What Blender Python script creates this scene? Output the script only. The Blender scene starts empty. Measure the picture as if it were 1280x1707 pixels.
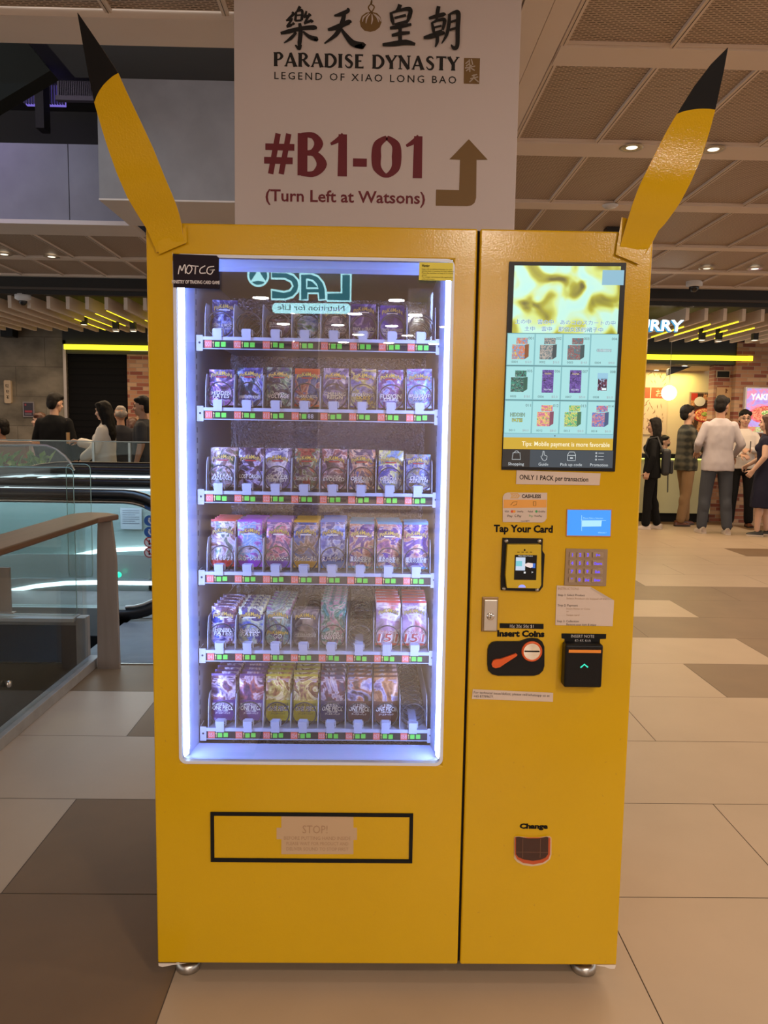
import bpy, bmesh, math, random
from math import pi, sin, cos, radians as R
from mathutils import Vector, Matrix

scene = bpy.context.scene
COL = scene.collection
rnd = random.Random(11)

# ------------------------------------------------------------------ camera
FPX = 1307.57                      # focal length in photo pixels (frame 1280 x 1707)
CAM = Vector((0.5209, -1.8450, 1.4050))
YAW, PITCH, ROLL = 0.016123, -0.106978, 0.015648
_f = Vector((sin(YAW) * cos(PITCH), cos(YAW) * cos(PITCH), sin(PITCH)))
_r0 = Vector((cos(YAW), -sin(YAW), 0))
_u0 = _r0.cross(_f)
_r = _r0 * cos(ROLL) + _u0 * sin(ROLL)
_u = _u0 * cos(ROLL) - _r0 * sin(ROLL)
cam_data = bpy.data.cameras.new('camera')
cam_data.sensor_fit = 'VERTICAL'
cam_data.sensor_height = 24.0
cam_data.lens = 24.0 * FPX / 1707.0
cam_data.clip_start = 0.05
cam_data.clip_end = 100
cam = bpy.data.objects.new('camera', cam_data)
COL.objects.link(cam)
m = Matrix((_r, _u, -_f)).transposed().to_4x4()
m.translation = CAM
cam.matrix_world = m
scene.camera = cam

def ray(px, py):
    return _f + _r * ((px - 640) / FPX) - _u * ((py - 853.5) / FPX)
def on_y(px, py, y=0.0):           # photo point -> (x, z) on a wall plane at depth y
    d = ray(px, py); t = (y - CAM.y) / d.y
    p = CAM + d * t
    return p.x, p.z
def on_z(px, py, z=0.0):           # photo point -> (x, y) on a level plane
    d = ray(px, py); t = (z - CAM.z) / d.z
    p = CAM + d * t
    return p.x, p.y

# ------------------------------------------------------------------ view, world
vs = scene.view_settings
vs.view_transform = 'Standard'
vs.look = 'None'
vs.gamma = 1.0
vs.exposure = 0.12
scene.cycles.max_bounces = 10
scene.cycles.transparent_max_bounces = 24
scene.cycles.caustics_reflective = False
scene.cycles.caustics_refractive = False
scene.cycles.sample_clamp_indirect = 6.0
scene.cycles.use_denoising = True
world = bpy.data.worlds.new('world')
scene.world = world
world.use_nodes = True
world.node_tree.nodes['Background'].inputs[0].default_value = (1.0, 0.94, 0.88, 1)
world.node_tree.nodes['Background'].inputs[1].default_value = 0.88

# ------------------------------------------------------------------ lights of the ceiling, and fill lamps added in its opening
def area(name, loc, size, power, col, rot=(0, 0, 0), shape='RECTANGLE', spread=pi):
    d = bpy.data.lights.new(name, 'AREA')
    d.shape = shape
    d.size = size[0]
    if shape == 'RECTANGLE':
        d.size_y = size[1]
    d.energy = power
    d.color = col
    d.spread = spread
    o = bpy.data.objects.new(name, d)
    o.location = loc
    o.rotation_euler = rot
    COL.objects.link(o)
    return o
WARM = (1.0, 0.72, 0.45)
NEUT = (1.0, 0.85, 0.72)
COOL = (0.66, 0.82, 1.0)
for x_, y_, p_ in ((-0.45, -2.7, 9), (1.95, -2.7, 36), (1.3, -4.2, 42), (2.6, -4.0, 40), (2.8, -0.6, 14)):
    area('ceiling_light_front', (x_, y_, 2.95), (0.24, 0.24), p_, NEUT, shape='DISK')
area('ceiling_light_hall', (3.7, 3.4, 2.93), (3.4, 4.5), 100, WARM)
area('ceiling_light_far', (4.9, 8.6, 2.58), (4.0, 1.6), 95, WARM)
area('ceiling_light_far_west', (-3.0, 8.6, 2.58), (3.4, 1.4), 72, WARM)
area('strip_lamp_light', (-0.9, 1.72, 3.12), (1.6, 0.10), 9, (0.86, 0.86, 1.0), rot=(R(108), 0, 0))
area('violet_wall_fill', (-2.9, 3.9, 3.9), (0.7, 0.5), 5, (0.55, 0.45, 1.0), rot=(R(70), 0, 0))  # fill lamp added before the blue-grey wall to tint it violet
area('void_cool_fill', (-0.9, 2.75, 3.25), (2.2, 2.0), 20, (0.34, 0.60, 1.0), spread=R(78))  # cool fill lamp added in the opening to tint the floor below
area('void_wall_fill', (-1.9, 2.6, 4.2), (1.2, 1.2), 26, COOL)  # fill lamp added high in the opening to brighten its concrete
for s_, x_ in ((1, 0.078), (-1, 0.687)):                   # the display's own two light strips
    area('display_strip_light', (x_, 0.036, 1.187), (0.03, 1.17), 4.8, (0.30, 0.42, 1.0), rot=(R(90), 0, R(-s_ * 48)))
area('escalator_glow', (-2.6, 5.0, 0.80), (2.4, 1.6), 36, COOL)

# ------------------------------------------------------------------ materials
def lin(c):
    return tuple(((v / 255) / 12.92 if v / 255 <= 0.04045 else ((v / 255 + 0.055) / 1.055) ** 2.4) for v in c)
_mats = {}
def mat(name, col=(0.5, 0.5, 0.5), rough=0.5, metal=0.0, emit=None, es=1.0, spec=0.5, coat=0.0):
    if name in _mats:
        return _mats[name]
    m = bpy.data.materials.new(name)
    m.use_nodes = True
    b = m.node_tree.nodes['Principled BSDF']
    b.inputs['Base Color'].default_value = (*col, 1)
    b.inputs['Roughness'].default_value = rough
    b.inputs['Metallic'].default_value = metal
    b.inputs['Specular IOR Level'].default_value = spec
    b.inputs['Coat Weight'].default_value = coat
    if emit:
        b.inputs['Emission Color'].default_value = (*emit, 1)
        b.inputs['Emission Strength'].default_value = es
    _mats[name] = m
    return m
def P(m):
    return m.node_tree.nodes['Principled BSDF']
def node(m, t, **kw):
    n = m.node_tree.nodes.new(t)
    for k, v in kw.items():
        setattr(n, k, v)
    return n
def link(m, a, b):
    m.node_tree.links.new(a, b)
def coords(m, kind='Object', scale=(1, 1, 1), loc=(0, 0, 0)):
    tc = node(m, 'ShaderNodeTexCoord')
    mp = node(m, 'ShaderNodeMapping')
    mp.inputs['Scale'].default_value = scale
    mp.inputs['Location'].default_value = loc
    link(m, tc.outputs[kind], mp.inputs['Vector'])
    return mp.outputs['Vector']
def noise(m, vec, scale, detail=3, rough=0.5, dist=0.0):
    n = node(m, 'ShaderNodeTexNoise')
    n.inputs['Scale'].default_value = scale
    n.inputs['Detail'].default_value = detail
    n.inputs['Roughness'].default_value = rough
    n.inputs['Distortion'].default_value = dist
    link(m, vec, n.inputs['Vector'])
    return n.outputs['Fac']
def ramp(m, fac, stops, interp='LINEAR'):
    r = node(m, 'ShaderNodeValToRGB')
    r.color_ramp.interpolation = interp
    el = r.color_ramp.elements
    while len(el) < len(stops):
        el.new(0.5)
    for e, (p, c) in zip(el, stops):
        e.position = p
        e.color = (*c, 1)
    link(m, fac, r.inputs['Fac'])
    return r.outputs['Color']
def bump(m, h, strength, dist=0.002):
    b = node(m, 'ShaderNodeBump')
    b.inputs['Strength'].default_value = strength
    b.inputs['Distance'].default_value = dist
    link(m, h, b.inputs['Height'])
    link(m, b.outputs['Normal'], P(m).inputs['Normal'])
def vary(name, c1, c2, scale, rough=0.5, metal=0.0, detail=4, bstr=0.0, bscale=None, sc=(1, 1, 1), spec=0.5, bd=0.002):
    if name in _mats:
        return _mats[name]
    m = mat(name, c1, rough, metal, spec=spec)
    v = coords(m, scale=sc)
    link(m, ramp(m, noise(m, v, scale, detail), [(0.3, c1), (0.7, c2)]), P(m).inputs['Base Color'])
    if bstr:
        bump(m, noise(m, v, bscale or scale, 2), bstr, bd)
    return m
def glass(name, tint=(0.95, 0.98, 0.97), ior=1.45, boost=1.0, rough=0.0):
    """thin clear sheet: lets light through, mirrors by its angle"""
    if name in _mats:
        return _mats[name]
    m = bpy.data.materials.new(name)
    m.use_nodes = True
    nt = m.node_tree
    nt.nodes.remove(nt.nodes['Principled BSDF'])
    out = nt.nodes['Material Output']
    tr = nt.nodes.new('ShaderNodeBsdfTransparent'); tr.inputs[0].default_value = (*tint, 1)
    gl = nt.nodes.new('ShaderNodeBsdfGlossy'); gl.inputs['Roughness'].default_value = rough
    fr = nt.nodes.new('ShaderNodeFresnel')
    ge = nt.nodes.new('ShaderNodeNewGeometry')
    io = nt.nodes.new('ShaderNodeMapRange')               # the same mirror strength on both faces of the sheet
    io.inputs['To Min'].default_value = ior
    io.inputs['To Max'].default_value = 1 / ior
    nt.links.new(ge.outputs['Backfacing'], io.inputs['Value'])
    nt.links.new(io.outputs[0], fr.inputs[0])
    mu = nt.nodes.new('ShaderNodeMath'); mu.operation = 'MULTIPLY'; mu.use_clamp = True
    mu.inputs[1].default_value = boost
    mx = nt.nodes.new('ShaderNodeMixShader')
    nt.links.new(fr.outputs[0], mu.inputs[0])
    nt.links.new(mu.outputs[0], mx.inputs[0])
    nt.links.new(tr.outputs[0], mx.inputs[1])
    nt.links.new(gl.outputs[0], mx.inputs[2])
    nt.links.new(mx.outputs[0], out.inputs[0])
    _mats[name] = m
    return m
def glow(name, col, s):
    return mat(name, (0.02, 0.02, 0.02), 0.5, emit=col, es=s)

# ------------------------------------------------------------------ mesh builder
_tcache = {}
def text_geo(s, bold=0.0, shear=0.0, spacing=1.0, res=2):
    """outline lettering -> (points, faces, x0, x1, y0, y1)"""
    k = (s, bold, shear, spacing, res)
    if k in _tcache:
        return _tcache[k]
    cu = bpy.data.curves.new('lettering', 'FONT')
    cu.body = s
    cu.size = 1.0
    cu.offset = bold
    cu.shear = shear
    cu.space_character = spacing
    cu.resolution_u = res
    ob = bpy.data.objects.new('lettering', cu)
    COL.objects.link(ob)
    dg = bpy.context.evaluated_depsgraph_get()
    me = bpy.data.meshes.new_from_object(ob.evaluated_get(dg))
    pts = [(v.co.x, v.co.y) for v in me.vertices]
    fs = [tuple(p.vertices) for p in me.polygons]
    bpy.data.objects.remove(ob)
    bpy.data.curves.remove(cu)
    bpy.data.meshes.remove(me)
    if pts:
        xs = [p[0] for p in pts]; ys = [p[1] for p in pts]
        g = (pts, fs, min(xs), max(xs), min(ys), max(ys))
    else:
        g = ([], [], 0, 1, 0, 1)
    _tcache[k] = g
    return g

class MB:
    def __init__(self):
        self.v, self.f, self.mi, self.mats, self.sm = [], [], [], [], []
    def m(self, mt):
        if mt not in self.mats:
            self.mats.append(mt)
        return self.mats.index(mt)
    def add(self, vs, fs, mt, smooth=False):
        o = len(self.v)
        self.v += [tuple(p) for p in vs]
        i = self.m(mt)
        for f in fs:
            self.f.append(tuple(a + o for a in f)); self.mi.append(i); self.sm.append(smooth)
        return self
    def poly(self, pts, mt):
        return self.add(pts, [tuple(range(len(pts)))], mt)
    def box(self, x0, x1, y0, y1, z0, z1, mt):
        vs = [(x, y, z) for x in (x0, x1) for y in (y0, y1) for z in (z0, z1)]
        return self.add(vs, [(0, 1, 3, 2), (4, 6, 7, 5), (0, 4, 5, 1), (2, 3, 7, 6), (0, 2, 6, 4), (1, 5, 7, 3)], mt)
    def prism(self, pts, y0, y1, mt, side=None, back=True):
        """outline of (x, z) drawn counter-clockwise as seen from -y, given depth y0..y1"""
        n = len(pts)
        a = sum(pts[i][0] * pts[(i + 1) % n][1] - pts[(i + 1) % n][0] * pts[i][1] for i in range(n))
        if a < 0:
            pts = pts[::-1]
        vs = [(p[0], y0, p[1]) for p in pts] + [(p[0], y1, p[1]) for p in pts]
        self.add(vs, [tuple(range(n))] + ([tuple(range(2 * n - 1, n - 1, -1))] if back else []), mt)
        self.add(vs, [(i, i + n, (i + 1) % n + n, (i + 1) % n) for i in range(n)], side or mt)
        return self
    def tube(self, pts, r, mt, n=8, closed=False, caps=True):
        pts = [Vector(p) for p in pts]
        k = len(pts)
        rs = r if isinstance(r, (list, tuple)) else [r] * k
        vs, fs = [], []
        up = Vector((0, 0, 1))
        prev = None
        for i, p in enumerate(pts):
            a = pts[i - 1] if (i or closed) else p
            b = pts[(i + 1) % k] if (i < k - 1 or closed) else p
            t = (b - a).normalized()
            if prev is None:
                s = t.cross(up)
                if s.length < 1e-3:
                    s = t.cross(Vector((1, 0, 0)))
            else:
                s = prev - t * prev.dot(t)
            s.normalize(); prev = s
            q = t.cross(s)
            for j in range(n):
                w = 2 * pi * j / n
                vs.append(p + s * (rs[i] * cos(w)) + q * (rs[i] * sin(w)))
        for i in range(k if closed else k - 1):
            for j in range(n):
                a0, a1 = i * n + j, i * n + (j + 1) % n
                b0, b1 = ((i + 1) % k) * n + j, ((i + 1) % k) * n + (j + 1) % n
                fs.append((a0, b0, b1, a1))
        self.add(vs, fs, mt, True)
        if caps and not closed:
            self.add(vs[:n], [tuple(range(n))], mt)
            self.add(vs[-n:], [tuple(range(n - 1, -1, -1))], mt)
        return self
    def lathe(self, prof, c, mt, axis='z', n=24, smooth=True, caps=True):
        """profile of (radius, height) turned about an axis through c"""
        vs, fs = [], []
        for r, h in prof:
            for j in range(n):
                w = 2 * pi * j / n
                a, b = r * cos(w), r * sin(w)
                q = {'z': (a, b, h), 'y': (a, h, b), 'x': (h, a, b)}[axis]
                vs.append((c[0] + q[0], c[1] + q[1], c[2] + q[2]))
        for i in range(len(prof) - 1):
            for j in range(n):
                fs.append((i * n + j, i * n + (j + 1) % n, (i + 1) * n + (j + 1) % n, (i + 1) * n + j))
        self.add(vs, fs, mt, smooth)
        if caps:
            self.add(vs[:n], [tuple(range(n - 1, -1, -1))], mt)
            self.add(vs[-n:], [tuple(range(n))], mt)
        return self
    def ball(self, c, r, mt, n=16, sx=1, sy=1, sz=1):
        prof = [(max(r * sin(pi * i / 10), 1e-4), -r * cos(pi * i / 10)) for i in range(11)]
        vs, fs = [], []
        for rr, h in prof:
            for j in range(n):
                w = 2 * pi * j / n
                vs.append((c[0] + rr * cos(w) * sx, c[1] + rr * sin(w) * sy, c[2] + h * sz))
        for i in range(10):
            for j in range(n):
                fs.append((i * n + j, i * n + (j + 1) % n, (i + 1) * n + (j + 1) % n, (i + 1) * n + j))
        return self.add(vs, fs, mt, True)
    def text(self, s, x, z, h, y, mt, w=None, align='c', bold=0.0, shear=0.0, spacing=1.0, frame=None, fit='cap', rot=0.0):
        """lettering facing -y; (x, z) is the middle (align c) or the start (l) of its base line, h its height, w its full width"""
        pts, fs, x0, x1, y0, y1 = text_geo(s, bold, shear, spacing)
        if not pts:
            return self
        ref = (y1 - y0) if fit == 'box' else 0.7
        k = h / ref
        kx = k if w is None else w / max(x1 - x0, 1e-6)
        ox = {'c': -(x0 + x1) / 2, 'l': -x0, 'r': -x1}[align]
        oy = -y0 if fit == 'box' else 0.0
        cr, sr = cos(rot), sin(rot)
        vs = []
        for a, b in pts:
            p, q = (a + ox) * kx, (b + oy) * k
            p, q = p * cr - q * sr, p * sr + q * cr
            vs.append((x + p, y, z + q) if frame is None else tuple(frame @ Vector((x + p, y, z + q))))
        return self.add(vs, fs, mt)
    def brush(self, pts, ws, y, mt, smooth=True):
        """a stroke of changing width in the x-z plane"""
        if smooth and len(pts) > 2:
            P2, W2 = [], []
            k = len(pts)
            for i in range(k - 1):
                p0, p1, p2, p3 = pts[max(i - 1, 0)], pts[i], pts[i + 1], pts[min(i + 2, k - 1)]
                for j in range(6):
                    t = j / 6
                    f = lambda a, b, c, d: 0.5 * (2 * b + (c - a) * t + (2 * a - 5 * b + 4 * c - d) * t * t + (3 * b - a - 3 * c + d) * t ** 3)
                    P2.append((f(p0[0], p1[0], p2[0], p3[0]), f(p0[1], p1[1], p2[1], p3[1])))
                    W2.append(ws[i] * (1 - t) + ws[i + 1] * t)
            P2.append(pts[-1]); W2.append(ws[-1])
            pts, ws = P2, W2
        L, Rr = [], []
        n = len(pts)
        for i in range(n):
            a, b = pts[max(i - 1, 0)], pts[min(i + 1, n - 1)]
            dx, dz = b[0] - a[0], b[1] - a[1]
            d = math.hypot(dx, dz) or 1
            nx, nz = -dz / d * ws[i] / 2, dx / d * ws[i] / 2
            L.append((pts[i][0] + nx, y, pts[i][1] + nz)); Rr.append((pts[i][0] - nx, y, pts[i][1] - nz))
        vs = L + Rr
        return self.add(vs, [(i, n + i, n + i + 1, i + 1) for i in range(n - 1)], mt)
    def disc(self, x, z, r, y, mt, n=24, a0=0, a1=2 * pi):
        return self.poly([(x + r * cos(a0 + (a1 - a0) * i / n), y, z + r * sin(a0 + (a1 - a0) * i / n)) for i in range(n)], mt)
    def ring(self, x, z, r0, r1, y, mt, n=28, a0=0.0, a1=2 * pi):
        vs = []
        full = abs(a1 - a0 - 2 * pi) < 1e-6
        for i in range(n + 1):
            a = a0 + (a1 - a0) * i / n
            vs += [(x + r0 * cos(a), y, z + r0 * sin(a)), (x + r1 * cos(a), y, z + r1 * sin(a))]
        return self.add(vs, [(2 * i, 2 * i + 1, 2 * i + 3, 2 * i + 2) for i in range(n)], mt)
    def rect(self, x0, x1, z0, z1, y, mt):
        return self.poly([(x0, y, z0), (x1, y, z0), (x1, y, z1), (x0, y, z1)], mt)
    def xf(self, mtx, start=0):
        self.v[start:] = [tuple(mtx @ Vector(p)) for p in self.v[start:]]
        return self
    def build(self, name, parent=None, bevel=0.0, segs=2, at=None, smooth=None):
        me = bpy.data.meshes.new(name)
        off = Vector((0, 0, 0))
        q = parent
        while q is not None:
            off += q.location; q = q.parent
        base = Vector(at) if at is not None else None
        sub = off if base is None else base
        me.from_pydata([(a - sub.x, b - sub.y, c - sub.z) for a, b, c in self.v], [], self.f)
        for mt in self.mats:
            me.materials.append(mt)
        me.polygons.foreach_set('material_index', self.mi)
        me.polygons.foreach_set('use_smooth', [bool(smooth) if smooth is not None else s for s in self.sm])
        me.update()
        o = bpy.data.objects.new(name, me)
        COL.objects.link(o)
        if base is not None:
            o.location = base - off
        if parent is not None:
            o.parent = parent
        if bevel:
            b = o.modifiers.new('edge', 'BEVEL')
            b.width = bevel; b.segments = segs; b.limit_method = 'ANGLE'; b.angle_limit = R(40)
            b.harden_normals = False
        return o

def tag(o, label=None, cat=None, group=None, kind=None):
    if label: o['label'] = label
    if cat: o['category'] = cat
    if group: o['group'] = group
    if kind: o['kind'] = kind
    return o
def thing(name, loc, label, cat, group=None):
    o = bpy.data.objects.new(name, None)
    o.empty_display_size = 0.1
    o.location = loc
    COL.objects.link(o)
    return tag(o, label, cat, group)
def struct(mb, name, bevel=0.0):
    return tag(mb.build(name, bevel=bevel), kind='structure')
def rrect(x0, x1, z0, z1, r, n=5):
    pts = []
    for cx, cz, a in ((x1 - r, z1 - r, 0), (x0 + r, z1 - r, pi / 2), (x0 + r, z0 + r, pi), (x1 - r, z0 + r, 1.5 * pi)):
        for i in range(n + 1):
            w = a + pi / 2 * i / n
            pts.append((cx + r * cos(w), cz + r * sin(w)))
    return pts
def px_y(pts, y=0.0):
    return [on_y(a, b, y) for a, b in pts]

# ------------------------------------------------------------------ common materials
def yellow_film():
    m = mat('yellow_film', (0.605, 0.362, 0.004), 0.15, spec=0.45)
    v = coords(m)
    bump(m, noise(m, v, 230, 2, 0.6), 0.16, 0.0012)
    c = ramp(m, noise(m, v, 3.0, 3), [(0.3, (0.59, 0.352, 0.004)), (0.7, (0.62, 0.372, 0.005))])
    link(m, c, P(m).inputs['Base Color'])
    return m
YEL = yellow_film()
def ear_film():
    m = YEL.copy()
    m.name = 'ear_film'
    for n in m.node_tree.nodes:
        if n.type == 'BUMP':
            n.inputs['Strength'].default_value = 0.30
    P(m).inputs['Roughness'].default_value = 0.12
    return m
EARF = ear_film()
BLK = mat('black_plastic', (0.005, 0.005, 0.006), 0.35, spec=0.25)
BLKM = mat('black_matte', (0.007, 0.007, 0.007), 0.7, spec=0.2)
INK = mat('black_ink', (0.006, 0.005, 0.005), 0.7, spec=0.15)
WHT = mat('white_enamel', (0.72, 0.74, 0.78), 0.4)
STEEL = mat('steel', (0.55, 0.53, 0.50), 0.32, 1.0)
CHROME = mat('chrome', (0.8, 0.78, 0.74), 0.12, 1.0)
PAPER = mat('paper', (0.62, 0.50, 0.42), 0.8)
ORANGE = mat('orange_plastic', (0.70, 0.10, 0.015), 0.35)
CREAM = vary('cream_paint', (0.78, 0.67, 0.58), (0.82, 0.71, 0.62), 2.0, 0.55)
# ================================================================== THE HALL
# ---- floor of large rectangular tiles, pale and brown, with dark joints
TL = vary('tile_pale', (0.425, 0.318, 0.218), (0.46, 0.346, 0.24), 3.5, 0.42, detail=6, bstr=0.03, bscale=60)
TB = vary('tile_brown', (0.165, 0.098, 0.047), (0.20, 0.120, 0.058), 3.5, 0.45, detail=6, bstr=0.03, bscale=60)
JOINT = mat('joint_dark', (0.10, 0.072, 0.05), 0.8)
FX, FY, TS = 0.03, 0.386, 0.602
def brown(i, j):
    """column i (x = FX + i*TS), row j (y = FY + j*TS)"""
    if j == -1: return i < 0
    if j == 0: return -1 <= i < 0
    if j == 1: return False
    if j == 2: return -1 <= i < 1
    if j == 3: return i >= 4 or -3 <= i < 1
    table = { 5: (-99, 99), 6: (5, 99), 7: (4, 99), 8: (-3, 5), 9: (-3, 5), 10: (-2, 5), 12: (-2, 5), 13: (-2, 6)}
    if j == 4: return i >= 5
    if j == 5: return i >= 3
    if j in table:
        a, b = table[j]
        return a <= i < b
    if j < -1: return (i // 3 + j) % 4 == 0
    return (i // 2 + j) % 5 == 0
mb = MB()
JG = 0.0016
def floor_here(i, j):
    x, y = FX + (i + 0.5) * TS, FY + (j + 0.5) * TS
    if x < -1.12 and 0.0 < y < 2.6: return False
    if x < -1.0 and 2.6 <= y < 6.5: return False
    return True
for j in range(-24, 20):
    i = -14
    off = (j + 1) % 2
    while i < 18:
        n = 2 if (i + off) % 2 == 0 and brown(i, j) == brown(i + 1, j) and floor_here(i, j) and floor_here(i + 1, j) else 1
        if floor_here(i, j):
            x0, x1 = FX + i * TS, FX + (i + n) * TS
            y0, y1 = FY + j * TS, FY + (j + 1) * TS
            x0 = max(x0, -1.12) if (0.0 < y0 + 0.3 < 2.6 and x0 < -1.12 < x1) else x0
            mb.add([(x0 + JG, y0 + JG, 0), (x1 - JG, y0 + JG, 0), (x1 - JG, y1 - JG, 0), (x0 + JG, y1 - JG, 0)], [(0, 1, 2, 3)], TB if brown(i, j) else TL)
        i += n
gx0, gx1 = FX - 14 * TS, FX + 18 * TS
for x0, x1, y0, y1 in ((-1.13, gx1, -14.1, 12.4), (gx0, -1.13, -14.1, 0.0), (gx0, -1.13, 6.5, 12.4)):
    mb.add([(x0, y0, -0.0015), (x1, y0, -0.0015), (x1, y1, -0.0015), (x0, y1, -0.0015)], [(0, 1, 2, 3)], JOINT)
struct(mb, 'floor')

# ---- ceiling: expanded-metal panels between cream rails
CZ = 3.0
MESH = mat('expanded_metal', (0.20, 0.145, 0.10), 0.5, 0.0)
v = coords(MESH, 'Object', (1, 1, 1))
br = node(MESH, 'ShaderNodeTexBrick')
br.inputs['Scale'].default_value = 1.0
br.inputs['Brick Width'].default_value = 0.034
br.inputs['Row Height'].default_value = 0.013
br.inputs['Mortar Size'].default_value = 0.0045
br.inputs['Mortar Smooth'].default_value = 0.25
br.inputs['Color1'].default_value = (0.085, 0.056, 0.038, 1)
br.inputs['Color2'].default_value = (0.11, 0.072, 0.048, 1)
br.inputs['Mortar'].default_value = (0.55, 0.43, 0.33, 1)
link(MESH, v, br.inputs['Vector'])
link(MESH, br.outputs['Color'], P(MESH).inputs['Base Color'])
PW, PH = 0.452, 1.14
def ceil_field(mbx, x0, x1, y0, y1, rails, z=CZ, phase=1.285):
    """rails: y-bands (a, b) of cream beams across; panel rails every PW"""
    mbx.add([(x0, y0, z), (x1, y0, z), (x1, y1, z), (x0, y1, z)], [(3, 2, 1, 0)], MESH)
    for a, b in rails:
        mbx.box(x0, x1, a, b, z - 0.022, z - 0.001, CREAM)
        mbx.box(x0, x1, a - 0.012, a - 0.004, z - 0.014, z - 0.001, CREAM)
        mbx.box(x0, x1, b + 0.004, b + 0.012, z - 0.014, z - 0.001, CREAM)
    k0 = math.ceil((x0 - phase) / PW)
    k = k0
    while phase + k * PW < x1:
        x = phase + k * PW
        mbx.box(x - 0.0135, x + 0.0135, y0, y1, z - 0.016, z - 0.001, CREAM)
        mbx.box(x - 0.0007, x + 0.0007, y0, y1, z - 0.018, z - 0.016, BLKM)
        k += 1
mb = MB()
RY = [(1.565, 1.735), (2.655, 2.860), (3.800, 3.955), (5.030, 5.140), (6.05, 6.16), (6.88, 6.97)]
ceil_field(mb, 1.275, 9.0, -1.0, 6.97, [(0.46, 0.62)] + RY)
ceil_field(mb, -6.0, 0.93, -1.0, 1.395, [(0.30, 0.46)], phase=1.285)
ceil_field(mb, -8.0, -0.5, 5.06, 6.97, [(5.965, 6.065), (6.90, 6.97)], phase=-1.03)
ceil_field(mb, -0.5, 1.275, 4.70, 6.97, [(5.965, 6.065), (6.90, 6.97)], phase=-1.03)
# behind the camera: plain plaster
PLAS = mat('plaster_taupe', (0.82, 0.72, 0.66), 0.8)
mb.add([(-8, -14, CZ), (9, -14, CZ), (9, -1, CZ), (-8, -1, CZ)], [(3, 2, 1, 0)], PLAS)
struct(mb, 'ceiling')
# long beam running away beside the opening, with its two dark slots
mb = MB()
mb.box(0.935, 1.050, -1.0, 4.70, CZ - 0.030, CZ + 0.15, CREAM)
mb.box(1.058, 1.165, -1.0, 4.70, CZ - 0.030, CZ + 0.02, CREAM)
mb.box(1.170, 1.262, -1.0, 4.70, CZ - 0.024, CZ + 0.02, CREAM)
mb.box(0.94, 1.27, -1.0, 4.70, CZ + 0.0, CZ + 0.03, BLKM)
struct(mb, 'ceiling_beam_east')
# the opening to the floor above
CONC = vary('concrete_grey', (0.30, 0.28, 0.27), (0.36, 0.335, 0.325), 5, 0.7, detail=8, bstr=0.08, bscale=30)
CONB = vary('concrete_blue_grey', (0.27, 0.26, 0.28), (0.32, 0.31, 0.33), 4, 0.7, detail=8)
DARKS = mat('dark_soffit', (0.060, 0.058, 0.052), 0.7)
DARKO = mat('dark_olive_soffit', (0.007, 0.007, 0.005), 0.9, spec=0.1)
mb = MB()
mb.box(-8.0, 0.935, 1.400, 1.625, CZ - 0.03, CZ + 0.30, CREAM)
struct(mb, 'ceiling_beam_south')
mb = MB()
mb.box(-1.45, 1.27, 3.985, 4.69, CZ, 3.83, CONC)
mb.box(-1.452, 1.27, 3.98, 4.70, CZ - 0.012, CZ, CREAM)
struct(mb, 'ceiling_bulkhead')
mb = MB()
mb.box(-8, -1.95, 4.74, 4.90, CZ, 3.62, CONB)
mb.box(-1.943, -1.45, 4.74, 4.90, CZ, 3.62, CONB)
mb.box(-8, -1.43, 4.69, 5.06, CZ - 0.014, CZ + 0.02, CREAM)
struct(mb, 'wall_void_north')
mb = MB()
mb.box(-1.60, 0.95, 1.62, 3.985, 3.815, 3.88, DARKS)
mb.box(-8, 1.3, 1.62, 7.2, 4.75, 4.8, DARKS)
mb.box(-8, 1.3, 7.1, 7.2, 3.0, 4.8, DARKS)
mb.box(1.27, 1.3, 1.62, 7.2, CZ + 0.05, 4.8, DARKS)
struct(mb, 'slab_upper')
# sloped underside of the escalator on the floor above
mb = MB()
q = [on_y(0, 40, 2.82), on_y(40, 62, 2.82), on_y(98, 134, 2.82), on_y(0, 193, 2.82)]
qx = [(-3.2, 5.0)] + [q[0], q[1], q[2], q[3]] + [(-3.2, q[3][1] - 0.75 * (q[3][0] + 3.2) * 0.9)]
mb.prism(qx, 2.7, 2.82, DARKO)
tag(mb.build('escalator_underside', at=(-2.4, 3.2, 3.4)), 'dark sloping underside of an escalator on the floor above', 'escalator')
# purple-lit window and grey louvre high in the opening
mb = MB()
a, b = on_y(42, 141, 6.2), on_y(108, 176, 6.2)
mb.box(a[0], b[0], 6.2, 6.24, b[1], a[1], glow('violet_window', (0.30, 0.22, 0.95), 0.55))
w = mb.build('window_1'); tag(w, kind='structure')
mb = MB()
for k in range(16):
    x = a[0] + (b[0] - a[0]) * k / 15
    mb.box(x - 0.006, x + 0.006, 6.16, 6.19, b[1], a[1], mat('violet_bar', (0.20, 0.18, 0.30), 0.6))
x = on_y(70, 150, 6.0)[0]
mb.box(x - 0.05, x + 0.03, 5.95, 6.10, b[1] - 0.3, a[1] + 0.3, DARKS)
mb.build('window_bars', w)
mb = MB()
a, b = on_y(98, 136, 5.9), on_y(160, 163, 5.9)
LOU = mat('louvre_grey', (0.24, 0.22, 0.24), 0.6)
for k in range(20):
    x = a[0] + (b[0] - a[0]) * (k + 0.5) / 20
    mb.box(x - 0.018, x + 0.008, 5.88, 5.92, b[1], a[1], LOU)
mb.box(a[0] - 0.02, b[0], 5.92, 5.95, b[1] - 0.02, a[1] + 0.02, DARKS)
mb.box(a[0] - 0.02, b[0], 5.86, 5.92, b[1] - 0.04, b[1], LOU)
tag(mb.build('louvre_grille', at=(a[0], 5.9, a[1])), 'grey louvre grille high in the ceiling opening beside the violet window', 'grille')
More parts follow.
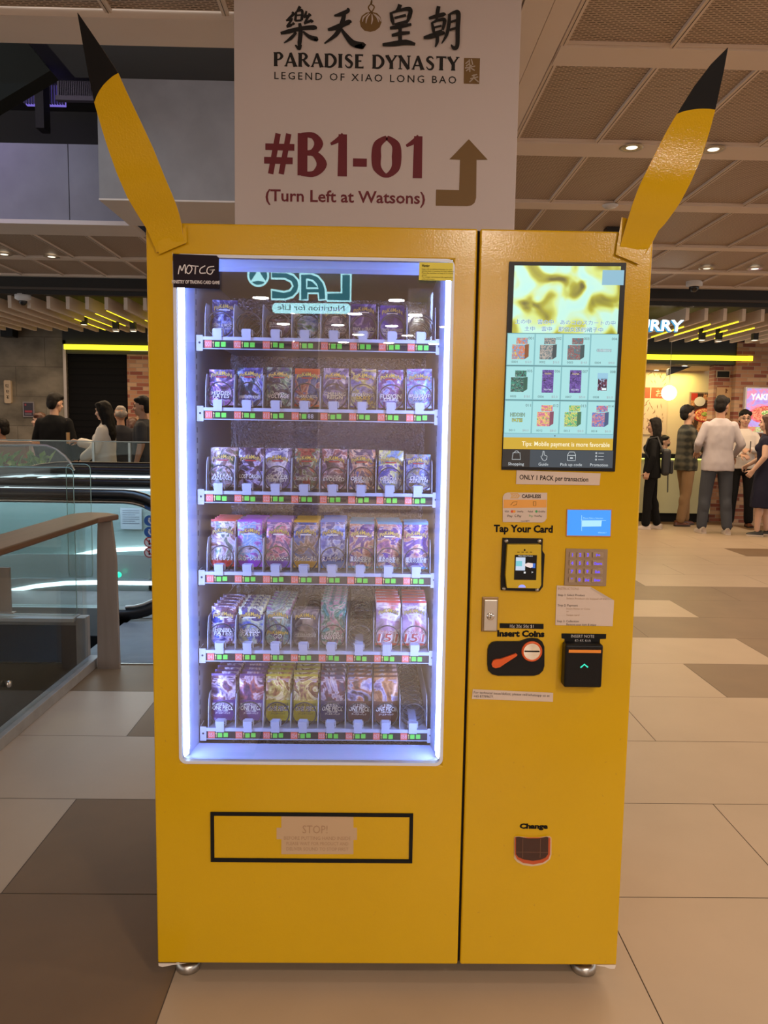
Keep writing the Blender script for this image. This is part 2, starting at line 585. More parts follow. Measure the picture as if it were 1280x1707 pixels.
# strip lamp under the south beam
t = thing('strip_lamp', (-0.33, 1.66, 2.97), 'cool white strip lamp along the edge of the ceiling opening', 'lamp')
a, b = on_y(174, 66, 1.66), on_y(381, 70, 1.66)
MB().box(a[0], b[0], 1.635, 1.665, a[1] - 0.012, a[1], glow('strip_cool', (0.62, 0.82, 1.0), 2.6)).build('diffuser', t)
for f in (0.0, 0.18, 0.80, 0.97):
    x = a[0] + (b[0] - a[0]) * f
    MB().box(x, x + 0.012, 1.640, 1.675, a[1], a[1] + 0.02, glow('strip_cool', (0.62, 0.82, 1.0), 2.6)).build('clip', t)

# ---- ceiling fittings
def downlight(px, py, z=CZ - 0.022, r=0.062, where='', lampc=(1.0, 0.86, 0.66), s=1.6, xy=None):
    x, y = xy or on_z(px, py, z)
    t = thing('downlight', (x, y, z), 'round recessed ceiling downlight ' + where, 'downlight', 'ceiling downlights')
    MB().lathe([(r * 0.80, -0.001), (r, -0.004), (r * 1.08, 0.0)], (x, y, z), STEEL, n=24, caps=False).build('rim', t)
    mb = MB()
    mb.lathe([(r * 0.82, -0.0025), (r * 0.55, -0.0022)], (x, y, z), mat('reflector', (0.75, 0.70, 0.62), 0.2, 1.0), n=24, caps=False)
    mb.build('reflector', t)
    MB().lathe([(0.001, -0.0035), (r * 0.45, -0.0030), (r * 0.5, -0.001)], (x, y, z), glow('downlight_lamp_%d' % int(s * 10), lampc, s), n=20).build('lamp', t)
    return t
downlight(1053, 246, where='on the third cream rail left of the pointed yellow ear')
downlight(1189, 249, where='on the third cream rail past the pointed yellow ear')
downlight(7, 424, where='second from the wall over the escalators', r=0.07)
downlight(86, 428, where='over the escalators, nearer the vending machine', r=0.07)
downlight(1178, 447.5, where='on the last rail before the shop, half dimmed', r=0.07, s=1.0)
downlight(1258, 448, where='on the last rail before the shop, by the frame edge', r=0.07)
def disc_fit(px, py, name, label, cat, r=0.05):
    x, y = on_z(px, py, CZ - 0.022)
    tag(MB().lathe([(0.001, -0.022), (r * 0.7, -0.018), (r, -0.004), (r, 0.0)], (x, y, CZ - 0.022), WHT, n=24).build(name, at=(x, y, CZ - 0.022)), label, cat)
disc_fit(1017, 342, 'smoke_detector', 'white round smoke detector on the fourth cream ceiling rail', 'smoke detector', 0.055)
x, y = on_z(1030, 380, CZ)
tag(MB().box(x - 0.10, x + 0.10, y - 0.05, y + 0.05, CZ - 0.09, CZ - 0.004, mat('fitting_black', (0.02, 0.02, 0.022), 0.4)).build('speaker_box', at=(x, y, CZ)), 'small black box fitting under the ceiling behind the yellow ear', 'speaker')
def dome(px, py, label, yy=None):
    x, y = on_z(px, py, CZ - 0.03)
    t = thing('security_camera', (x, y, CZ - 0.02), label, 'security camera')
    MB().lathe([(0.085, 0.0), (0.085, -0.045), (0.060, -0.055)][::-1], (x, y, CZ - 0.0), WHT, n=24).build('housing', t)
    MB().ball((x, y, CZ - 0.060), 0.052, mat('dome_dark', (0.02, 0.02, 0.025), 0.1)).build('lens_dome', t)
dome(1157, 474, 'white dome security camera on the ceiling edge above the food shop')

# ---- the banner behind the machine
t = thing('sign_board', (0.52, 0.93, 0), 'tall white restaurant direction board standing behind the vending machine', 'sign board')
BX0, BX1, BY = 0.053, 0.986, 0.86
BOARD = vary('board_white', (0.63, 0.57, 0.575), (0.66, 0.60, 0.605), 1.5, 0.75)
MB().box(BX0, BX1, BY, BY + 0.05, 0.0, 3.35, BOARD).build('board', t, bevel=0.002)
ys = BY - 0.0008
def bq(pts):
    return px_y(pts, ys)
BR_, GOLDB, WINE = mat('brush_black', (0.010, 0.009, 0.010), 0.7), mat('board_gold', (0.20, 0.115, 0.035), 0.6), mat('board_wine', (0.155, 0.010, 0.022), 0.6)
def z2(pts):                                                  # points read off the enlarged crop of the board
    return bq([(380 + a * 0.40625, a2 * 0.40625) for a, a2 in pts])
U = 0.40625 * 2.72 / FPX
def brush(pts, ws):
    global LAY
    LAY += 1
    mb.brush(z2(pts), [w * U * 1.2 for w in ws], ys - 0.00012 * LAY, BR_)
LAY = 0
chars = [[], [], [], []]
# the four brush characters
for pts, ws in (
    ([(296, 26), (290, 36), (282, 46)], (10, 9, 2)), ([(262, 50), (268, 58), (250, 76), (240, 84)], (6, 10, 8, 3)), ([(238, 84), (258, 80), (266, 76)], (6, 8, 3)), ([(262, 80), (250, 98), (240, 108)], (7, 8, 4)), ([(240, 110), (258, 104), (268, 96)], (8, 9, 3)), ([(266, 92), (272, 102)], (4, 9)),
    ([(280, 48), (276, 86)], (7, 9)), ([(280, 48), (304, 44), (302, 84)], (6, 9, 9)), ([(278, 64), (302, 62)], (5, 5)), ([(276, 86), (302, 84)], (6, 6)),
    ([(322, 46), (318, 60), (310, 70)], (6, 8, 3)), ([(310, 72), (336, 64), (340, 66)], (6, 8, 3)), ([(336, 56), (322, 82), (312, 96)], (8, 8, 3)), ([(312, 98), (336, 88), (346, 88)], (7, 8, 4)), ([(338, 80), (348, 92)], (4, 10)),
    ([(216, 138), (250, 130), (300, 118), (352, 114), (364, 120)], (8, 14, 12, 15, 5)), ([(294, 96), (298, 130), (294, 176), (290, 200)], (9, 14, 14, 4)), ([(276, 186), (292, 200), (300, 184)], (4, 12, 6)), ([(280, 134), (258, 158), (230, 178)], (8, 11, 3)), ([(308, 130), (334, 152), (362, 162), (354, 166)], (5, 12, 16, 4)),
    ([(436, 66), (462, 60), (492, 46), (490, 34)], (5, 13, 13, 4)), ([(410, 124), (450, 112), (496, 92), (502, 96)], (8, 16, 15, 5)), ([(478, 50), (470, 90), (446, 140), (396, 180)], (12, 15, 14, 4)), ([(462, 116), (484, 148), (514, 180), (554, 190), (520, 192)], (6, 14, 20, 22, 4)),
    ([(706, 20), (700, 36), (686, 50)], (14, 12, 4)), ([(668, 52), (674, 84), (680, 104)], (8, 12, 7)), ([(668, 56), (706, 44), (746, 40), (744, 70), (732, 96)], (6, 9, 14, 14, 6)), ([(682, 76), (730, 64)], (7, 9)), ([(684, 102), (734, 90)], (7, 9)), ([(664, 118), (700, 112), (752, 102)], (9, 13, 8)), ([(672, 148), (706, 140), (746, 136)], (9, 13, 8)), ([(706, 112), (706, 182)], (11, 13)), ([(634, 186), (680, 182), (730, 176), (768, 184)], (9, 16, 17, 8)),
    ([(824, 78), (850, 70), (884, 62), (890, 66)], (8, 12, 13, 5)), ([(864, 28), (858, 60), (856, 84)], (12, 12, 8)), ([(836, 94), (842, 122), (844, 138)], (7, 11, 7)), ([(836, 96), (868, 84), (888, 86), (880, 126)], (6, 9, 13, 8)), ([(844, 116), (876, 108)], (6, 7)), ([(846, 136), (878, 128)], (6, 7)), ([(802, 158), (830, 152), (880, 138), (884, 144)], (8, 16, 12, 4)), ([(858, 138), (858, 172), (850, 196)], (11, 12, 4)),
    ([(908, 60), (906, 100), (896, 146), (876, 182)], (9, 12, 11, 3)), ([(908, 62), (928, 54), (944, 58), (942, 120), (940, 190), (926, 200), (914, 186)], (6, 10, 15, 14, 13, 12, 3)), ([(912, 94), (938, 86)], (7, 8)), ([(908, 126), (936, 118)], (7, 8))):
    cx = sum(p[0] for p in pts) / len(pts)
    chars[0 if cx < 380 else 1 if cx < 600 else 2 if cx < 780 else 3].append((pts, ws))
for ch in chars:
    mb = MB()
    for pts, ws in ch:
        brush(pts, ws)
    mb.build('brush_character', t)
# flared roman capitals
GL = {
 'P': (0.62, [([(0.12, 0), (0.12, 1)], (0.20, 0.20)), ([(0.12, 0.95), (0.38, 0.96), (0.52, 0.74), (0.38, 0.52), (0.12, 0.48)], (0.09, 0.12, 0.20, 0.11, 0.08)), ([(0.0, 0.03), (0.26, 0.03)], (0.06, 0.06)), ([(-0.02, 0.97), (0.2, 0.97)], (0.06, 0.06))]),
 'A': (0.78, [([(0.06, 0), (0.38, 1)], (0.10, 0.11)), ([(0.36, 1.0), (0.68, 0)], (0.16, 0.22)), ([(0.16, 0.30), (0.55, 0.30)], (0.08, 0.08)), ([(-0.03, 0.03), (0.17, 0.03)], (0.06, 0.06)), ([(0.54, 0.03), (0.82, 0.03)], (0.06, 0.06))]),
 'R': (0.74, [([(0.12, 0), (0.12, 1)], (0.20, 0.20)), ([(0.12, 0.95), (0.38, 0.96), (0.52, 0.75), (0.38, 0.54), (0.12, 0.50)], (0.09, 0.12, 0.20, 0.11, 0.08)), ([(0.32, 0.52), (0.52, 0.22), (0.72, 0.03)], (0.12, 0.19, 0.13)), ([(0.0, 0.03), (0.26, 0.03)], (0.06, 0.06)), ([(-0.02, 0.97), (0.2, 0.97)], (0.06, 0.06))]),
 'D': (0.78, [([(0.12, 0), (0.12, 1)], (0.20, 0.20)), ([(0.12, 0.95), (0.42, 0.94), (0.66, 0.66), (0.66, 0.34), (0.42, 0.06), (0.12, 0.05)], (0.09, 0.13, 0.20, 0.20, 0.13, 0.09)), ([(-0.02, 0.97), (0.2, 0.97)], (0.06, 0.06)), ([(-0.02, 0.03), (0.2, 0.03)], (0.06, 0.06))]),
 'I': (0.30, [([(0.14, 0), (0.14, 1)], (0.20, 0.20)), ([(0.0, 0.97), (0.28, 0.97)], (0.06, 0.06)), ([(0.0, 0.03), (0.28, 0.03)], (0.06, 0.06))]),
 'S': (0.60, [([(0.50, 0.80), (0.40, 0.94), (0.20, 0.92), (0.12, 0.72), (0.30, 0.54), (0.48, 0.34), (0.42, 0.08), (0.20, 0.05), (0.06, 0.24)], (0.05, 0.09, 0.13, 0.18, 0.20, 0.18, 0.13, 0.09, 0.05))]),
 'E': (0.60, [([(0.12, 0), (0.12, 1)], (0.20, 0.20)), ([(0.0, 0.955), (0.52, 0.955)], (0.09, 0.10)), ([(0.12, 0.52), (0.42, 0.52)], (0.08, 0.09)), ([(0.0, 0.045), (0.56, 0.045)], (0.09, 0.10)), ([(0.50, 1.0), (0.50, 0.84)], (0.07, 0.02)), ([(0.53, 0.0), (0.53, 0.18)], (0.07, 0.02))]),
 'Y': (0.72, [([(0.06, 0.98), (0.34, 0.46)], (0.21, 0.19)), ([(0.66, 0.98), (0.36, 0.46)], (0.09, 0.10)), ([(0.36, 0.5), (0.36, 0)], (0.20, 0.20)), ([(-0.04, 0.97), (0.2, 0.97)], (0.06, 0.06)), ([(0.52, 0.97), (0.76, 0.97)], (0.06, 0.06)), ([(0.22, 0.03), (0.50, 0.03)], (0.06, 0.06))]),
 'N': (0.80, [([(0.12, 0), (0.12, 1)], (0.09, 0.09)), ([(0.08, 0.98), (0.68, 0.02)], (0.20, 0.20)), ([(0.68, 0), (0.68, 1)], (0.09, 0.09)), ([(0.0, 0.03), (0.25, 0.03)], (0.06, 0.06)), ([(0.56, 0.97), (0.80, 0.97)], (0.06, 0.06)), ([(-0.03, 0.97), (0.15, 0.97)], (0.06, 0.06))]),
 'T': (0.66, [([(0.33, 0), (0.33, 1)], (0.20, 0.20)), ([(0.0, 0.955), (0.66, 0.955)], (0.10, 0.10)), ([(0.03, 1.0), (0.03, 0.80)], (0.07, 0.02)), ([(0.63, 1.0), (0.63, 0.80)], (0.07, 0.02)), ([(0.19, 0.03), (0.47, 0.03)], (0.06, 0.06))]),
 ' ': (0.34, []),
 '#': (0.74, [([(0.16, 0.02), (0.34, 0.98)], (0.11, 0.11)), ([(0.42, 0.02), (0.60, 0.98)], (0.11, 0.11)), ([(0.03, 0.66), (0.74, 0.66)], (0.13, 0.13)), ([(0.0, 0.34), (0.70, 0.34)], (0.13, 0.13))]),
 'B': (0.72, [([(0.13, 0), (0.13, 1)], (0.20, 0.20)), ([(0.10, 0.955), (0.38, 0.95), (0.52, 0.76), (0.38, 0.56), (0.12, 0.53)], (0.09, 0.12, 0.19, 0.12, 0.08)), ([(0.12, 0.53), (0.42, 0.52), (0.60, 0.28), (0.42, 0.05), (0.10, 0.045)], (0.08, 0.12, 0.22, 0.12, 0.09))]),
 '1': (0.46, [([(0.32, 0), (0.32, 1)], (0.19, 0.17)), ([(0.03, 0.76), (0.20, 0.86), (0.34, 0.99)], (0.05, 0.10, 0.10))]),
 '-': (0.44, [([(0.05, 0.34), (0.39, 0.34)], (0.16, 0.16))]),
 '0': (0.74, [([(0.36, 0.955), (0.14, 0.78), (0.11, 0.5), (0.14, 0.22), (0.36, 0.045), (0.58, 0.22), (0.61, 0.5), (0.58, 0.78), (0.36, 0.955)], (0.08, 0.17, 0.20, 0.17, 0.08, 0.17, 0.20, 0.17, 0.08))]),
}
def roman(mbx, s, xa, za, xb, zb, h, mt, gap=0.12, wk=1.0):
    """text from (xa, za) to (xb, zb) along its base line"""
    tot = sum(GL[c][0] for c in s) + gap * (len(s) - 1)
    L = math.hypot(xb - xa, zb - za)
    k = L / tot
    dx, dz = (xb - xa) / L, (zb - za) / L
    u = 0.0
    for c in s:
        for n_, (pts, ws) in enumerate(GL[c][1]):
            ws = [w * wk for w in ws]
            q = []
            for a, b in pts:
                a2 = (u + a) * k
                q.append((xa + a2 * dx - b * h * dz, za + a2 * dz + b * h * dx))
            mbx.brush(q, [w * h * 1.0 if len(pts) > 2 else w * (h + k) / 2 for w in ws], ys - 0.00015 * n_, mt, smooth=len(pts) > 2)
        u += GL[c][0] + gap
mb = MB()
(xa, za), (xb, zb) = z2([(188, 271), (946, 290)])
roman(mb, 'PARADISE DYNASTY', xa, za, xb, zb, 50 * U, BR_, 0.10, 1.22)
(xa, za), (xb, zb) = z2([(190, 324), (936, 343)])
mb.text('LEGEND OF XIAO LONG BAO', xa, za, 27 * U, ys, BR_, w=xb - xa, align='l', bold=0.006, spacing=1.35, rot=math.atan2(zb - za, xb - xa))
mb.build('name_lettering', t)
mb = MB()
(xa, za), (xb, zb) = z2([(148, 716), (800, 732)])
roman(mb, '#B1-01', xa, za, xb, zb, 158 * U, WINE, 0.07, 1.22)
(xa, za), (xb, zb) = z2([(154, 824), (808, 836)])
mb.text('(Turn Left at Watsons)', xa, za, 44 * U, ys, WINE, w=xb - xa, align='l', bold=0.018, rot=math.atan2(zb - za, xb - xa))
mb.build('direction_lettering', t)
mb = MB()
qa = z2([(988, 571), (1066, 656), (1020, 656), (1018, 812), (1012, 832), (998, 843), (980, 846), (852, 844), (854, 778), (948, 780), (952, 656), (908, 654)])
mb.poly([(p[0], ys, p[1]) for p in qa], GOLDB)
mb.build('turn_arrow', t)
mb = MB()
qa = z2([(968, 238), (1034, 239), (1031, 345), (967, 343)])
mb.poly([(p[0], ys, p[1]) for p in qa], GOLDB)
SW_ = mat('seal_pale', (0.48, 0.42, 0.36), 0.7)
for n_, pts in enumerate(([(974, 262), (988, 250)], [(976, 272), (990, 262)], [(990, 244), (992, 268), (1000, 268)], [(998, 242), (1004, 266)], [(972, 280), (1014, 272)], [(992, 270), (992, 296)], [(990, 282), (976, 292)], [(996, 280), (1012, 290)], [(1000, 312), (1022, 306)], [(994, 324), (1026, 316)], [(1010, 306), (1006, 322), (990, 338)], [(1008, 320), (1028, 338)])):
    mb.brush(z2(pts), [4.5 * U] * len(pts), ys - 0.0008 - 0.0001 * n_, SW_)
mb.build('seal_emblem', t)
mb = MB()
qa = z2([(540, 88), (548, 66), (566, 52), (588, 48), (612, 54), (626, 70), (630, 92), (622, 112), (604, 126), (584, 131), (560, 126), (545, 110)])
mb.poly([(p[0], ys, p[1]) for p in qa], GOLDB)
for pts in ([(584, 56), (570, 74), (566, 96)], [(590, 58), (592, 80), (588, 100)], [(596, 56), (612, 72), (618, 92)], [(578, 54), (556, 72), (552, 90)], [(602, 58), (620, 74), (626, 88)]):
    mb.brush(z2(pts), [2 * U, 6 * U, 2 * U], ys - 0.0008, BOARD)
for pts in ([(588, 50), (576, 30), (590, 10), (584, -10)], [(590, 50), (600, 28), (586, 14), (594, -8)]):
    mb.brush(z2(pts), [5 * U, 5 * U, 4 * U, 3 * U], ys, GOLDB)
mb.build('dumpling_emblem', t)
# ================================================================== THE VENDING MACHINE
MW, MD, Z0, Z1, GAP = 1.158, 0.80, 0.06, 1.86, 0.7575
VM = thing('vending_machine', (MW / 2, MD / 2, 0), 'bright yellow glass-fronted vending machine with two long pointed black-tipped ears', 'vending machine')
WX0, WX1, WZ0, WZ1 = 0.064, 0.701, 0.586, 1.788        # window opening
SIDE = mat('cabinet_side', (0.60, 0.32, 0.012), 0.35)
LINER = vary('liner_grey', (0.42, 0.43, 0.47), (0.46, 0.47, 0.51), 6, 0.45)
DARKIN = mat('dark_interior', (0.05, 0.05, 0.055), 0.6)

mb = MB()
mb.box(0.004, 0.02, 0.052, MD, Z0, Z1, SIDE)
mb.box(MW - 0.02, MW - 0.004, 0.052, MD, Z0, Z1, SIDE)
mb.box(0.02, MW - 0.02, 0.052, MD, Z1 - 0.02, Z1 - 0.002, SIDE)
mb.box(0.02, MW - 0.02, 0.052, MD, Z0, Z0 + 0.03, BLKM)
mb.box(0.02, MW - 0.02, MD - 0.02, MD, Z0 + 0.03, Z1 - 0.02, SIDE)
mb.box(0.735, 0.755, 0.052, MD - 0.02, Z0 + 0.03, Z1 - 0.02, BLKM)
mb.build('cabinet', VM)

mb = MB()
xs, zs = [0, WX0, WX1, GAP - 0.003], [Z0, WZ0 - 0.002, WZ1 + 0.002, Z1]
vs = [(x, y, z) for y in (0, 0.05) for z in zs for x in xs]
fs = []
for i in range(3):
    for j in range(3):
        if i == 1 and j == 1:
            continue
        k = j * 4 + i
        fs += [(k, k + 1, k + 5, k + 4), (k + 20, k + 21, k + 17, k + 16)]
for i in range(3):
    fs += [(i + 1, i, i + 16, i + 17), (12 + i, 13 + i, 29 + i, 28 + i), (i * 4, i * 4 + 4, i * 4 + 20, i * 4 + 16), (i * 4 + 7, i * 4 + 3, i * 4 + 19, i * 4 + 23)]
fs += [(5, 6, 22, 21), (10, 9, 25, 26), (9, 5, 21, 25), (6, 10, 26, 22)]
mb.add(vs, fs, YEL)
DOOR = mb.build('display_door', VM)
b = DOOR.modifiers.new('edge', 'BEVEL'); b.width = 0.004; b.segments = 2; b.limit_method = 'ANGLE'
CD = MB().box(GAP + 0.003, MW, 0, 0.05, Z0, Z1, YEL).build('control_door', VM, bevel=0.004)
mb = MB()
mb.box(GAP - 0.003, GAP + 0.003, 0.012, 0.05, Z0 + 0.002, Z1 - 0.002, BLKM)  # black strip put in to darken the gap between the doors
mb.build('door_gap_strip', VM)

# rounded white frame around the pane
FR = mat('frame_white', (0.66, 0.70, 0.82), 0.3)
mb = MB()
out, inn = rrect(WX0 - 0.003, WX1 + 0.003, WZ0 - 0.003, WZ1 + 0.003, 0.018), rrect(WX0 + 0.004, WX1 - 0.004, WZ0 + 0.004, WZ1 - 0.004, 0.013)
n = len(out)
vs = [(p[0], -0.003, p[1]) for p in out] + [(p[0], -0.003, p[1]) for p in inn] + [(p[0], 0.012, p[1]) for p in out] + [(p[0], 0.012, p[1]) for p in inn]
fs = []
for i in range(n):
    j = (i + 1) % n
    fs += [(i, j, n + j, n + i), (i, 2 * n + i, 2 * n + j, j), (n + i, n + j, 3 * n + j, 3 * n + i)]
mb.add(vs, fs, FR)
mb.build('window_frame', DOOR)
PANE = glass('display_glass', (0.97, 0.98, 0.99), 1.5, 2.8)
mb = MB()
mb.poly([(p[0], 0.001, p[1]) for p in rrect(WX0 - 0.001, WX1 + 0.001, WZ0 - 0.001, WZ1 + 0.001, 0.016)], PANE)
mb.build('glass_pane', DOOR)
mb = MB()
mb.poly([(p[0], 0.014, p[1]) for p in rrect(WX0 + 0.002, WX1 - 0.002, WZ0 + 0.002, WZ1 - 0.002, 0.014)], PANE)
mb.build('glass_pane', DOOR)

# interior: splayed reveals, light strips, liner, stucco back
LED = glow('led_strip_white', (0.60, 0.76, 1.0), 7.5)
REV = mat('reveal_enamel', (0.40, 0.46, 0.66), 0.35)
STUC = mat('stucco_aluminium', (0.60, 0.61, 0.66), 0.24, 0.95)
bump(STUC, noise(STUC, coords(STUC), 130, 2, 0.5), 1.0, 0.008)
for x0, s in ((WX0, 1), (WX1, -1)):
    mb = MB()
    a, b2, c = (x0 + s * 0.002, 0.020), (x0 + s * 0.011, 0.044), (x0 + s * 0.019, 0.115)
    mb.add([(a[0], a[1], WZ0), (b2[0], b2[1], WZ0 + 0.004), (b2[0], b2[1], WZ1 - 0.004), (a[0], a[1], WZ1)], [(0, 1, 2, 3) if s < 0 else (3, 2, 1, 0)], LED)
    mb.build('light_strip', VM)
    mb = MB()
    mb.add([(b2[0], b2[1], WZ0), (c[0], c[1], WZ0), (c[0], c[1], WZ1), (b2[0], b2[1], WZ1)], [(0, 1, 2, 3)], REV)
    mb.box(min(b2[0], b2[0] + s * 0.002), max(b2[0], b2[0] + s * 0.002), b2[1] - 0.003, b2[1] + 0.001, WZ0, WZ1, STEEL)
    mb.box(min(c[0] - s * 0.004, c[0]), max(c[0] - s * 0.004, c[0]), 0.115, 0.60, 0.30, WZ1, LINER)
    for k in range(46):                                      # punched slots of the shelf rail
        z = WZ0 + 0.02 + k * 0.026
        mb.box(min(c[0], c[0] + s * 0.0006), max(c[0], c[0] + s * 0.0006), 0.128, 0.134, z, z + 0.013, DARKIN)
    mb.build('side_reveal', VM)
mb = MB()
mb.add([(WX0, 0.018, WZ1 - 0.001), (WX1, 0.018, WZ1 - 0.001), (WX1 - 0.019, 0.115, WZ1 - 0.001), (WX0 + 0.019, 0.115, WZ1 - 0.001)], [(0, 1, 2, 3)], REV)
mb.box(WX0 + 0.019, WX1 - 0.019, 0.115, 0.117, WZ1 - 0.012, WZ1, REV)
mb.build('top_reveal', VM)
mb = MB()
mb.add([(WX0, 0.018, WZ0), (WX1, 0.018, WZ0), (WX1 - 0.019, 0.115, WZ0 + 0.001), (WX0 + 0.019, 0.115, WZ0 + 0.001)], [(3, 2, 1, 0)], REV)
mb.box(WX0 + 0.019, WX1 - 0.019, 0.113, 0.115, WZ0 - 0.2, WZ0 + 0.0005, REV)
mb.build('sill', VM)
mb = MB()
mb.box(WX0 + 0.015, WX1 - 0.015, 0.60, 0.62, 0.30, WZ1 + 0.02, STUC)
mb.box(WX0 + 0.015, WX1 - 0.015, 0.115, 0.60, WZ1 + 0.001, WZ1 + 0.02, DARKIN)
mb.box(WX0 + 0.015, WX1 - 0.015, 0.115, 0.60, 0.30, 0.32, DARKIN)
mb.build('liner', VM)

# shelves
SX0, SX1, NS = 0.1045, 0.6735, 8
SW = (SX1 - SX0) / NS
SHZ = [1.612, 1.440, 1.233, 1.028, 0.825, 0.618]
TRAY = mat('tray_grey', (0.34, 0.37, 0.46), 0.4)
LIP = mat('lip_enamel', (0.42, 0.47, 0.64), 0.35)
FIN = mat('fin_metal', (0.50, 0.53, 0.62), 0.35)
WIRE = mat('coil_wire', (0.05, 0.05, 0.055), 0.3, 0.6)
TAGR, TAGG, TAGD, TAGA = mat('tag_coral', (0.72, 0.13, 0.08), 0.6), mat('tag_green', (0.13, 0.68, 0.06), 0.6), mat('tag_holder', (0.018, 0.018, 0.022), 0.6, spec=0.2), mat('tag_arrow', (0.75, 0.62, 0.20), 0.6)
TAGN = mat('tag_digits', (0.62, 0.42, 0.44), 0.6)
ORD = ['first', 'second', 'third', 'fourth', 'fifth', 'sixth', 'seventh', 'eighth']
ROWN = ['top shelf', 'second shelf', 'third shelf', 'fourth shelf', 'fifth shelf', 'bottom shelf']
coil_me = stop_me = None
_cm = MB()
pts = []
for k in range(11):                                          # turns lie flat and step forward along the bottom, under the packs
    for t in range(-9, 10):
        pts.append((0.031 * sin(pi * t / 10), 0.036 * k + (0.002 if k == 0 else 0.0), 0.031 * cos(pi * t / 10)))
_cm.tube([(0.031 * sin(2 * pi * t / 28), 0.0, 0.031 * cos(2 * pi * t / 28)) for t in range(28)], 0.0017, WIRE, 6, closed=True)
_cm.tube(pts, 0.0012, WIRE, 5)
_fn = MB()
prof = [(0.0, 0.0), (0.0, 0.020), (0.003, 0.050), (0.009, 0.074), (0.020, 0.086), (0.430, 0.086), (0.430, 0.0)]
_fn.add([(-0.0007, a, b_) for a, b_ in prof] + [(0.0007, a, b_) for a, b_ in prof], [tuple(range(7)), tuple(range(13, 6, -1))] + [(i, i + 7, (i + 1) % 7 + 7, (i + 1) % 7) for i in range(7)], FIN)
_st = MB()
_st.box(-0.0105, 0.0105, -0.004, -0.002, -0.006, 0.022, LIP)
_st.box(-0.0105, 0.0105, -0.002, 0.020, 0.020, 0.022, LIP)
_st.box(-0.0135, -0.0115, 0.006, 0.016, 0.006, 0.021, FIN)
_st.box(0.0115, 0.0135, 0.006, 0.016, 0.006, 0.021, FIN)
def reuse(me_obj, name, parent, loc):
    o = me_obj.copy()
    o.name = name
    COL.objects.link(o)
    o.parent = parent
    o.location = loc
    return o
coil0 = fin0 = stop0 = None
for r, z in enumerate(SHZ):
    mb = MB()
    mb.box(SX0, SX1, 0.122, 0.575, z + 0.002, z + 0.006, TRAY)
    mb.box(SX0 - 0.002, SX1 + 0.002, 0.116, 0.122, z + 0.0005, z + 0.0085, LIP)
    mb.box(SX0 - 0.002, SX1 + 0.002, 0.1175, 0.121, z - 0.0195, z + 0.0005, TAGD)
    mb.box(SX0 - 0.002, SX1 + 0.002, 0.1165, 0.122, z - 0.0215, z - 0.0195, LIP)
    sh = mb.build('shelf', VM, at=(SX0, 0.12, z))
    wl = Vector((SX0, 0.12, z))
    for s, xb in ((-1, SX0 - 0.0185), (1, SX1 + 0.0005)):
        b3 = MB()
        b3.box(xb, xb + 0.016, 0.117, 0.119, z - 0.026, z + 0.012, LINER)
        b3.box(xb if s < 0 else xb + 0.014, xb + 0.002 if s < 0 else xb + 0.016, 0.119, 0.160, z - 0.026, z + 0.012, LINER)
        b3.lathe([(0.0028, -0.0005), (0.0028, 0.0)], (xb + 0.008, 0.1168, z - 0.006), BLK, 'y', 12)
        b3.build('bracket', sh)
    for i in range(NS + 1):
        x = SX0 + SW * i + (0.001 if i == 0 else -0.001 if i == NS else 0)
        if fin0 is None:
            fin0 = _fn.build('divider'); fin0.parent = sh; fin0.location = (x - SX0, 0.006, 0.006)
        else:
            reuse(fin0, 'divider', sh, (x - SX0, 0.006, 0.006))
    for i in range(NS):
        xc = SX0 + SW * (i + 0.5)
        for kind in ('coil', 'stop'):
            loc = (xc - SX0, 0.017, 0.041) if kind == 'coil' else (xc - SX0 - 0.002, -0.004, 0.006)
            if kind == 'coil':
                if coil0 is None:
                    coil0 = _cm.build('spiral_coil'); coil0.parent = sh; coil0.location = loc
                else:
                    o = reuse(coil0, 'spiral_coil', sh, loc)
            else:
                if stop0 is None:
                    stop0 = _st.build('product_stop'); stop0.parent = sh; stop0.location = loc
                else:
                    reuse(stop0, 'product_stop', sh, loc)
        if (r, i) in ((0, 1), (4, 5), (5, 7)):
            MB().box(xc - 0.0125, xc + 0.0085, 0.137, 0.215, z + 0.0265, z + 0.0280, LIP).build('guide_plate', sh)
        t = MB()
        xl = SX0 + SW * i + 0.002
        num = '0%d%d' % (r, i + 1)
        t.box(xl, xl + 0.0175, 0.1165, 0.1175, z - 0.0185, z - 0.0005, TAGR)
        t.text(num, xl + 0.0088, z - 0.0150, 0.0110, 0.1163, TAGN, w=0.0145, bold=0.01)
        t.box(xl + 0.0205, xl + 0.0217, 0.1166, 0.1175, z - 0.0160, z - 0.006, TAGA)
        t.add([(xl + 0.0190, 0.1164, z - 0.007), (xl + 0.0232, 0.1164, z - 0.007), (xl + 0.0211, 0.1164, z - 0.002)], [(0, 1, 2)], TAGA)
        j = rnd.uniform(-0.0008, 0.0008)
        t.prism(rrect(xl + 0.0250, xl + 0.0365, z - 0.0155 + j, z - 0.0040 + j, 0.001, 2), 0.1163, 0.1175, TAGG)
        if num == '014':
            t.text('88', xl + 0.047, z - 0.0150, 0.0110, 0.1166, mat('display_digits', (0.5, 0.55, 0.65), 0.5), w=0.014)
        else:
            t.prism(rrect(xl + 0.0400, xl + 0.0515, z - 0.0155 - j, z - 0.0040 - j, 0.001, 2), 0.1163, 0.1175, TAGG)
        t.build('price_tag', sh)

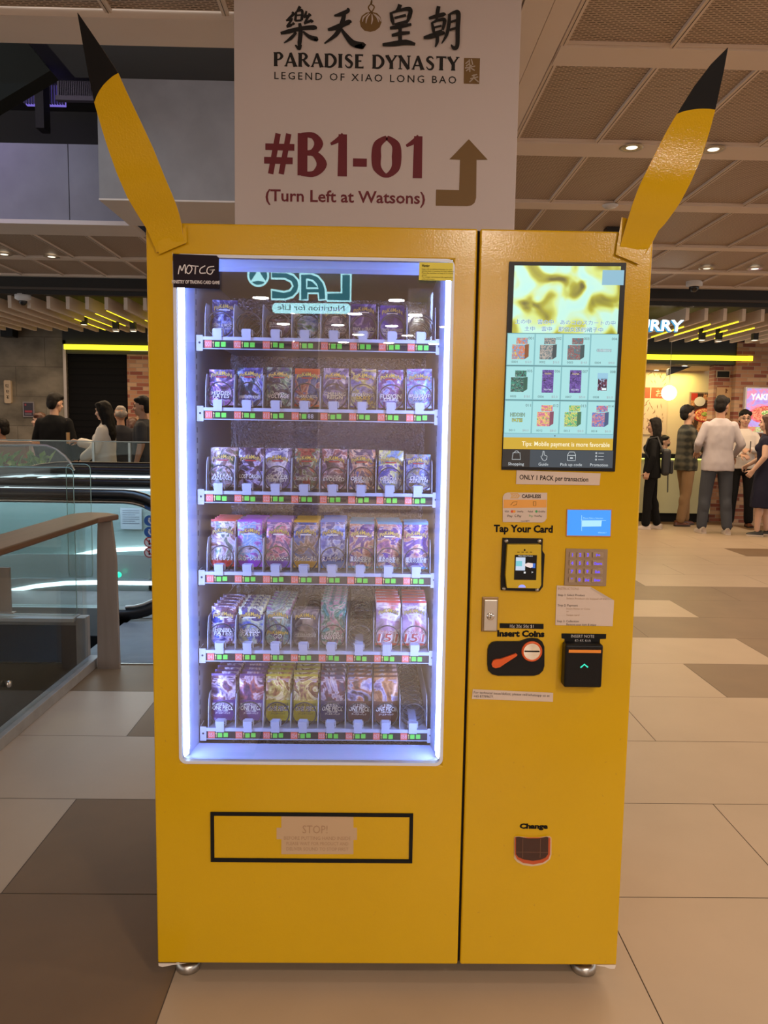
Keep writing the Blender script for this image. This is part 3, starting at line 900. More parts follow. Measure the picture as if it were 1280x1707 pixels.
# ---- feet and torn corners of the wrap
for x in (0.062, 1.094):
    for y in (0.066, 0.70):
        MB().lathe([(0.001, 0), (0.030, 0.0), (0.032, 0.006), (0.032, 0.020), (0.024, 0.026), (0.012, 0.028), (0.012, 0.062)], (x, y, 0.0), STEEL, n=28).build('levelling_foot', VM)
mb = MB()
W2 = mat('torn_wrap', (0.70, 0.62, 0.54), 0.7)
mb.poly([(0.002, -0.001, 0.060), (0.075, -0.001, 0.0605), (0.040, -0.001, 0.056), (0.012, -0.001, 0.050), (0.003, -0.001, 0.053)], W2)
mb.poly([(MW - 0.055, -0.001, 0.060), (MW - 0.002, -0.001, 0.061), (MW - 0.004, -0.001, 0.051), (MW - 0.016, -0.001, 0.0505), (MW - 0.030, -0.001, 0.056)], W2)
mb.build('torn_wrap_edge', VM)
mb = MB()
SC = mat('scuff_brown', (0.20, 0.085, 0.01), 0.7)
for _ in range(46):
    x, z = rnd.choice(((rnd.uniform(0.02, 1.14), rnd.uniform(0.07, 0.32)), (rnd.uniform(0.02, 0.055), rnd.uniform(0.4, 1.6)), (rnd.uniform(0.77, 1.14), rnd.uniform(0.3, 0.7))))
    if abs(x - GAP) < 0.02: continue
    a, l, w = rnd.uniform(0, pi), rnd.uniform(0.001, 0.006), rnd.uniform(0.0004, 0.0010)
    mb.brush([(x, z), (x + l * cos(a), z + l * sin(a))], [w, w * 0.5], -0.0006, SC)
mb.build('scuff_stain', VM)

# ---- ears: cut boards that stand up from the taped front corners
BLKG = mat('black_film', (0.004, 0.003, 0.003), 0.5, spec=0.15)
EDGE = mat('ear_edge', (0.52, 0.36, 0.15), 0.6)
def walk(pts, t):
    ls = [math.dist(pts[i], pts[i + 1]) for i in range(len(pts) - 1)]
    d = t * sum(ls)
    for i, l in enumerate(ls):
        if d <= l or i == len(ls) - 1:
            f = d / l
            return pts[i][0] + (pts[i + 1][0] - pts[i][0]) * f, pts[i][1] + (pts[i + 1][1] - pts[i][1]) * f
        d -= l
def ladder(mbx, L, Rt, cut, top, mt, lean, N=18, M=6):
    """bowed board between two edges; cut: the curve across at its upper (top) or lower end"""
    y = -0.004
    L, Rt, cut = px_y(L, y), px_y(Rt, y), px_y(cut, y)
    F, B = [], []
    for i in range(N + 1):
        t = i / N
        a, b_ = walk(L, t), walk(Rt, t)
        wgt = (t if top else 1 - t) ** 3
        for j in range(M + 1):
            s_ = j / M
            x, z = a[0] + (b_[0] - a[0]) * s_, a[1] + (b_[1] - a[1]) * s_
            c0 = walk(cut, s_)
            st = (cut[0][0] + (cut[-1][0] - cut[0][0]) * s_, cut[0][1] + (cut[-1][1] - cut[0][1]) * s_)
            x += (c0[0] - st[0]) * wgt; z += (c0[1] - st[1]) * wgt
            h = max(0.0, z - 1.82)
            yy = y - lean * math.exp(-((h - 0.13) / 0.09) ** 2) * min(1.0, h * 14) - 0.20 * h
            k_ = (yy - CAM.y) / (y - CAM.y)                  # keep the cut outline while the board leans
            x, z = CAM.x + (x - CAM.x) * k_, CAM.z + (z - CAM.z) * k_
            F.append((x, yy - 0.004, z)); B.append((x, yy, z))
    o = len(F); w = M + 1
    fs = []
    for i in range(N):
        for j in range(M):
            k = i * w + j
            fs += [(k, k + 1, k + w + 1, k + w), (o + k + w, o + k + w + 1, o + k + 1, o + k)]
    mbx.add(F + B, fs, mt, True)
    es = []
    for i in range(N):
        k = i * w
        es += [(k + w, k, o + k, o + k + w), (k + M, k + M + w, o + k + M + w, o + k + M)]
    for j in range(M):
        es += [(j + 1, j, o + j, o + j + 1), (N * w + j, N * w + j + 1, o + N * w + j + 1, o + N * w + j)]
    mbx.add(F + B, es, EDGE)
LL = [(262, 421), (247, 385), (232, 362), (213, 330), (196, 291), (180, 246), (170, 214), (158, 172)]
LR = [(310, 406), (306, 396), (302, 366), (292, 335), (276, 298), (256, 248), (236, 205), (215, 161), (198, 123)]
LC = [(158, 172), (164, 156), (174, 142), (186, 130), (198, 123)]
RL = [(1028, 426), (1040, 385), (1052, 345), (1064, 312), (1079, 281), (1098, 243), (1113, 214), (1127, 191)]
RR = [(1065, 440), (1088, 402), (1094, 388), (1109, 372), (1132, 340), (1150, 305), (1168, 264), (1181, 222), (1191, 184)]
RC = [(1127, 191), (1140, 186), (1158, 183), (1176, 182), (1191, 184)]
mb = MB(); ladder(mb, LL, LR, LC, True, EARF, 0.014)
e = mb.build('ear', VM)
mb = MB(); ladder(mb, [(158, 172), (149, 130), (139, 75), (130, 23)], [(198, 123), (172, 83), (151, 52), (131, 23)], LC, False, BLKG, 0.014)
mb.build('ear_tip', e)
mb = MB(); ladder(mb, RL, RR, RC, True, EARF, 0.014)
e = mb.build('ear', VM)
mb = MB(); ladder(mb, [(1127, 191), (1155, 146), (1184, 108), (1211, 81)], [(1191, 184), (1205, 120), (1212, 81)], RC, False, BLKG, 0.014)
mb.build('ear_tip', e)
# tape over the feet of the ears
TAPE = YEL
mb = MB()
mb.prism(px_y([(262, 404), (310, 377), (312, 404), (265, 424)], -0.0085), -0.0088, -0.0082, TAPE)
mb.build('tape_patch', VM)
mb = MB()
mb.prism(px_y([(1036, 362), (1096, 378), (1066, 441), (1026, 424)], -0.0085), -0.0088, -0.0082, TAPE)
mb.build('tape_patch', VM)

# ---- stickers on the display door
def px_rect(x0, y0, x1, y1, y=0.0):
    a = on_y(x0, y0, y); b_ = on_y(x1, y1, y)
    return min(a[0], b_[0]), max(a[0], b_[0]), min(a[1], b_[1]), max(a[1], b_[1])
def sticker(name, quad, mt, parent, y=-0.0045, th=0.0006, texts=(), extra=None):
    mbx = MB()
    mbx.prism(px_y(quad, y), y, y + th, mt)
    for t in texts:
        s, px, py, hpx, w, mt2 = t[:6]
        kw = t[6] if len(t) > 6 else {}
        x, z = on_y(px, py, y)
        k = (1.0 / FPX) * 1.92
        mbx.text(s, x, z, hpx * k, y - 0.0003, mt2, w=None if w is None else w * k, **kw)
    if extra:
        extra(mbx, y)
    return mbx.build(name, parent)
DK = mat('sticker_dark', (0.012, 0.006, 0.013), 0.6, spec=0.2)
LT = mat('sticker_white_ink', (0.75, 0.72, 0.75), 0.5)
def motcg(mbx, y):
    k = lambda pts: px_y(pts, y - 0.0004)
    strokes = [[(297, 457), (300, 443), (303, 451), (308, 441), (309, 456)], [(313, 443), (310, 452), (315, 456), (320, 448), (316, 442), (313, 444)], [(318, 443), (331, 444)], [(326, 443), (325, 457)], [(342, 443), (334, 448), (334, 455), (343, 455)], [(357, 444), (347, 446), (345, 454), (351, 457), (355, 451), (349, 450), (358, 450)]]
    for s in strokes:
        mbx.brush(k(s), [0.0022] * len(s), y - 0.0004, LT)
sticker('logo_sticker', [(288, 423), (361, 426), (365, 430), (365, 482), (289, 479)], DK, DOOR, texts=[('MINISTRY OF TRADING CARD GAME', 326.5, 473, 5.0, 74, LT, {'bold': 0.02})], extra=motcg)
YST = mat('warning_yellow', (0.70, 0.60, 0.02), 0.4)
wt = [('Warning', 703, 445, 4.0, 12, INK, {'align': 'l', 'bold': 0.03})]
for i, s in enumerate(['Keep a 20 cm minimum between the wall', 'and the back of machine for heat radiation', 'Place the machine to keep it in a level', 'ground', 'For longer operational life application', 'under parameters']):
    wt.append((s, 703, 449.5 + i * 3.3, 2.0, min(50, len(s) * 1.25), INK, {'align': 'l'}))
sticker('warning_sticker', [(699, 437), (755, 438.5), (755, 468), (698, 467)], YST, DOOR, texts=wt)

# ---- delivery flap
FX0, FX1, FZ0, FZ1 = px_rect(351, 1353, 687, 1438)
mb = MB()
t = 0.0088
for a in ((FX0, FX1, FZ1 - t, FZ1), (FX0, FX1, FZ0, FZ0 + t * 1.15), (FX0, FX0 + t, FZ0 + t, FZ1 - t), (FX1 - t, FX1, FZ0 + t, FZ1 - t)):
    mb.box(a[0], a[1], -0.0035, 0.001, a[2], a[3], BLKM)
fl = mb.build('delivery_flap', VM)
MB().box(FX0 + t, FX1 - t, -0.0015, 0.001, FZ0 + t * 1.15, FZ1 - t, YEL).build('flap_panel', fl)
FADED = mat('faded_ink', (0.36, 0.22, 0.12), 0.8)
KRAFT = mat('kraft_notice', (0.50, 0.34, 0.20), 0.8)
sticker('stop_notice', [(469, 1361), (589, 1361), (589, 1424), (469, 1424)], KRAFT, fl, y=-0.0024, texts=[('STOP!', 525, 1389, 14, 42, FADED), ('BEFORE PUTTING HAND INSIDE', 529, 1400, 6, 112, FADED), ('PLEASE WAIT FOR PRODUCT AND', 529, 1409, 6, 104, FADED), ('DELIVER SOUND TO STOP FIRST', 529, 1418, 6, 104, FADED)])
sticker('tape_strip', [(461, 1380), (469, 1380), (469, 1399), (461, 1399)], KRAFT, fl, y=-0.0022)
sticker('tape_strip', [(589, 1380), (595, 1380), (595, 1400), (589, 1400)], KRAFT, fl, y=-0.0022)

# ---- touch screen
SXa, SXb, SZa, SZb = px_rect(842, 437, 1035, 784)
scr = MB().prism(px_y([(849, 436), (1044, 438), (1025, 786), (836, 783)], -0.004), -0.004, 0.004, BLK).build('touch_screen', VM, bevel=0.0015)
def sp(u, v):                                                # a place on the screen, u across and v down, in screen fractions
    ax, az = on_y(849 + (1044 - 849) * u, 436.5 + 1.5 * u, -0.0045)
    bx, bz = on_y(836 + (1025 - 836) * u, 783 + 2.5 * u, -0.0045)
    return ax + (bx - ax) * v, az + (bz - az) * v
def squad(mbx, u0, u1, v0, v1, mt, y=-0.0048):
    pts = [sp(u0, v1), sp(u1, v1), sp(u1, v0), sp(u0, v0)]
    mbx.poly([(p[0], y, p[1]) for p in pts], mt)
def stext(mbx, s, u, v, h, w, mt, y=-0.0056, **kw):
    x, z = sp(u, v)
    mbx.text(s, x, z, h, y, mt, w=w, **kw)
def lit(name, rgb, k=1.0):
    return glow('screen_' + name, lin(rgb), k)
# film being shown: blurred gold and pale shapes
vid = bpy.data.materials.new('screen_film'); vid.use_nodes = True
Pn = P(vid); Pn.inputs['Base Color'].default_value = (0.02, 0.02, 0.02, 1); Pn.inputs['Roughness'].default_value = 0.25
v = coords(vid, 'Object', (1, 1, 1), (0.3, 0, 0.1))
cc = ramp(vid, noise(vid, v, 17, 1.5, 0.4, 0.7), [(0.30, lin((92, 84, 10))), (0.40, lin((168, 164, 30))), (0.47, lin((206, 222, 120))), (0.56, lin((190, 236, 216))), (0.75, lin((176, 232, 226)))])
link(vid, cc, Pn.inputs['Emission Color']); Pn.inputs['Emission Strength'].default_value = 1.0
mb = MB()
squad(mb, 0.045, 0.955, 0.017, 0.335, vid)
squad(mb, 0.80, 0.985, 0.035, 0.105, lit('badge', (130, 178, 200)), -0.0051)
sub = lit('subtitle', (40, 120, 170))
subw = lit('subtitle_edge', (225, 240, 245))
for s, u, vv, w, b_ in (('土の中　雲の中　あのコのスカートの中', 0.50, 0.292, 0.232, 1), ('土中　雲中　那個女孩的裙子中', 0.49, 0.325, 0.182, 1)):
    stext(mb, s, u, vv, 0.0082, w, subw, -0.0054, bold=0.035)
    stext(mb, s, u, vv, 0.0082, w, sub, -0.0058)
mb.build('film_window', scr)
TILE, TLINE, TINK, TPRICE = lit('tile', (158, 214, 216)), lit('tile_line', (120, 178, 184)), lit('tile_ink', (70, 92, 98)), lit('tile_price', (150, 150, 160))
tiles = [('001', '0001', '$16.0', 'box', ((220, 120, 60), (90, 150, 200), (230, 190, 70))), ('002', '0002', '$16.0', 'box', ((80, 110, 120), (180, 170, 160), (60, 80, 90))), ('003', '0003', '$14.0', 'box', ((70, 120, 130), (150, 80, 80), (110, 160, 160))), ('004', '0004', '$90.0', 'GENERATIONS', None),
         ('005', '0005', '$18.0', 'box', ((50, 140, 120), (30, 50, 60), (120, 170, 150))), ('006', '0006', '$5.0', 'pack', ((70, 50, 120), (120, 90, 180), (40, 34, 60))), ('007', '0007', '$5.0', 'pack', ((70, 50, 120), (120, 90, 180), (40, 34, 60))), ('008', '0008', '$5.0', 'bag', ((30, 34, 50), (130, 60, 90), (150, 200, 230))),
         ('011', '0011', '$40.0', 'HIDDEN FATES', None), ('012', '0012', '$8.0', 'box', ((210, 110, 150), (240, 200, 120), (120, 160, 110))), ('013', '0013', '$8.0', 'box', ((90, 180, 130), (220, 220, 110), (60, 110, 140))), ('014', '0014', '$6.0', 'box', ((90, 130, 200), (220, 110, 120), (130, 200, 200)))]
def speck(name, cols):
    m = bpy.data.materials.new('screen_' + name); m.use_nodes = True
    p = P(m); p.inputs['Base Color'].default_value = (0.02, 0.02, 0.02, 1); p.inputs['Roughness'].default_value = 0.25
    link(m, ramp(m, noise(m, coords(m), 190, 2, 0.6, 1.0), [(0.34, lin(cols[0])), (0.48, lin(cols[1])), (0.60, lin(cols[2]))], 'CONSTANT'), p.inputs['Emission Color'])
    p.inputs['Emission Strength'].default_value = 0.9
    return m
for i, (no, nm, pr, kind, cols) in enumerate(tiles):
    c, rr = i % 4, i // 4
    u0, u1 = 0.006 + c * 0.2405, 0.006 + (c + 1) * 0.2405
    v0, v1 = [(0.336, 0.491), (0.493, 0.657), (0.659, 0.822)][rr]
    mb = MB()
    squad(mb, u0, u1, v0, v1, TLINE)
    squad(mb, u0 + 0.006, u1 - 0.006, v0 + 0.004, v1 - 0.004, TILE, -0.0050)
    stext(mb, no, u0 + 0.205, v0 + 0.030, 0.0060, 0.0125, TINK)
    stext(mb, nm, u0 + 0.070, v1 - 0.012, 0.0050, 0.0140, TINK)
    stext(mb, pr, u0 + 0.190, v1 - 0.012, 0.0050, 0.0140, TPRICE)
    y = -0.0054
    if kind == 'box':
        sm = speck('box_' + no, cols); dk = lit('boxside_' + no, tuple(int(a * 0.6) for a in cols[0]))
        squad(mb, u0 + 0.045, u0 + 0.155, v0 + 0.055, v0 + 0.125, sm, y)
        pts = [sp(u0 + 0.155, v0 + 0.125), sp(u0 + 0.190, v0 + 0.112), sp(u0 + 0.190, v0 + 0.052), sp(u0 + 0.155, v0 + 0.055)]
        mb.poly([(p[0], y, p[1]) for p in pts], dk)
        squad(mb, u0 + 0.080, u0 + 0.178, v0 + 0.022, v0 + 0.052, sm, y)
    elif kind == 'pack':
        sm = speck('pack_' + no, cols)
        squad(mb, u0 + 0.075, u0 + 0.175, v0 + 0.018, v0 + 0.128, sm, y)
        stext(mb, 'PoKéMoN', u0 + 0.125, v0 + 0.040, 0.0042, 0.0150, lit('gold', (225, 210, 90)), -0.0058)
        stext(mb, 'TRICK or TRADE', u0 + 0.125, v0 + 0.116, 0.0036, 0.0180, subw, -0.0058)
    elif kind == 'bag':
        squad(mb, u0 + 0.075, u0 + 0.165, v0 + 0.030, v0 + 0.060, lit('bag_top', (140, 190, 215)), y)
        squad(mb, u0 + 0.080, u0 + 0.160, v0 + 0.055, v0 + 0.115, speck('bag', cols), y)
        squad(mb, u0 + 0.118, u0 + 0.155, v0 + 0.102, v0 + 0.112, subw, -0.0058)
    elif kind == 'GENERATIONS':
        stext(mb, 'GENERATIONS', u0 + 0.120, v0 + 0.085, 0.0058, 0.0345, lit('gen_edge', (70, 90, 110)), -0.0054, bold=0.06)
        stext(mb, 'GENERATIONS', u0 + 0.120, v0 + 0.085, 0.0055, 0.0330, subw, -0.0058)
    else:
        stext(mb, 'HIDDEN', u0 + 0.115, v0 + 0.078, 0.0080, 0.0345, lit('hf_edge', (20, 30, 50)), -0.0054, bold=0.06)
        stext(mb, 'HIDDEN', u0 + 0.115, v0 + 0.078, 0.0076, 0.0330, lit('hf_green', (170, 220, 190)), -0.0058)
        stext(mb, 'FATES', u0 + 0.115, v0 + 0.104, 0.0076, 0.0250, lit('hf_edge', (20, 30, 50)), -0.0054, bold=0.06)
        stext(mb, 'FATES', u0 + 0.115, v0 + 0.104, 0.0072, 0.0240, lit('hf_gold', (220, 220, 70)), -0.0058)
    mb.build('product_tile', scr)
mb = MB()
squad(mb, 0.006, 0.968, 0.822, 0.840, lit('page', (140, 192, 205)))
x, z = sp(0.455, 0.830); mb.disc(x, z, 0.0016, -0.0056, lit('page_dot', (60, 80, 90)))
squad(mb, 0.006, 0.968, 0.840, 0.898, lit('tips', (196, 158, 36)), -0.0050)
stext(mb, 'Tips: Mobile payment is more favorable', 0.555, 0.881, 0.0105, 0.207, lit('tips_ink', (245, 235, 200)), bold=0.01)
mb.build('tips_banner', scr)
mb = MB()
squad(mb, 0.004, 0.975, 0.900, 0.985, lit('nav', (44, 60, 72)))
squad(mb, 0.004, 0.245, 0.900, 0.985, lit('nav_on', (12, 14, 18)), -0.0050)
NI = lit('nav_ink', (200, 208, 212))
for u, s, w in ((0.125, 'Shopping', 0.037), (0.365, 'Guide', 0.023), (0.61, 'Pick up code', 0.051), (0.855, 'Promotion', 0.042)):
    stext(mb, s, u, 0.977, 0.0068, w, NI)
def strk(pts, w=0.0011, closed=False):
    p = [sp(*q) for q in pts]
    mb.brush(p + ([p[0]] if closed else []), [w] * (len(p) + closed), -0.0056, NI, smooth=False)
strk([(0.095, 0.915), (0.155, 0.915), (0.162, 0.948), (0.088, 0.948)], closed=True)
x, z = sp(0.125, 0.916); mb.ring(x, z, 0.0042, 0.0053, -0.0056, NI, 12, 0, pi)
strk([(0.345, 0.938), (0.340, 0.930), (0.352, 0.930), (0.358, 0.905), (0.366, 0.905), (0.370, 0.925), (0.395, 0.930), (0.392, 0.945), (0.378, 0.953), (0.360, 0.950)], closed=True)
strk([(0.575, 0.950), (0.575, 0.922), (0.588, 0.908), (0.632, 0.908), (0.645, 0.922), (0.645, 0.950)], closed=True)
strk([(0.575, 0.925), (0.645, 0.925)]); strk([(0.597, 0.938), (0.623, 0.938)], 0.003)
for k in range(3):
    strk([(0.845, 0.912 + k * 0.016), (0.893, 0.912 + k * 0.016)])
    x, z = sp(0.826, 0.912 + k * 0.016); mb.ring(x, z, 0.0010, 0.0022, -0.0056, NI, 10)
mb.build('navigation_bar', scr)

# ---- papers, payment hardware
sticker('limit_notice', [(861, 784), (1001, 789), (999, 809), (860, 807)], PAPER, CD, y=-0.002, texts=[('ONLY 1 PACK per transaction', 923, 801, 7.6, 111, INK, {'bold': 0.015, 'rot': -0.02})])
def cashless(mbx, y):
    g = lambda pts: px_y(pts, y - 0.0002)
    mbx.poly([(p[0], y - 0.0002, p[1]) for p in g([(839, 847), (911, 846), (911, 833), (839, 833)])], mat('cashless_orange', (0.75, 0.34, 0.06), 0.5))
    oc = mat('cashless_tan', (0.62, 0.36, 0.12), 0.5)
    mbx.poly([(p[0], y - 0.0002, p[1]) for p in g([(850, 831), (863, 831), (867, 826.5), (863, 822), (850, 822), (853, 826.5)])], oc)
    for cx, col in ((853.5, (0.65, 0.06, 0.02)), (857, (0.80, 0.30, 0.02))):
        x, z = on_y(cx, 852.5, y); mbx.disc(x, z, 0.0032, y - 0.0003 - 0.0001 * (cx > 855), mat('card_dot_%d' % int(cx), col, 0.5), 14)
    x, z = on_y(894, 852.5, y); mbx.disc(x, z, 0.003, y - 0.0003, mat('pay_green', (0.05, 0.32, 0.10), 0.5), 14)
    for s in ([(851, 842), (855, 837), (862, 836), (861, 841), (855, 843)], [(889, 836), (893, 836), (893, 843), (889, 843), (889, 836)]):
        mbx.brush(g(s), [0.0009] * len(s), y - 0.0004, INK, smooth=False)
sticker('cashless_sticker', [(838, 828), (841, 823), (846, 821), (912, 821.5), (911, 864), (908, 869), (903, 871), (838, 870)], PAPER, CD, y=-0.002, texts=[('GO', 858.5, 829, 5, 9, PAPER), ('CASHLESS', 885.5, 830, 5.5, 31, INK, {'bold': 0.03}), ('VISA', 844.5, 854, 3, 7, INK), ('UnionPay', 867, 854, 3, 10, INK), ('PayLah', 884, 854, 3, 8, INK), ('GrabPay', 903, 854, 3, 11, INK), ('Pay', 850, 862, 4, 8, INK), ('G Pay', 863, 862, 4, 11, INK), ('Pay', 885, 862, 4, 6, mat('pay_green', (0.05, 0.32, 0.10), 0.5)), ('FavePay', 897, 861.5, 3, 12, INK), ('Powered by', 873, 869.5, 2, 9, INK), ('NETS', 879.5, 869.5, 2.4, 6, INK)], extra=cashless)
def lettering(name, s, px, py, hpx, wpx, parent, bold=0.04, y=-0.0009):
    mbx = MB()
    x, z = on_y(px, py, y)
    mbx.text(s, x, z, hpx * 1.92 / FPX, y, INK, w=wpx * 1.92 / FPX, bold=bold)
    return mbx.build(name, parent)
lettering('tap_lettering', 'Tap Your Card', 872, 887, 11.2, 96, CD)
lettering('coin_lettering', 'Insert Coins', 868, 1061, 9.8, 78, CD, 0.055)
lettering('change_lettering', 'Change', 889.5, 1381, 8.2, 48, CD, 0.055)

# card reader
mb = MB()
a = px_rect(838, 896, 906, 988)
mb.prism(px_y([(838, 897), (905, 898), (904, 918), (908, 924), (905, 978), (899, 986), (835, 984), (835, 960)], -0.006), -0.006, 0.0, BLK)
reader = mb.build('card_reader', VM, bevel=0.001)
for x, y in ((844, 902), (899, 902), (840, 981), (895, 983)):
    c = on_y(x, y, -0.0065)
    MB().lathe([(0.0001, -0.0045), (0.0042, -0.0035), (0.0048, 0.0)], (c[0], -0.006, c[1]), STEEL, 'y', 14).build('mounting_screw', reader)
RY = mat('reader_yellow', (0.58, 0.40, 0.015), 0.3)
mb = MB()
mb.prism(px_y([(846, 908), (902, 908), (902, 975), (899, 981), (845, 980), (843, 960)], -0.022), -0.022, -0.006, RY)
for k in range(4):
    c = px_rect(862 + k * 7, 919.8, 866 + k * 7, 920.8, -0.0225)
    mb.rect(*c, -0.0225, INK)
c = on_y(874.5, 917, -0.0225); mb.disc(c[0], c[1], 0.0022, -0.0225, INK, 12)
mb.build('reader_body', reader, bevel=0.003)
c = on_y(870, 979.5, -0.023)
MB().poly([(c[0] + 0.009 * cos(pi * i / 12), -0.0226, c[1] + 0.007 * sin(pi * i / 12)) for i in range(13)], glow('reader_glow', (0.30, 0.34, 1.0), 1.0)).build('reader_lamp', reader)
mb = MB()
a = px_rect(858, 925, 893.5, 967, -0.0222)
mb.rect(*a, -0.0223, BLK)
g = lambda x, y: on_y(x, y, -0.0226)
def rq(x0, y0, x1, y1, mt, dy=0.0):
    c = px_rect(x0, y0, x1, y1, -0.0226); mb.rect(*c, -0.0226 - dy, mt)
rq(860, 929, 875, 951, lit('reader_panel', (190, 205, 225)))
rq(860, 935, 870, 944, lit('reader_teal', (110, 190, 200)), 0.0002)
rq(886, 939, 892, 947, lit('reader_sleeve', (40, 100, 190)))
mb.poly([(q[0], -0.0229, q[1]) for q in [g(874, 943), g(884, 947), g(888, 945), g(888, 939), g(880, 938), g(875, 940)]], lit('reader_hand', (225, 205, 200)))
x, z = g(876, 927.7); mb.text('Please Select Product', x, z, 0.0030, -0.0228, lit('reader_ink', (220, 220, 220)), w=0.034)
x, z = g(887, 956); mb.text('>', x, z, 0.006, -0.0228, lit('reader_ink', (220, 220, 220)))
rq(873, 953, 876, 956, lit('reader_ink', (220, 220, 220)))
mb.build('reader_screen', reader)

# blue display
mb = MB()
mb.prism(px_y([(945, 848.5), (1020, 849), (1018, 895), (943.5, 894)], -0.003), -0.003, 0.0, mat('display_rim', (0.55, 0.22, 0.12), 0.4))
dsp = mb.build('message_display', VM)
mb = MB()
mb.prism(px_y([(946, 850), (1018.5, 850.5), (1017, 893.5), (945, 892.5)], -0.0035), -0.0035, -0.003, glow('display_blue', lin((52, 150, 246)), 1.0))
DW = glow('display_white', lin((170, 225, 255)), 1.0)
for q in ([(970, 868), (1003, 868), (1002, 877.5), (970, 878)],):
    mb.poly([(p[0], -0.0039, p[1]) for p in px_y(q, -0.0039)], DW)
for q in ([(969.5, 859), (969.5, 885)], [(968, 867), (1010, 867.5)]):
    mb.brush(px_y(q, -0.0039), [0.0009] * 2, -0.004, DW, smooth=False)
x, z = on_y(988.5, 865, -0.004); mb.text('Please Make a Selection', x, z, 0.0036, -0.004, DW, w=0.047)
x, z = on_y(1003.5, 889, -0.004); mb.text('Welcome !', x, z, 0.0034, -0.004, DW, w=0.020)
mb.build('display_panel', dsp)

# keypad
mb = MB()
mb.prism(px_y([(943.5, 914.5), (1013, 916), (1010, 977), (940.5, 975.5)], -0.003), -0.003, 0.0, mat('keypad_plate', (0.34, 0.25, 0.17), 0.35, 0.6))
kp = mb.build('keypad', VM, bevel=0.0008)
KEYM, KEYI = mat('keypad_key', (0.40, 0.31, 0.22), 0.3, 0.6), glow('key_violet', (0.10, 0.05, 0.95), 1.3)
for i, row in enumerate((('1', '2', '3', 'F+'), ('4', '5', '6', 'Change'), ('7', '8', '9', 'Exit'), ('*', '0', 'Del', 'Enter'))):
    for j, s in enumerate(row):
        cx = (954.0, 966.8, 979.6, 996.8)[j] - i * 0.45
        cy = 925.0 + i * 13.8
        hw = 4.6 if j < 3 else 8.7
        mb = MB()
        a = px_rect(cx - hw, cy - 4.4, cx + hw, cy + 4.4, -0.006)
        mb.prism(rrect(a[0], a[1], a[2], a[3], 0.0016, 3), -0.0065, -0.003, KEYM)
        w = {1: 0.0058, 2: 0.0095, 3: 0.010, 4: 0.012, 5: 0.0155, 6: 0.0195}[len(s)]
        mb.text(s, (a[0] + a[1]) / 2, a[2] + 0.0026, 0.0078 if len(s) == 1 else 0.0060, -0.0068, KEYI, w=w if len(s) > 1 else None, bold=0.03)
        mb.build('key', kp)

ins = [('INSTRUCTIONS', 930, 983, 3.8, 34, FADED, {'align': 'l'})]
for s, x, y, w, f in (('Step 1: Select Product', 930, 993.5, 44, INK), ('Select Product via keypad of the', 944, 999, 66, FADED), ('Step 2: Payment', 929.5, 1010.5, 33, INK), ('Insert Notes or Coins', 944, 1016, 39, FADED), ('or', 944, 1020.5, 4, FADED), ('Swipe card', 944, 1026.5, 21, FADED), ('Step 3: Collection', 928, 1037, 36, INK), ('Remove your item & enjoy', 944, 1042.5, 49, INK)):
    ins.append((s, x, y, 3.6 if f is INK else 3.0, w, f, {'align': 'l'}))
def fold(mbx, y):
    mbx.poly([(p[0], y - 0.0006, p[1]) for p in px_y([(985, 979), (1022, 1000), (1013, 1000), (984, 981)], y)], mat('paper_shade_back', (0.50, 0.40, 0.33), 0.8))
sticker('instruction_sheet', [(928, 976), (984, 978), (1023.5, 1001), (1021, 1044), (925.5, 1042)], PAPER, CD, y=-0.002, texts=ins, extra=fold)
sticker('service_note', [(788, 1149), (922, 1155), (921.5, 1170), (786.5, 1165)], PAPER, CD, y=-0.002, texts=[('For technical issue/defect, please call/whatsapp us at', 789.5, 1156, 4.2, 126, INK, {'align': 'l', 'rot': -0.035}), ('+65 87789677.', 789.5, 1162.3, 4.2, 33, INK, {'align': 'l', 'rot': -0.03})])

# lock
mb = MB()
a = px_rect(804, 995, 829, 1053, -0.004)
mb.box(a[0], a[1], -0.004, 0.0, a[2], a[3], mat('lock_rim', (0.30, 0.20, 0.10), 0.35, 0.8))
lk = mb.build('lock', VM, bevel=0.001)
a2 = px_rect(807.5, 1000, 828, 1052, -0.010)
MB().box(a2[0], a2[1], -0.010, -0.004, a2[2], a2[3], STEEL).build('lock_handle', lk, bevel=0.0015)
c = on_y(817.5, 1027.5, -0.012)
mb = MB()
mb.lathe([(0.0001, -0.004), (0.0088, -0.004), (0.0098, -0.002), (0.0098, 0.0)], (c[0], -0.010, c[1]), CHROME, 'y', 20)
mb.box(c[0] - 0.0009, c[0] + 0.0009, -0.0144, -0.0139, c[1] - 0.005, c[1] + 0.005, INK)
mb.build('key_cylinder', lk)

# coin mechanism
sticker('coin_value_strip', [(833, 1039), (906, 1040), (906, 1048.5), (833, 1047)], BLKM, CD, y=-0.002, texts=[('10¢ 20¢ 50¢ $1', 869.5, 1046.3, 5.0, 39, mat('strip_ink', (0.55, 0.52, 0.5), 0.6))])
outl = [(813, 1083), (815, 1076), (820, 1071), (828, 1069.5), (866, 1069.5), (873, 1067), (880, 1064.5), (888, 1064), (897, 1065), (904, 1070), (907.5, 1078), (907.5, 1110), (905, 1118), (899, 1124), (890, 1126.5), (830, 1126.5), (820, 1124), (814, 1118), (812.5, 1108)]
coin = MB().prism(px_y(outl, -0.006), -0.006, 0.0, BLK).build('coin_mechanism', VM, bevel=0.001)
mb = MB()
mb.prism(px_y([(819.5, 1107), (822, 1101.5), (827, 1099.5), (834, 1099), (860, 1089.8), (862.5, 1091.5), (861, 1094), (841, 1107), (833, 1112.5), (826, 1114), (821, 1112)], -0.012), -0.012, -0.006, ORANGE)
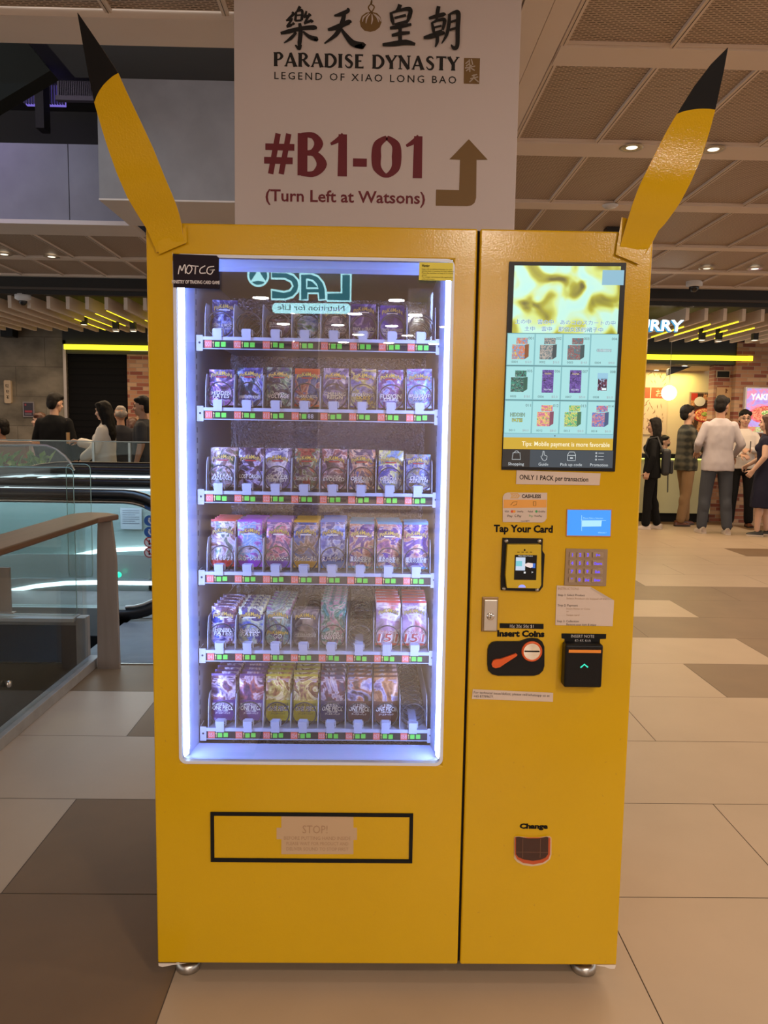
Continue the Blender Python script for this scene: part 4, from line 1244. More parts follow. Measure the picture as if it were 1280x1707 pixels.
mb.build('return_lever', coin, bevel=0.001)
c = on_y(886.8, 1086.5, -0.010)
mb = MB()
mb.lathe([(0.0195, -0.002), (0.0235, -0.005), (0.0250, -0.002), (0.0250, 0.004)], (c[0], -0.006, c[1]), ORANGE, 'y', 32, caps=False)
mb.build('slot_ring', coin)
mb = MB()
mb.lathe([(0.0001, -0.0035), (0.0200, -0.0030)], (c[0], -0.006, c[1]), CHROME, 'y', 32)
mb.box(c[0] - 0.018, c[0] + 0.018, -0.0108, -0.0094, c[1] - 0.0006, c[1] + 0.0022, INK)
mb.build('coin_slot', coin)

# note acceptor
sticker('note_label', [(936, 1056), (1010.5, 1057), (1010, 1065), (1000, 1065), (1000, 1073), (941, 1072), (941, 1065), (936, 1064)], BLKM, CD, y=-0.002, texts=[('INSERT NOTE', 971, 1063, 5, 38, mat('strip_ink', (0.55, 0.52, 0.5), 0.6)), ('$2 $5 $10', 971, 1071, 5, 26, mat('strip_ink', (0.55, 0.52, 0.5), 0.6))])
a = px_rect(942, 1074, 1002, 1146, -0.03)
mb = MB()
mb.box(a[0], a[1], -0.034, 0.0, a[2], a[3], BLK)
note = mb.build('note_acceptor', VM, bevel=0.005, segs=3)
b_ = px_rect(948, 1083, 1001.5, 1088.5, -0.035)
MB().box(b_[0], b_[1], -0.036, -0.033, b_[2], b_[3], mat('note_orange', (0.80, 0.26, 0.03), 0.4)).build('note_slot', note)
mb = MB()
q = px_y([(967.5, 1113), (974, 1107.5), (980, 1112.5)], -0.0345)
mb.brush(q, [0.0032] * 3, -0.0346, glow('arrow_green', (0.02, 0.85, 0.55), 1.1), smooth=False)
mb.build('arrow_lamp', note)

# change tray
ot = [(857, 1397), (859, 1395), (864, 1394.5), (880, 1396.5), (898, 1396.5), (912, 1394.5), (917, 1395), (919, 1397), (919, 1424), (917, 1432), (909, 1439), (899, 1442.5), (886, 1444), (872, 1442), (862, 1437), (857, 1431)]
mb = MB(); mb.prism(px_y(ot, -0.002), -0.002, 0.0, mat('tray_rim', (0.66, 0.50, 0.34), 0.3))
ct = mb.build('change_tray', VM)
MB().prism(px_y([(858.5, 1397.5), (917.5, 1397.5), (917, 1424), (914, 1432), (905, 1438), (889, 1441), (872, 1438.5), (862, 1432), (858.5, 1425)], -0.006), -0.006, -0.002, mat('tray_orange', (0.50, 0.08, 0.02), 0.2)).build('tray_lip', ct, bevel=0.001)
mb = MB()
BR = mat('tray_brown', (0.050, 0.018, 0.012), 0.18)
mb.prism(px_y([(860, 1395.5), (865, 1395.2), (880, 1397.8), (898, 1397.8), (911, 1395.2), (914, 1396), (913.5, 1424), (909, 1430), (900, 1433.5), (888, 1435), (874, 1433), (864, 1429), (860, 1424)], -0.007), -0.007, -0.006, BR)
LN = mat('tray_lines', (0.16, 0.07, 0.04), 0.3)
for q in ([(871.5, 1398), (871, 1430)], [(901, 1398), (900, 1430)], [(860, 1420.5), (913, 1421)]):
    mb.brush(px_y(q, -0.0073), [0.0012] * 2, -0.0073, LN, smooth=False)
mb.build('tray_flap', ct)
# ================================================================== CARD PACKS, one by one on their shelves
def pack_mat(key, cols, seed, scale=34.0):
    m = bpy.data.materials.new('pack_foil_' + key)
    m.use_nodes = True
    p = P(m)
    p.inputs['Roughness'].default_value = 0.28
    p.inputs['Metallic'].default_value = 0.25
    v = coords(m, 'Object', (1, 0.2, 1), (seed * 1.37, seed * 0.61, seed * 2.11))
    n1 = noise(m, v, scale, 3, 0.55, 1.6)
    dark = lambda c, f: tuple(v_ * f for v_ in c)
    pale = tuple(min(255, v_ * 0.55 + 115) for v_ in cols[2])
    st = [(0.25, dark(cols[0], 0.40)), (0.37, dark(cols[1], 0.92)), (0.46, cols[2]), (0.505, pale), (0.55, dark(cols[3], 0.95)), (0.64, dark(cols[0], 0.85)), (0.76, dark(cols[1], 0.40))]
    c1 = ramp(m, n1, [(a, lin(c)) for a, c in st])
    n2 = noise(m, v, scale * 4.5, 2, 0.6, 0.8)
    mx = node(m, 'ShaderNodeMixRGB', blend_type='SOFT_LIGHT')
    mx.inputs['Fac'].default_value = 0.5
    link(m, c1, mx.inputs['Color1'])
    link(m, ramp(m, n2, [(0.35, (0.02, 0.02, 0.02)), (0.62, (1, 1, 1))]), mx.inputs['Color2'])
    link(m, mx.outputs['Color'], p.inputs['Base Color'])
    bump(m, noise(m, coords(m, 'Object', (1, 0.3, 1.6), (seed, 0, 0)), 42, 2), 0.25, 0.004)
    return m
def plain_foil(name, rgb):
    return mat('pack_' + name, lin(rgb), 0.3, 0.2)
GOLD, NAVY = mat('logo_gold', lin((226, 196, 84)), 0.4), mat('logo_navy', lin((24, 34, 96)), 0.4)
PWHITE = mat('print_white', (0.80, 0.80, 0.82), 0.4)
PDARK = mat('print_dark', (0.012, 0.012, 0.03), 0.4)
PRED = mat('print_red', lin((176, 40, 48)), 0.4)

def wrapper(w, h, t, front, band=None, band_top=0.0, band_bot=0.0, crimp=0.006):
    """pillow pack standing on its lower seam, front towards -y"""
    mbx = MB()
    nx, nz = 6, 9
    def grid(s):
        vs = []
        for j in range(nz + 1):
            z = crimp + (h - 2 * crimp) * j / nz
            for i in range(nx + 1):
                x = -w / 2 + w * i / nx
                u, q = 2 * i / nx - 1, 2 * j / nz - 1
                d = t / 2 * (1 - u ** 4) * (1 - abs(q) ** 3.0) + 0.0004
                d += 0.0009 * sin(9 * u + 5 * q) * (1 - u * u) * (1 - q * q)
                vs.append((x, s * d, z))
        return vs
    fr, bk = grid(-1), grid(1)
    fA, fB, fC = [], [], []
    for j in range(nz):
        zc = crimp + (h - 2 * crimp) * (j + 0.5) / nz
        for i in range(nx):
            k = j * (nx + 1) + i
            q = (k, k + 1, k + nx + 2, k + nx + 1)
            (fB if band and (zc > h - band_top or zc < band_bot) else fA).append(q)
            fC.append(q[::-1])
    mbx.add(fr, fA, front, True)
    if fB:
        mbx.add(fr, fB, band, True)
    mbx.add(bk, fC, front, True)
    top = band or front
    zig = 18
    for z0, z1 in ((0, crimp), (h - crimp, h)):
        zt = [(-w / 2 + w * i / zig, (0.0010 if i % 2 else 0.0)) for i in range(zig + 1)]
        vs = []
        up = z0 > 0
        for x, d in zt:
            vs += [(x, 0.0, z1 - d if up else z1), (x, 0.0, z0 if up else z0 + d)]
        mbx.add(vs, [(2 * i + 1, 2 * i + 3, 2 * i + 2, 2 * i) for i in range(zig)], top)
    e = []
    for i in (0, nx):
        for j in range(nz):
            e.append((i + j * (nx + 1), i + (j + 1) * (nx + 1)))
    vs = fr + bk
    o = len(fr)
    mbx.add(vs, [(a, b_, b_ + o, a + o) for a, b_ in e], front)
    return mbx

def logo(mbx, x, z, w, y, arch=True):
    s = 'PoKéMoN'
    for mt, bo, yy in ((NAVY, 0.07, y), (GOLD, 0.012, y - 0.0003)):
        pts, fs, x0, x1, y0, y1 = text_geo(s, bo)
        k = w / (text_geo(s, 0.012)[3] - text_geo(s, 0.012)[2])
        cx = (x0 + x1) / 2
        vs = []
        for a, b_ in pts:
            p = (a - cx) * k
            vs.append((x + p, yy, z + b_ * k * 1.15 - 0.6 * p * p * (1 if arch else 0) / max(w, 1e-3)))
        mbx.add(vs, fs, mt)

# look: words for the label; cols: four colours of the printed foil; title lines: (text, height in mm, z in mm, colour)
W_, D_, R_, G_ = PWHITE, PDARK, PRED, GOLD
PK = []
def pk(row, col, look, cols, titles=(), h=0.120, w=0.060, depth=1, band=None, bt=0.0, bb=0.0, logo_z=0.093, lean=-6, turn=0, y=0.152, header=False, scale=34.0, x=0.0, lw=0.051):
    dh = (0.016, 0.021, 0.026, 0.013, 0.024, 0.016)[row] * (0.4 if h < 0.08 else 1.0)
    q = (h - dh) / h
    h -= dh; bt *= q; bb *= q; w = min(w + 0.003, 0.0635); turn *= 0.6; scale *= 0.68
    logo_z = logo_z and logo_z * q
    titles = [(a, b_, c_ * q, d_) for a, b_, c_, d_ in titles]
    PK.append(dict(row=row, col=col, look=look, cols=cols, titles=titles, h=h, w=w, depth=depth, band=band, bt=bt, bb=bb, logo_z=logo_z, lean=lean, turn=turn, y=y, header=header, scale=scale, x=x, lw=lw))
# top shelf
pk(0, 0, 'deep blue foil', ((40, 52, 140), (30, 34, 80), (96, 116, 200), (60, 60, 130)), [('SUN & MOON', 8, 30, W_), ('COSMIC ECLIPSE', 4, 23, W_)], h=0.112, w=0.060, turn=4, y=0.188, logo_z=0.086)
pk(0, 2, 'low violet and navy', ((50, 40, 90), (90, 60, 120), (40, 50, 110), (120, 80, 90)), [('SUN & MOON', 8, 36, W_), ('BURNING SHADOWS', 4, 30, W_)], h=0.056, w=0.062, y=0.188, logo_z=None, lean=-4)
pk(0, 3, 'small green and sky blue', ((90, 120, 180), (70, 130, 80), (150, 170, 210), (90, 130, 90)), [('BOOSTER', 6, 12, W_)], h=0.068, w=0.054, y=0.188, logo_z=None)
pk(0, 4, 'grey and slate blue', ((110, 110, 150), (80, 84, 120), (150, 140, 160), (90, 80, 100)), [('SUN & MOON', 8, 24, W_), ('UNIFIED MINDS', 4, 18, W_)], h=0.096, w=0.060, y=0.188, logo_z=0.074)
pk(0, 5, 'plain purple', ((76, 48, 150), (70, 42, 140), (84, 56, 160), (64, 38, 124)), [('TRICK or TRADE', 8, 26, W_), ('TRADING CARD GAME', 4, 18, W_)], h=0.108, w=0.060, y=0.188, logo_z=0.086, scale=12)
pk(0, 6, 'cream-edged purple', ((80, 50, 160), (72, 44, 144), (90, 60, 170), (64, 38, 124)), [('TRICK or TRADE', 8, 24, W_), ('TRADING CARD GAME', 4, 16, W_)], h=0.106, w=0.060, y=0.188, logo_z=0.084, scale=12, turn=-5)
# second shelf
pk(1, 0, 'pink and violet misty', ((120, 84, 130), (90, 70, 110), (190, 130, 200), (90, 96, 160)), [('HIDDEN', 9, 32, W_), ('FATES', 9, 22, W_)], h=0.112)
pk(1, 1, 'dark navy and teal', ((24, 30, 80), (60, 60, 130), (100, 110, 200), (30, 80, 110)), [('UNBROKEN BONDS', 7, 22, W_)], h=0.118)
pk(1, 2, 'black and green', ((22, 30, 50), (60, 70, 150), (70, 110, 90), (30, 34, 90)), [('VOLTAGE', 9, 24, W_), ('VIVID', 6, 34, W_)], h=0.120)
pk(1, 3, 'red-topped steel blue', ((80, 100, 170), (120, 140, 210), (160, 80, 70), (60, 70, 130)), [('DARKNESS', 7, 26, W_), ('ABLAZE', 6, 19, G_)], h=0.118, bt=0.022, band=plain_foil('ember', (196, 78, 44)))
pk(1, 4, 'purple and navy', ((70, 60, 130), (50, 44, 100), (110, 100, 180), (80, 90, 150)), [('CHILLING', 9, 34, W_), ('REIGN', 9, 24, W_)], h=0.120)
pk(1, 5, 'violet and lime-edged', ((80, 80, 170), (120, 120, 210), (170, 160, 80), (90, 60, 140)), [('EVOLVING', 8, 33, W_), ('SKIES', 8, 24, G_)], h=0.120)
pk(1, 6, 'magenta and lilac', ((110, 80, 180), (180, 110, 200), (90, 110, 210), (120, 60, 130)), [('FUSION', 11, 28, W_), ('STRIKE', 7, 20, W_)], h=0.118)
pk(1, 7, 'pale iridescent', ((120, 140, 210), (190, 180, 230), (100, 160, 200), (150, 110, 190)), [('BRILLIANT', 8, 33, W_), ('STARS', 8, 24, W_)], h=0.122)
# third shelf
pk(2, 0, 'sage green and mauve', ((120, 130, 110), (90, 120, 90), (170, 150, 160), (150, 110, 110)), [('ASTRAL', 9, 32, W_), ('RADIANCE', 8, 23, W_)], h=0.128, depth=2)
pk(2, 1, 'pale-topped dark violet', ((70, 56, 90), (50, 44, 74), (150, 140, 200), (100, 70, 100)), [('LOST ORIGIN', 10, 30, W_)], h=0.128, depth=2)
pk(2, 2, 'lavender silver', ((150, 140, 210), (110, 110, 180), (190, 190, 230), (90, 80, 130)), [('SILVER', 10, 30, W_), ('TEMPEST', 8, 21, W_)], h=0.128, depth=2)
pk(2, 3, 'scarlet and olive', ((120, 120, 100), (180, 80, 80), (90, 110, 90), (110, 80, 130)), [('SCARLET & VIOLET', 9, 26, W_)], h=0.128, depth=2)
pk(2, 4, 'red-bottomed dusk', ((110, 90, 130), (70, 60, 90), (150, 120, 150), (160, 90, 90)), [('PALDEA', 7, 34, W_), ('EVOLVED', 9, 25, W_)], h=0.128, depth=2)
pk(2, 5, 'orange and storm grey', ((120, 100, 130), (90, 110, 190), (180, 120, 90), (90, 80, 110)), [('OBSIDIAN', 10, 28, W_), ('FLAMES', 7, 20, W_)], h=0.128, depth=2)
pk(2, 6, 'pale blue and yellow', ((90, 110, 200), (150, 180, 230), (200, 200, 110), (110, 90, 160)), [('OBSIDIAN', 10, 28, W_), ('FLAMES', 7, 20, W_)], h=0.126, depth=2, turn=-4)
pk(2, 7, 'teal and gold', ((70, 120, 150), (190, 200, 190), (40, 50, 120), (150, 130, 80)), [('CROWN', 9, 34, W_), ('ZENITH', 9, 24, W_)], h=0.118, depth=1, y=0.152)
# fourth shelf: long Japanese packs with a header strip
pk(3, 0, 'red-edged grey', ((120, 120, 140), (150, 90, 80), (190, 180, 200), (90, 130, 110)), [('バイオレット', 11, 20, W_)], h=0.136, depth=4, band=plain_foil('red_band', (196, 60, 48)), bt=0.012, bb=0.014, header=True, logo_z=0.100)
pk(3, 1, 'bright violet', ((130, 120, 220), (210, 210, 240), (90, 150, 220), (160, 60, 200)), [('スカーレット', 11, 20, W_)], h=0.136, depth=4, band=plain_foil('violet_band', (150, 50, 200)), bt=0.012, bb=0.014, header=True, logo_z=0.100)
pk(3, 2, 'pink rainbow', ((130, 90, 170), (90, 150, 130), (190, 90, 140), (110, 80, 150)), [('トリプレットビート', 11, 20, W_)], h=0.136, depth=4, band=plain_foil('plum_band', (120, 80, 190)), bt=0.012, bb=0.014, header=True, logo_z=0.100)
pk(3, 3, 'gold-edged slate', ((90, 90, 140), (150, 140, 160), (110, 80, 70), (80, 110, 190)), [('クレイバースト', 11, 20, W_)], h=0.136, depth=4, band=plain_foil('gold_band', (204, 160, 50)), bt=0.012, bb=0.014, header=True, logo_z=0.100)
pk(3, 4, 'royal blue', ((60, 80, 180), (90, 110, 220), (140, 160, 230), (50, 60, 150)), [('スノーハザード', 11, 20, W_)], h=0.138, depth=4, band=plain_foil('blue_band', (50, 110, 200)), bt=0.012, bb=0.014, header=True, logo_z=0.100)
for c in (5, 6, 7):
    pk(3, c, ('purple and ember', 'crimson and purple', 'violet and flame')[c - 5], ((120, 70, 170), (150, 80, 150), (190, 130, 110), (80, 60, 150)), [('黒炎の支配者', 11, 20, W_)], h=0.134, depth=4 - (c == 7), band=plain_foil('teal_band', (40, 130, 170)), bt=0.012, bb=0.012, header=True, logo_z=0.098, turn=(-3, 0, 3)[c - 5])
# fifth shelf
pk(4, 0, 'brown and blue starry', ((90, 80, 130), (60, 80, 190), (190, 180, 220), (120, 70, 90)), [('SHINING', 10, 40, W_), ('FATES', 10, 29, W_)], h=0.122, depth=5)
pk(4, 1, 'blue and lime starry', ((70, 90, 190), (110, 130, 230), (190, 200, 160), (80, 70, 120)), [('SHINING', 10, 38, W_), ('FATES', 10, 27, W_)], h=0.122, depth=5)
pk(4, 2, 'pastel blue and pink', ((100, 120, 200), (160, 120, 190), (120, 160, 150), (150, 150, 120)), [('PoKéMoN', 9, 34, G_), ('GO', 12, 20, W_)], h=0.126, depth=6)
pk(4, 3, 'silver and black', ((120, 110, 130), (160, 150, 160), (50, 44, 60), (130, 120, 130)), [('CELEBRATIONS', 8, 28, D_)], h=0.116, depth=2, scale=16)
pk(4, 4, 'green and turquoise', ((70, 150, 150), (90, 180, 200), (60, 110, 90), (190, 140, 160)), [('VSTAR', 8, 34, W_), ('UNIVERSE', 11, 20, W_)], h=0.142, depth=6, logo_z=None, y=0.150)
for c in (6, 7):
    pk(4, c, ('white-spotted pink', 'rosy white-spotted')[c - 6], ((214, 190, 214), (220, 130, 140), (226, 214, 230), (190, 150, 200)), [('ポケモンカード', 8, 38, PRED), ('151', 20, 14, PRED)], h=0.142, depth=5, band=plain_foil('red_edge', (214, 70, 64)), bt=0.008, bb=0.008, header=True, logo_z=0.106, scale=14, turn=(2, -3)[c - 6])
# bottom shelf
rows6 = [((110, 80, 130), (90, 64, 110), (190, 170, 200), (150, 90, 90), 'ROMANCE DAWN', 'plum and white', W_, (96, 60, 130)), ((110, 76, 130), (90, 60, 110), (180, 150, 190), (170, 90, 90), 'ROMANCE DAWN', 'mauve and red', W_, (96, 60, 130)),
         ((170, 150, 70), (150, 100, 70), (190, 180, 100), (150, 70, 60), 'KINGDOMS OF INTRIGUE', 'yellow with red figure', D_, (186, 176, 50)), ((170, 150, 80), (140, 90, 90), (190, 180, 110), (110, 40, 60), 'KINGDOMS OF INTRIGUE', 'yellow with dark figure', D_, (186, 176, 50)),
         ((50, 50, 110), (90, 80, 160), (150, 140, 190), (110, 30, 70), '強大な敵', 'indigo', W_, (70, 66, 110)), ((100, 60, 70), (60, 40, 60), (130, 130, 190), (190, 130, 110), '頂上決戦', 'maroon and blue', W_, (80, 40, 50)), ((170, 110, 80), (120, 80, 80), (140, 130, 180), (190, 140, 100), '頂上決戦', 'orange-brown and grey', W_, (96, 56, 50))]
for c, (a, b_, c_, d, t1, look, ink, lower) in enumerate(rows6):
    pk(5, c, look, (a, b_, c_, d), [(t1, 7, 47, ink), ('ONE PIECE', 11, 34, ink), ('CARD GAME', 3.5, 29, ink), ('ブースターパック', 4, 22, W_ if ink is W_ else D_)], h=0.140, w=0.061, depth=5, band=plain_foil('lower_%d' % c, lower), bt=0.0, bb=0.056, header=True, logo_z=None, scale=24, turn=(-2, 3, 0, 2, -2, 1, 3)[c])

TH = 0.013
DEEP = ['front of', 'second from the front', 'third from the front', 'fourth from the front', 'fifth from the front', 'sixth from the front']
for i, d in enumerate(PK):
    fm = pack_mat('%d_%d' % (d['row'], d['col']), d['cols'], i + 1.0, d['scale'])
    body = wrapper(d['w'], d['h'], TH, fm, d['band'], d['bt'], d['bb'])
    yf = -TH / 2 - 0.0018
    if d['header']:
        for s in (-1, 1):
            hx = s * d['w'] * 0.25
            body.box(hx - d['w'] * 0.19, hx + d['w'] * 0.19, -0.0032, -0.0024, d['h'] - 0.021, d['h'] - 0.0165, mat('print_pale', lin((190, 170, 190)), 0.5))
            body.box(hx - d['w'] * 0.15, hx + d['w'] * 0.19, -0.0032, -0.0024, d['h'] - 0.0145, d['h'] - 0.0125, mat('print_pale', lin((190, 170, 190)), 0.5))
    root0 = None
    z = SHZ[d['row']] + 0.0145
    xc = SX0 + SW * (d['col'] + 0.5) + d['x']
    for k in range(d['depth']):
        yk = d['y'] + 0.036 * k
        rot = (R(d['lean']), R(rnd.uniform(-1.2, 1.2)), R(d['turn'] + rnd.uniform(-1.5, 1.5)))
        lab = 'card pack at the front of the %s slot' % ORD[d['col']] if k == 0 else 'card pack, %s in the %s slot' % (DEEP[k], ORD[d['col']])
        if root0 is None:
            root0 = o = body.build('card_pack')
        else:
            o = root0.copy(); COL.objects.link(o)
        o.location = (xc + rnd.uniform(-0.0012, 0.0012), yk + 0.004, z)
        o.rotation_euler = rot
        tag(o, '%s %s, %s' % (d['look'], lab, ROWN[d['row']]), 'card pack', 'card packs on the ' + ROWN[d['row']])
        if k == 0:
            if d['logo_z']:
                mb = MB(); logo(mb, 0, d['logo_z'], d['lw'], yf)
                mb.box(-0.014, 0.014, yf, yf + 0.0004, d['logo_z'] - 0.0065, d['logo_z'] - 0.0035, PRED if d['row'] in (1, 2) else PWHITE)
                l = mb.build('logo_print'); l.parent = o
            mb = MB()
            for s, hh, zz, ink in d['titles']:
                wd = min(0.054, 0.0090 * len(s) * hh / 10 * (1.35 if ord(s[0]) > 1000 else 1.0))
                other = PDARK if ink in (PWHITE, GOLD) else PWHITE
                if hh >= 8:
                    mb.text(s, 0.0005, zz / 1000 - 0.0004, hh / 1000, yf - 0.0002, other, w=wd * 1.03, bold=0.06, shear=0.10)
                mb.text(s, 0, zz / 1000, hh / 1000, yf - 0.0006, ink, w=wd, bold=0.015, shear=0.10)
            l = mb.build('title_print'); l.parent = o

# the clear sleeve standing empty in the last slot of the top shelf
CLR = glass('clear_sleeve_film', (0.93, 0.95, 0.97), 1.45, 2.2, 0.05)
mb = MB()
x, z = SX0 + SW * 7.5, SHZ[0] + 0.0145
for y in (0.181, 0.199):
    mb.rect(x - 0.031, x + 0.031, z, z + 0.130, y, CLR)
mb.poly([(x - 0.031, 0.181, z), (x - 0.031, 0.199, z), (x - 0.031, 0.199, z + 0.13), (x - 0.031, 0.181, z + 0.13)], CLR)
mb.poly([(x + 0.031, 0.181, z), (x + 0.031, 0.199, z), (x + 0.031, 0.199, z + 0.13), (x + 0.031, 0.181, z + 0.13)], CLR)
tag(mb.build('plastic_sleeve', at=(x, 0.166, z)), 'empty clear plastic sleeve standing in the eighth slot of the top shelf', 'plastic sleeve')
# ================================================================== ESCALATOR WELL WITH ITS GUARD
GLS = glass('guard_glass', (0.93, 0.965, 0.96), 1.45, 1.0)
GEDGE = mat('glass_edge', (0.30, 0.48, 0.44), 0.2)
STONE = vary('kerb_stone', (0.22, 0.21, 0.20), (0.28, 0.27, 0.26), 12, 0.45)
DSTEEL = vary('brushed_dark_steel', (0.27, 0.23, 0.21), (0.33, 0.285, 0.26), 3, 0.42, 0.5, sc=(8, 8, 0.6))
TRUSS = mat('truss_black', (0.016, 0.017, 0.017), 0.22)
PITM = mat('pit_dark', (0.020, 0.020, 0.020), 0.6)
WOOD = vary('rail_wood', (0.085, 0.038, 0.020), (0.12, 0.055, 0.029), 3, 0.38, detail=6, sc=(16, 1, 16))
# well: dark walls and a low floor
mb = MB()
mb.box(-8.0, -1.0, -0.1, 6.5, -2.7, -2.6, PITM)
mb.box(-1.12, -1.10, 0.0, 2.70, -2.5, -0.004, PITM)
mb.box(-1.12, -0.98, 2.62, 6.5, -2.5, -0.006, PITM)
mb.box(-8.0, -1.10, -0.02, 0.0, -2.5, -0.004, PITM)
mb.box(-8.1, -8.0, -0.1, 6.5, -2.6, 0.0, PITM)
mb.box(-8.0, -1.0, 6.48, 6.5, -2.5, -0.004, PITM)
struct(mb, 'wall_well')
# guard along the well: base channel, glass, wooden rail, steel post
t = thing('guard_rail', (-1.08, 1.6, 0), 'glass guard with flat brown wooden handrail along the escalator well', 'guard rail')
ZR = 0.895
MB().box(-1.118, -1.055, 0.02, 2.66, 0.0, 0.055, STONE).build('base_channel', t, bevel=0.003)
gl = MB(); gl.box(-1.094, -1.082, 0.02, 2.54, 0.055, ZR - 0.035, GLS)
gl.build('glass_pane', t)
rail = MB()
o = []
xo, xi = -1.190, -0.985
zz0, zz1 = ZR - 0.030, ZR
pts = [(xo, 0.02), (xi, 0.02), (xi - 0.0, 2.52), (xi - 0.035, 2.64), (xo + 0.04, 2.655), (xo, 2.60)]
pts = [(on_z(0, 931, ZR)[0], 0.02), (-1.19, 0.02), (-1.19, 2.60), (-1.13, 2.66), (-0.985, 2.66), (-0.905, 2.60), (-0.965, 2.44)]
pts = [(-0.985, 0.02), (-1.175, 0.02), (-1.175, 2.58), (-1.110, 2.68), (-0.990, 2.66), (-0.905, 2.58), (-0.960, 2.40)]
rail.add([(p[0], p[1], zz0) for p in pts] + [(p[0], p[1], zz1) for p in pts], [tuple(range(7)), tuple(range(13, 6, -1))] + [(i, i + 7, (i + 1) % 7 + 7, (i + 1) % 7) for i in range(7)], WOOD)
rail.build('handrail', t, bevel=0.006)
mb = MB()
c = [on_y(164, 1113, 2.585), on_y(200, 1113, 2.585), on_y(194, 930, 2.585), on_y(186, 868, 2.585), on_y(164, 872, 2.585), on_y(163, 925, 2.585)]
c = [(c[0][0], 0.0), (c[1][0], 0.0)] + [p for p in c[2:]]
c = [(p[0], min(p[1], zz0)) for p in c]
mb.prism(c, 2.57, 2.60, DSTEEL)
mb.build('post', t, bevel=0.002)
x, z = on_y(15, 1140, 1.5)
c = on_y(15, 1140, 1.62)
mb = MB()
yy = (-1.08 - CAM.x) / (ray(15, 1140).x) * ray(15, 1140).y + CAM.y
zz = (-1.08 - CAM.x) / (ray(15, 1140).x) * ray(15, 1140).z + CAM.z
MB().lathe([(0.001, -1.072), (0.014, -1.073), (0.016, -1.082)][::-1], (0, yy, zz), STEEL, 'x', 18).build('glass_bolt', t)
# end pier and return kerb
mb = MB()
mb.box(-1.180, -1.125, 2.62, 2.70, 0.0, 0.285, STONE)
tag(mb.build('kerb_pier', bevel=0.004, at=(-1.15, 2.66, 0)), 'short grey stone pier at the corner of the escalator well', 'pier')
t = thing('glass_screen', (-1.9, 2.70, 0), 'frameless glass screen on a grey kerb across the escalator well', 'glass screen')
mb = MB(); mb.box(-6.0, -1.185, 2.64, 2.72, 0.235, 0.285, STONE); mb.box(-6.0, -1.185, 2.60, 2.64, 0.262, 0.285, mat('kerb_top', (0.42, 0.42, 0.40), 0.5))
mb.build('kerb', t, bevel=0.003)
MB().box(-6.0, -1.185, 2.645, 2.72, -2.5, 0.235, TRUSS).build('kerb_face', t)
a, b = on_y(121, 968, 2.68), on_y(150, 786, 2.68)
def pane(x0, x1, z0, z1, y):
    mbx = MB(); mbx.box(x0, x1, y, y + 0.010, z0, z1, GLS)
    p = mbx.build('glass_pane', t)
    e = MB()
    r = 0.0022
    ring = [(q[0], y + 0.005, q[1]) for q in rrect(x0, x1, z0, z1, 0.03, 4)]
    e.tube(ring, r, GEDGE, 5, closed=True)
    e.build('glass_edge', p)
pane(-6.0, a[0] + 0.02, 0.285, b[1] + 0.02, 2.675)
pane(a[0] - 0.03, on_y(150, 790, 2.70)[0], on_y(140, 962, 2.70)[1], b[1] + 0.04, 2.700)
mb = MB()
c0, c1 = on_y(0, 940, 2.62), on_y(19, 1020, 2.62)
mb.box(c1[0] - 0.13, c1[0], 2.61, 2.63, c1[1], c0[1] - 0.02, DSTEEL)
mb.box(c1[0] - 0.13, c1[0] + 0.02, 2.60, 2.64, c1[1] - 0.006, c1[1], DSTEEL)
mb.build('clamp_post', t)

# ---- escalators running down to the left
TEAL = vary('escalator_panel', (0.30, 0.36, 0.37), (0.36, 0.42, 0.43), 2, 0.28, 0.35)
LEDG = glow('escalator_guide_led', (0.80, 0.93, 1.0), 1.1)
RUB = mat('handrail_rubber', (0.010, 0.010, 0.011), 0.28)
LEDC = glow('escalator_led', (0.74, 0.93, 1.0), 3.2)
PANEL = vary('pale_backing', (0.52, 0.55, 0.56), (0.60, 0.63, 0.64), 1.5, 0.35, 0.2)
def rib_mat():
    m = vary('comb_ribs', (0.24, 0.23, 0.23), (0.30, 0.29, 0.29), 8, 0.35, 0.5)
    w = node(m, 'ShaderNodeTexWave', wave_type='BANDS', bands_direction='Y')
    w.inputs['Scale'].default_value = 22
    link(m, coords(m), w.inputs['Vector'])
    bump(m, w.outputs['Fac'], 1.0, 0.006)
    mxr = node(m, 'ShaderNodeMixRGB', blend_type='MULTIPLY')
    mxr.inputs['Fac'].default_value = 0.8
    src = P(m).inputs['Base Color'].links[0].from_socket
    link(m, src, mxr.inputs['Color1'])
    link(m, ramp(m, w.outputs['Fac'], [(0.2, (0.12, 0.12, 0.12)), (0.6, (1, 1, 1))]), mxr.inputs['Color2'])
    link(m, mxr.outputs['Color'], P(m).inputs['Base Color'])
    return m
RIB = rib_mat()
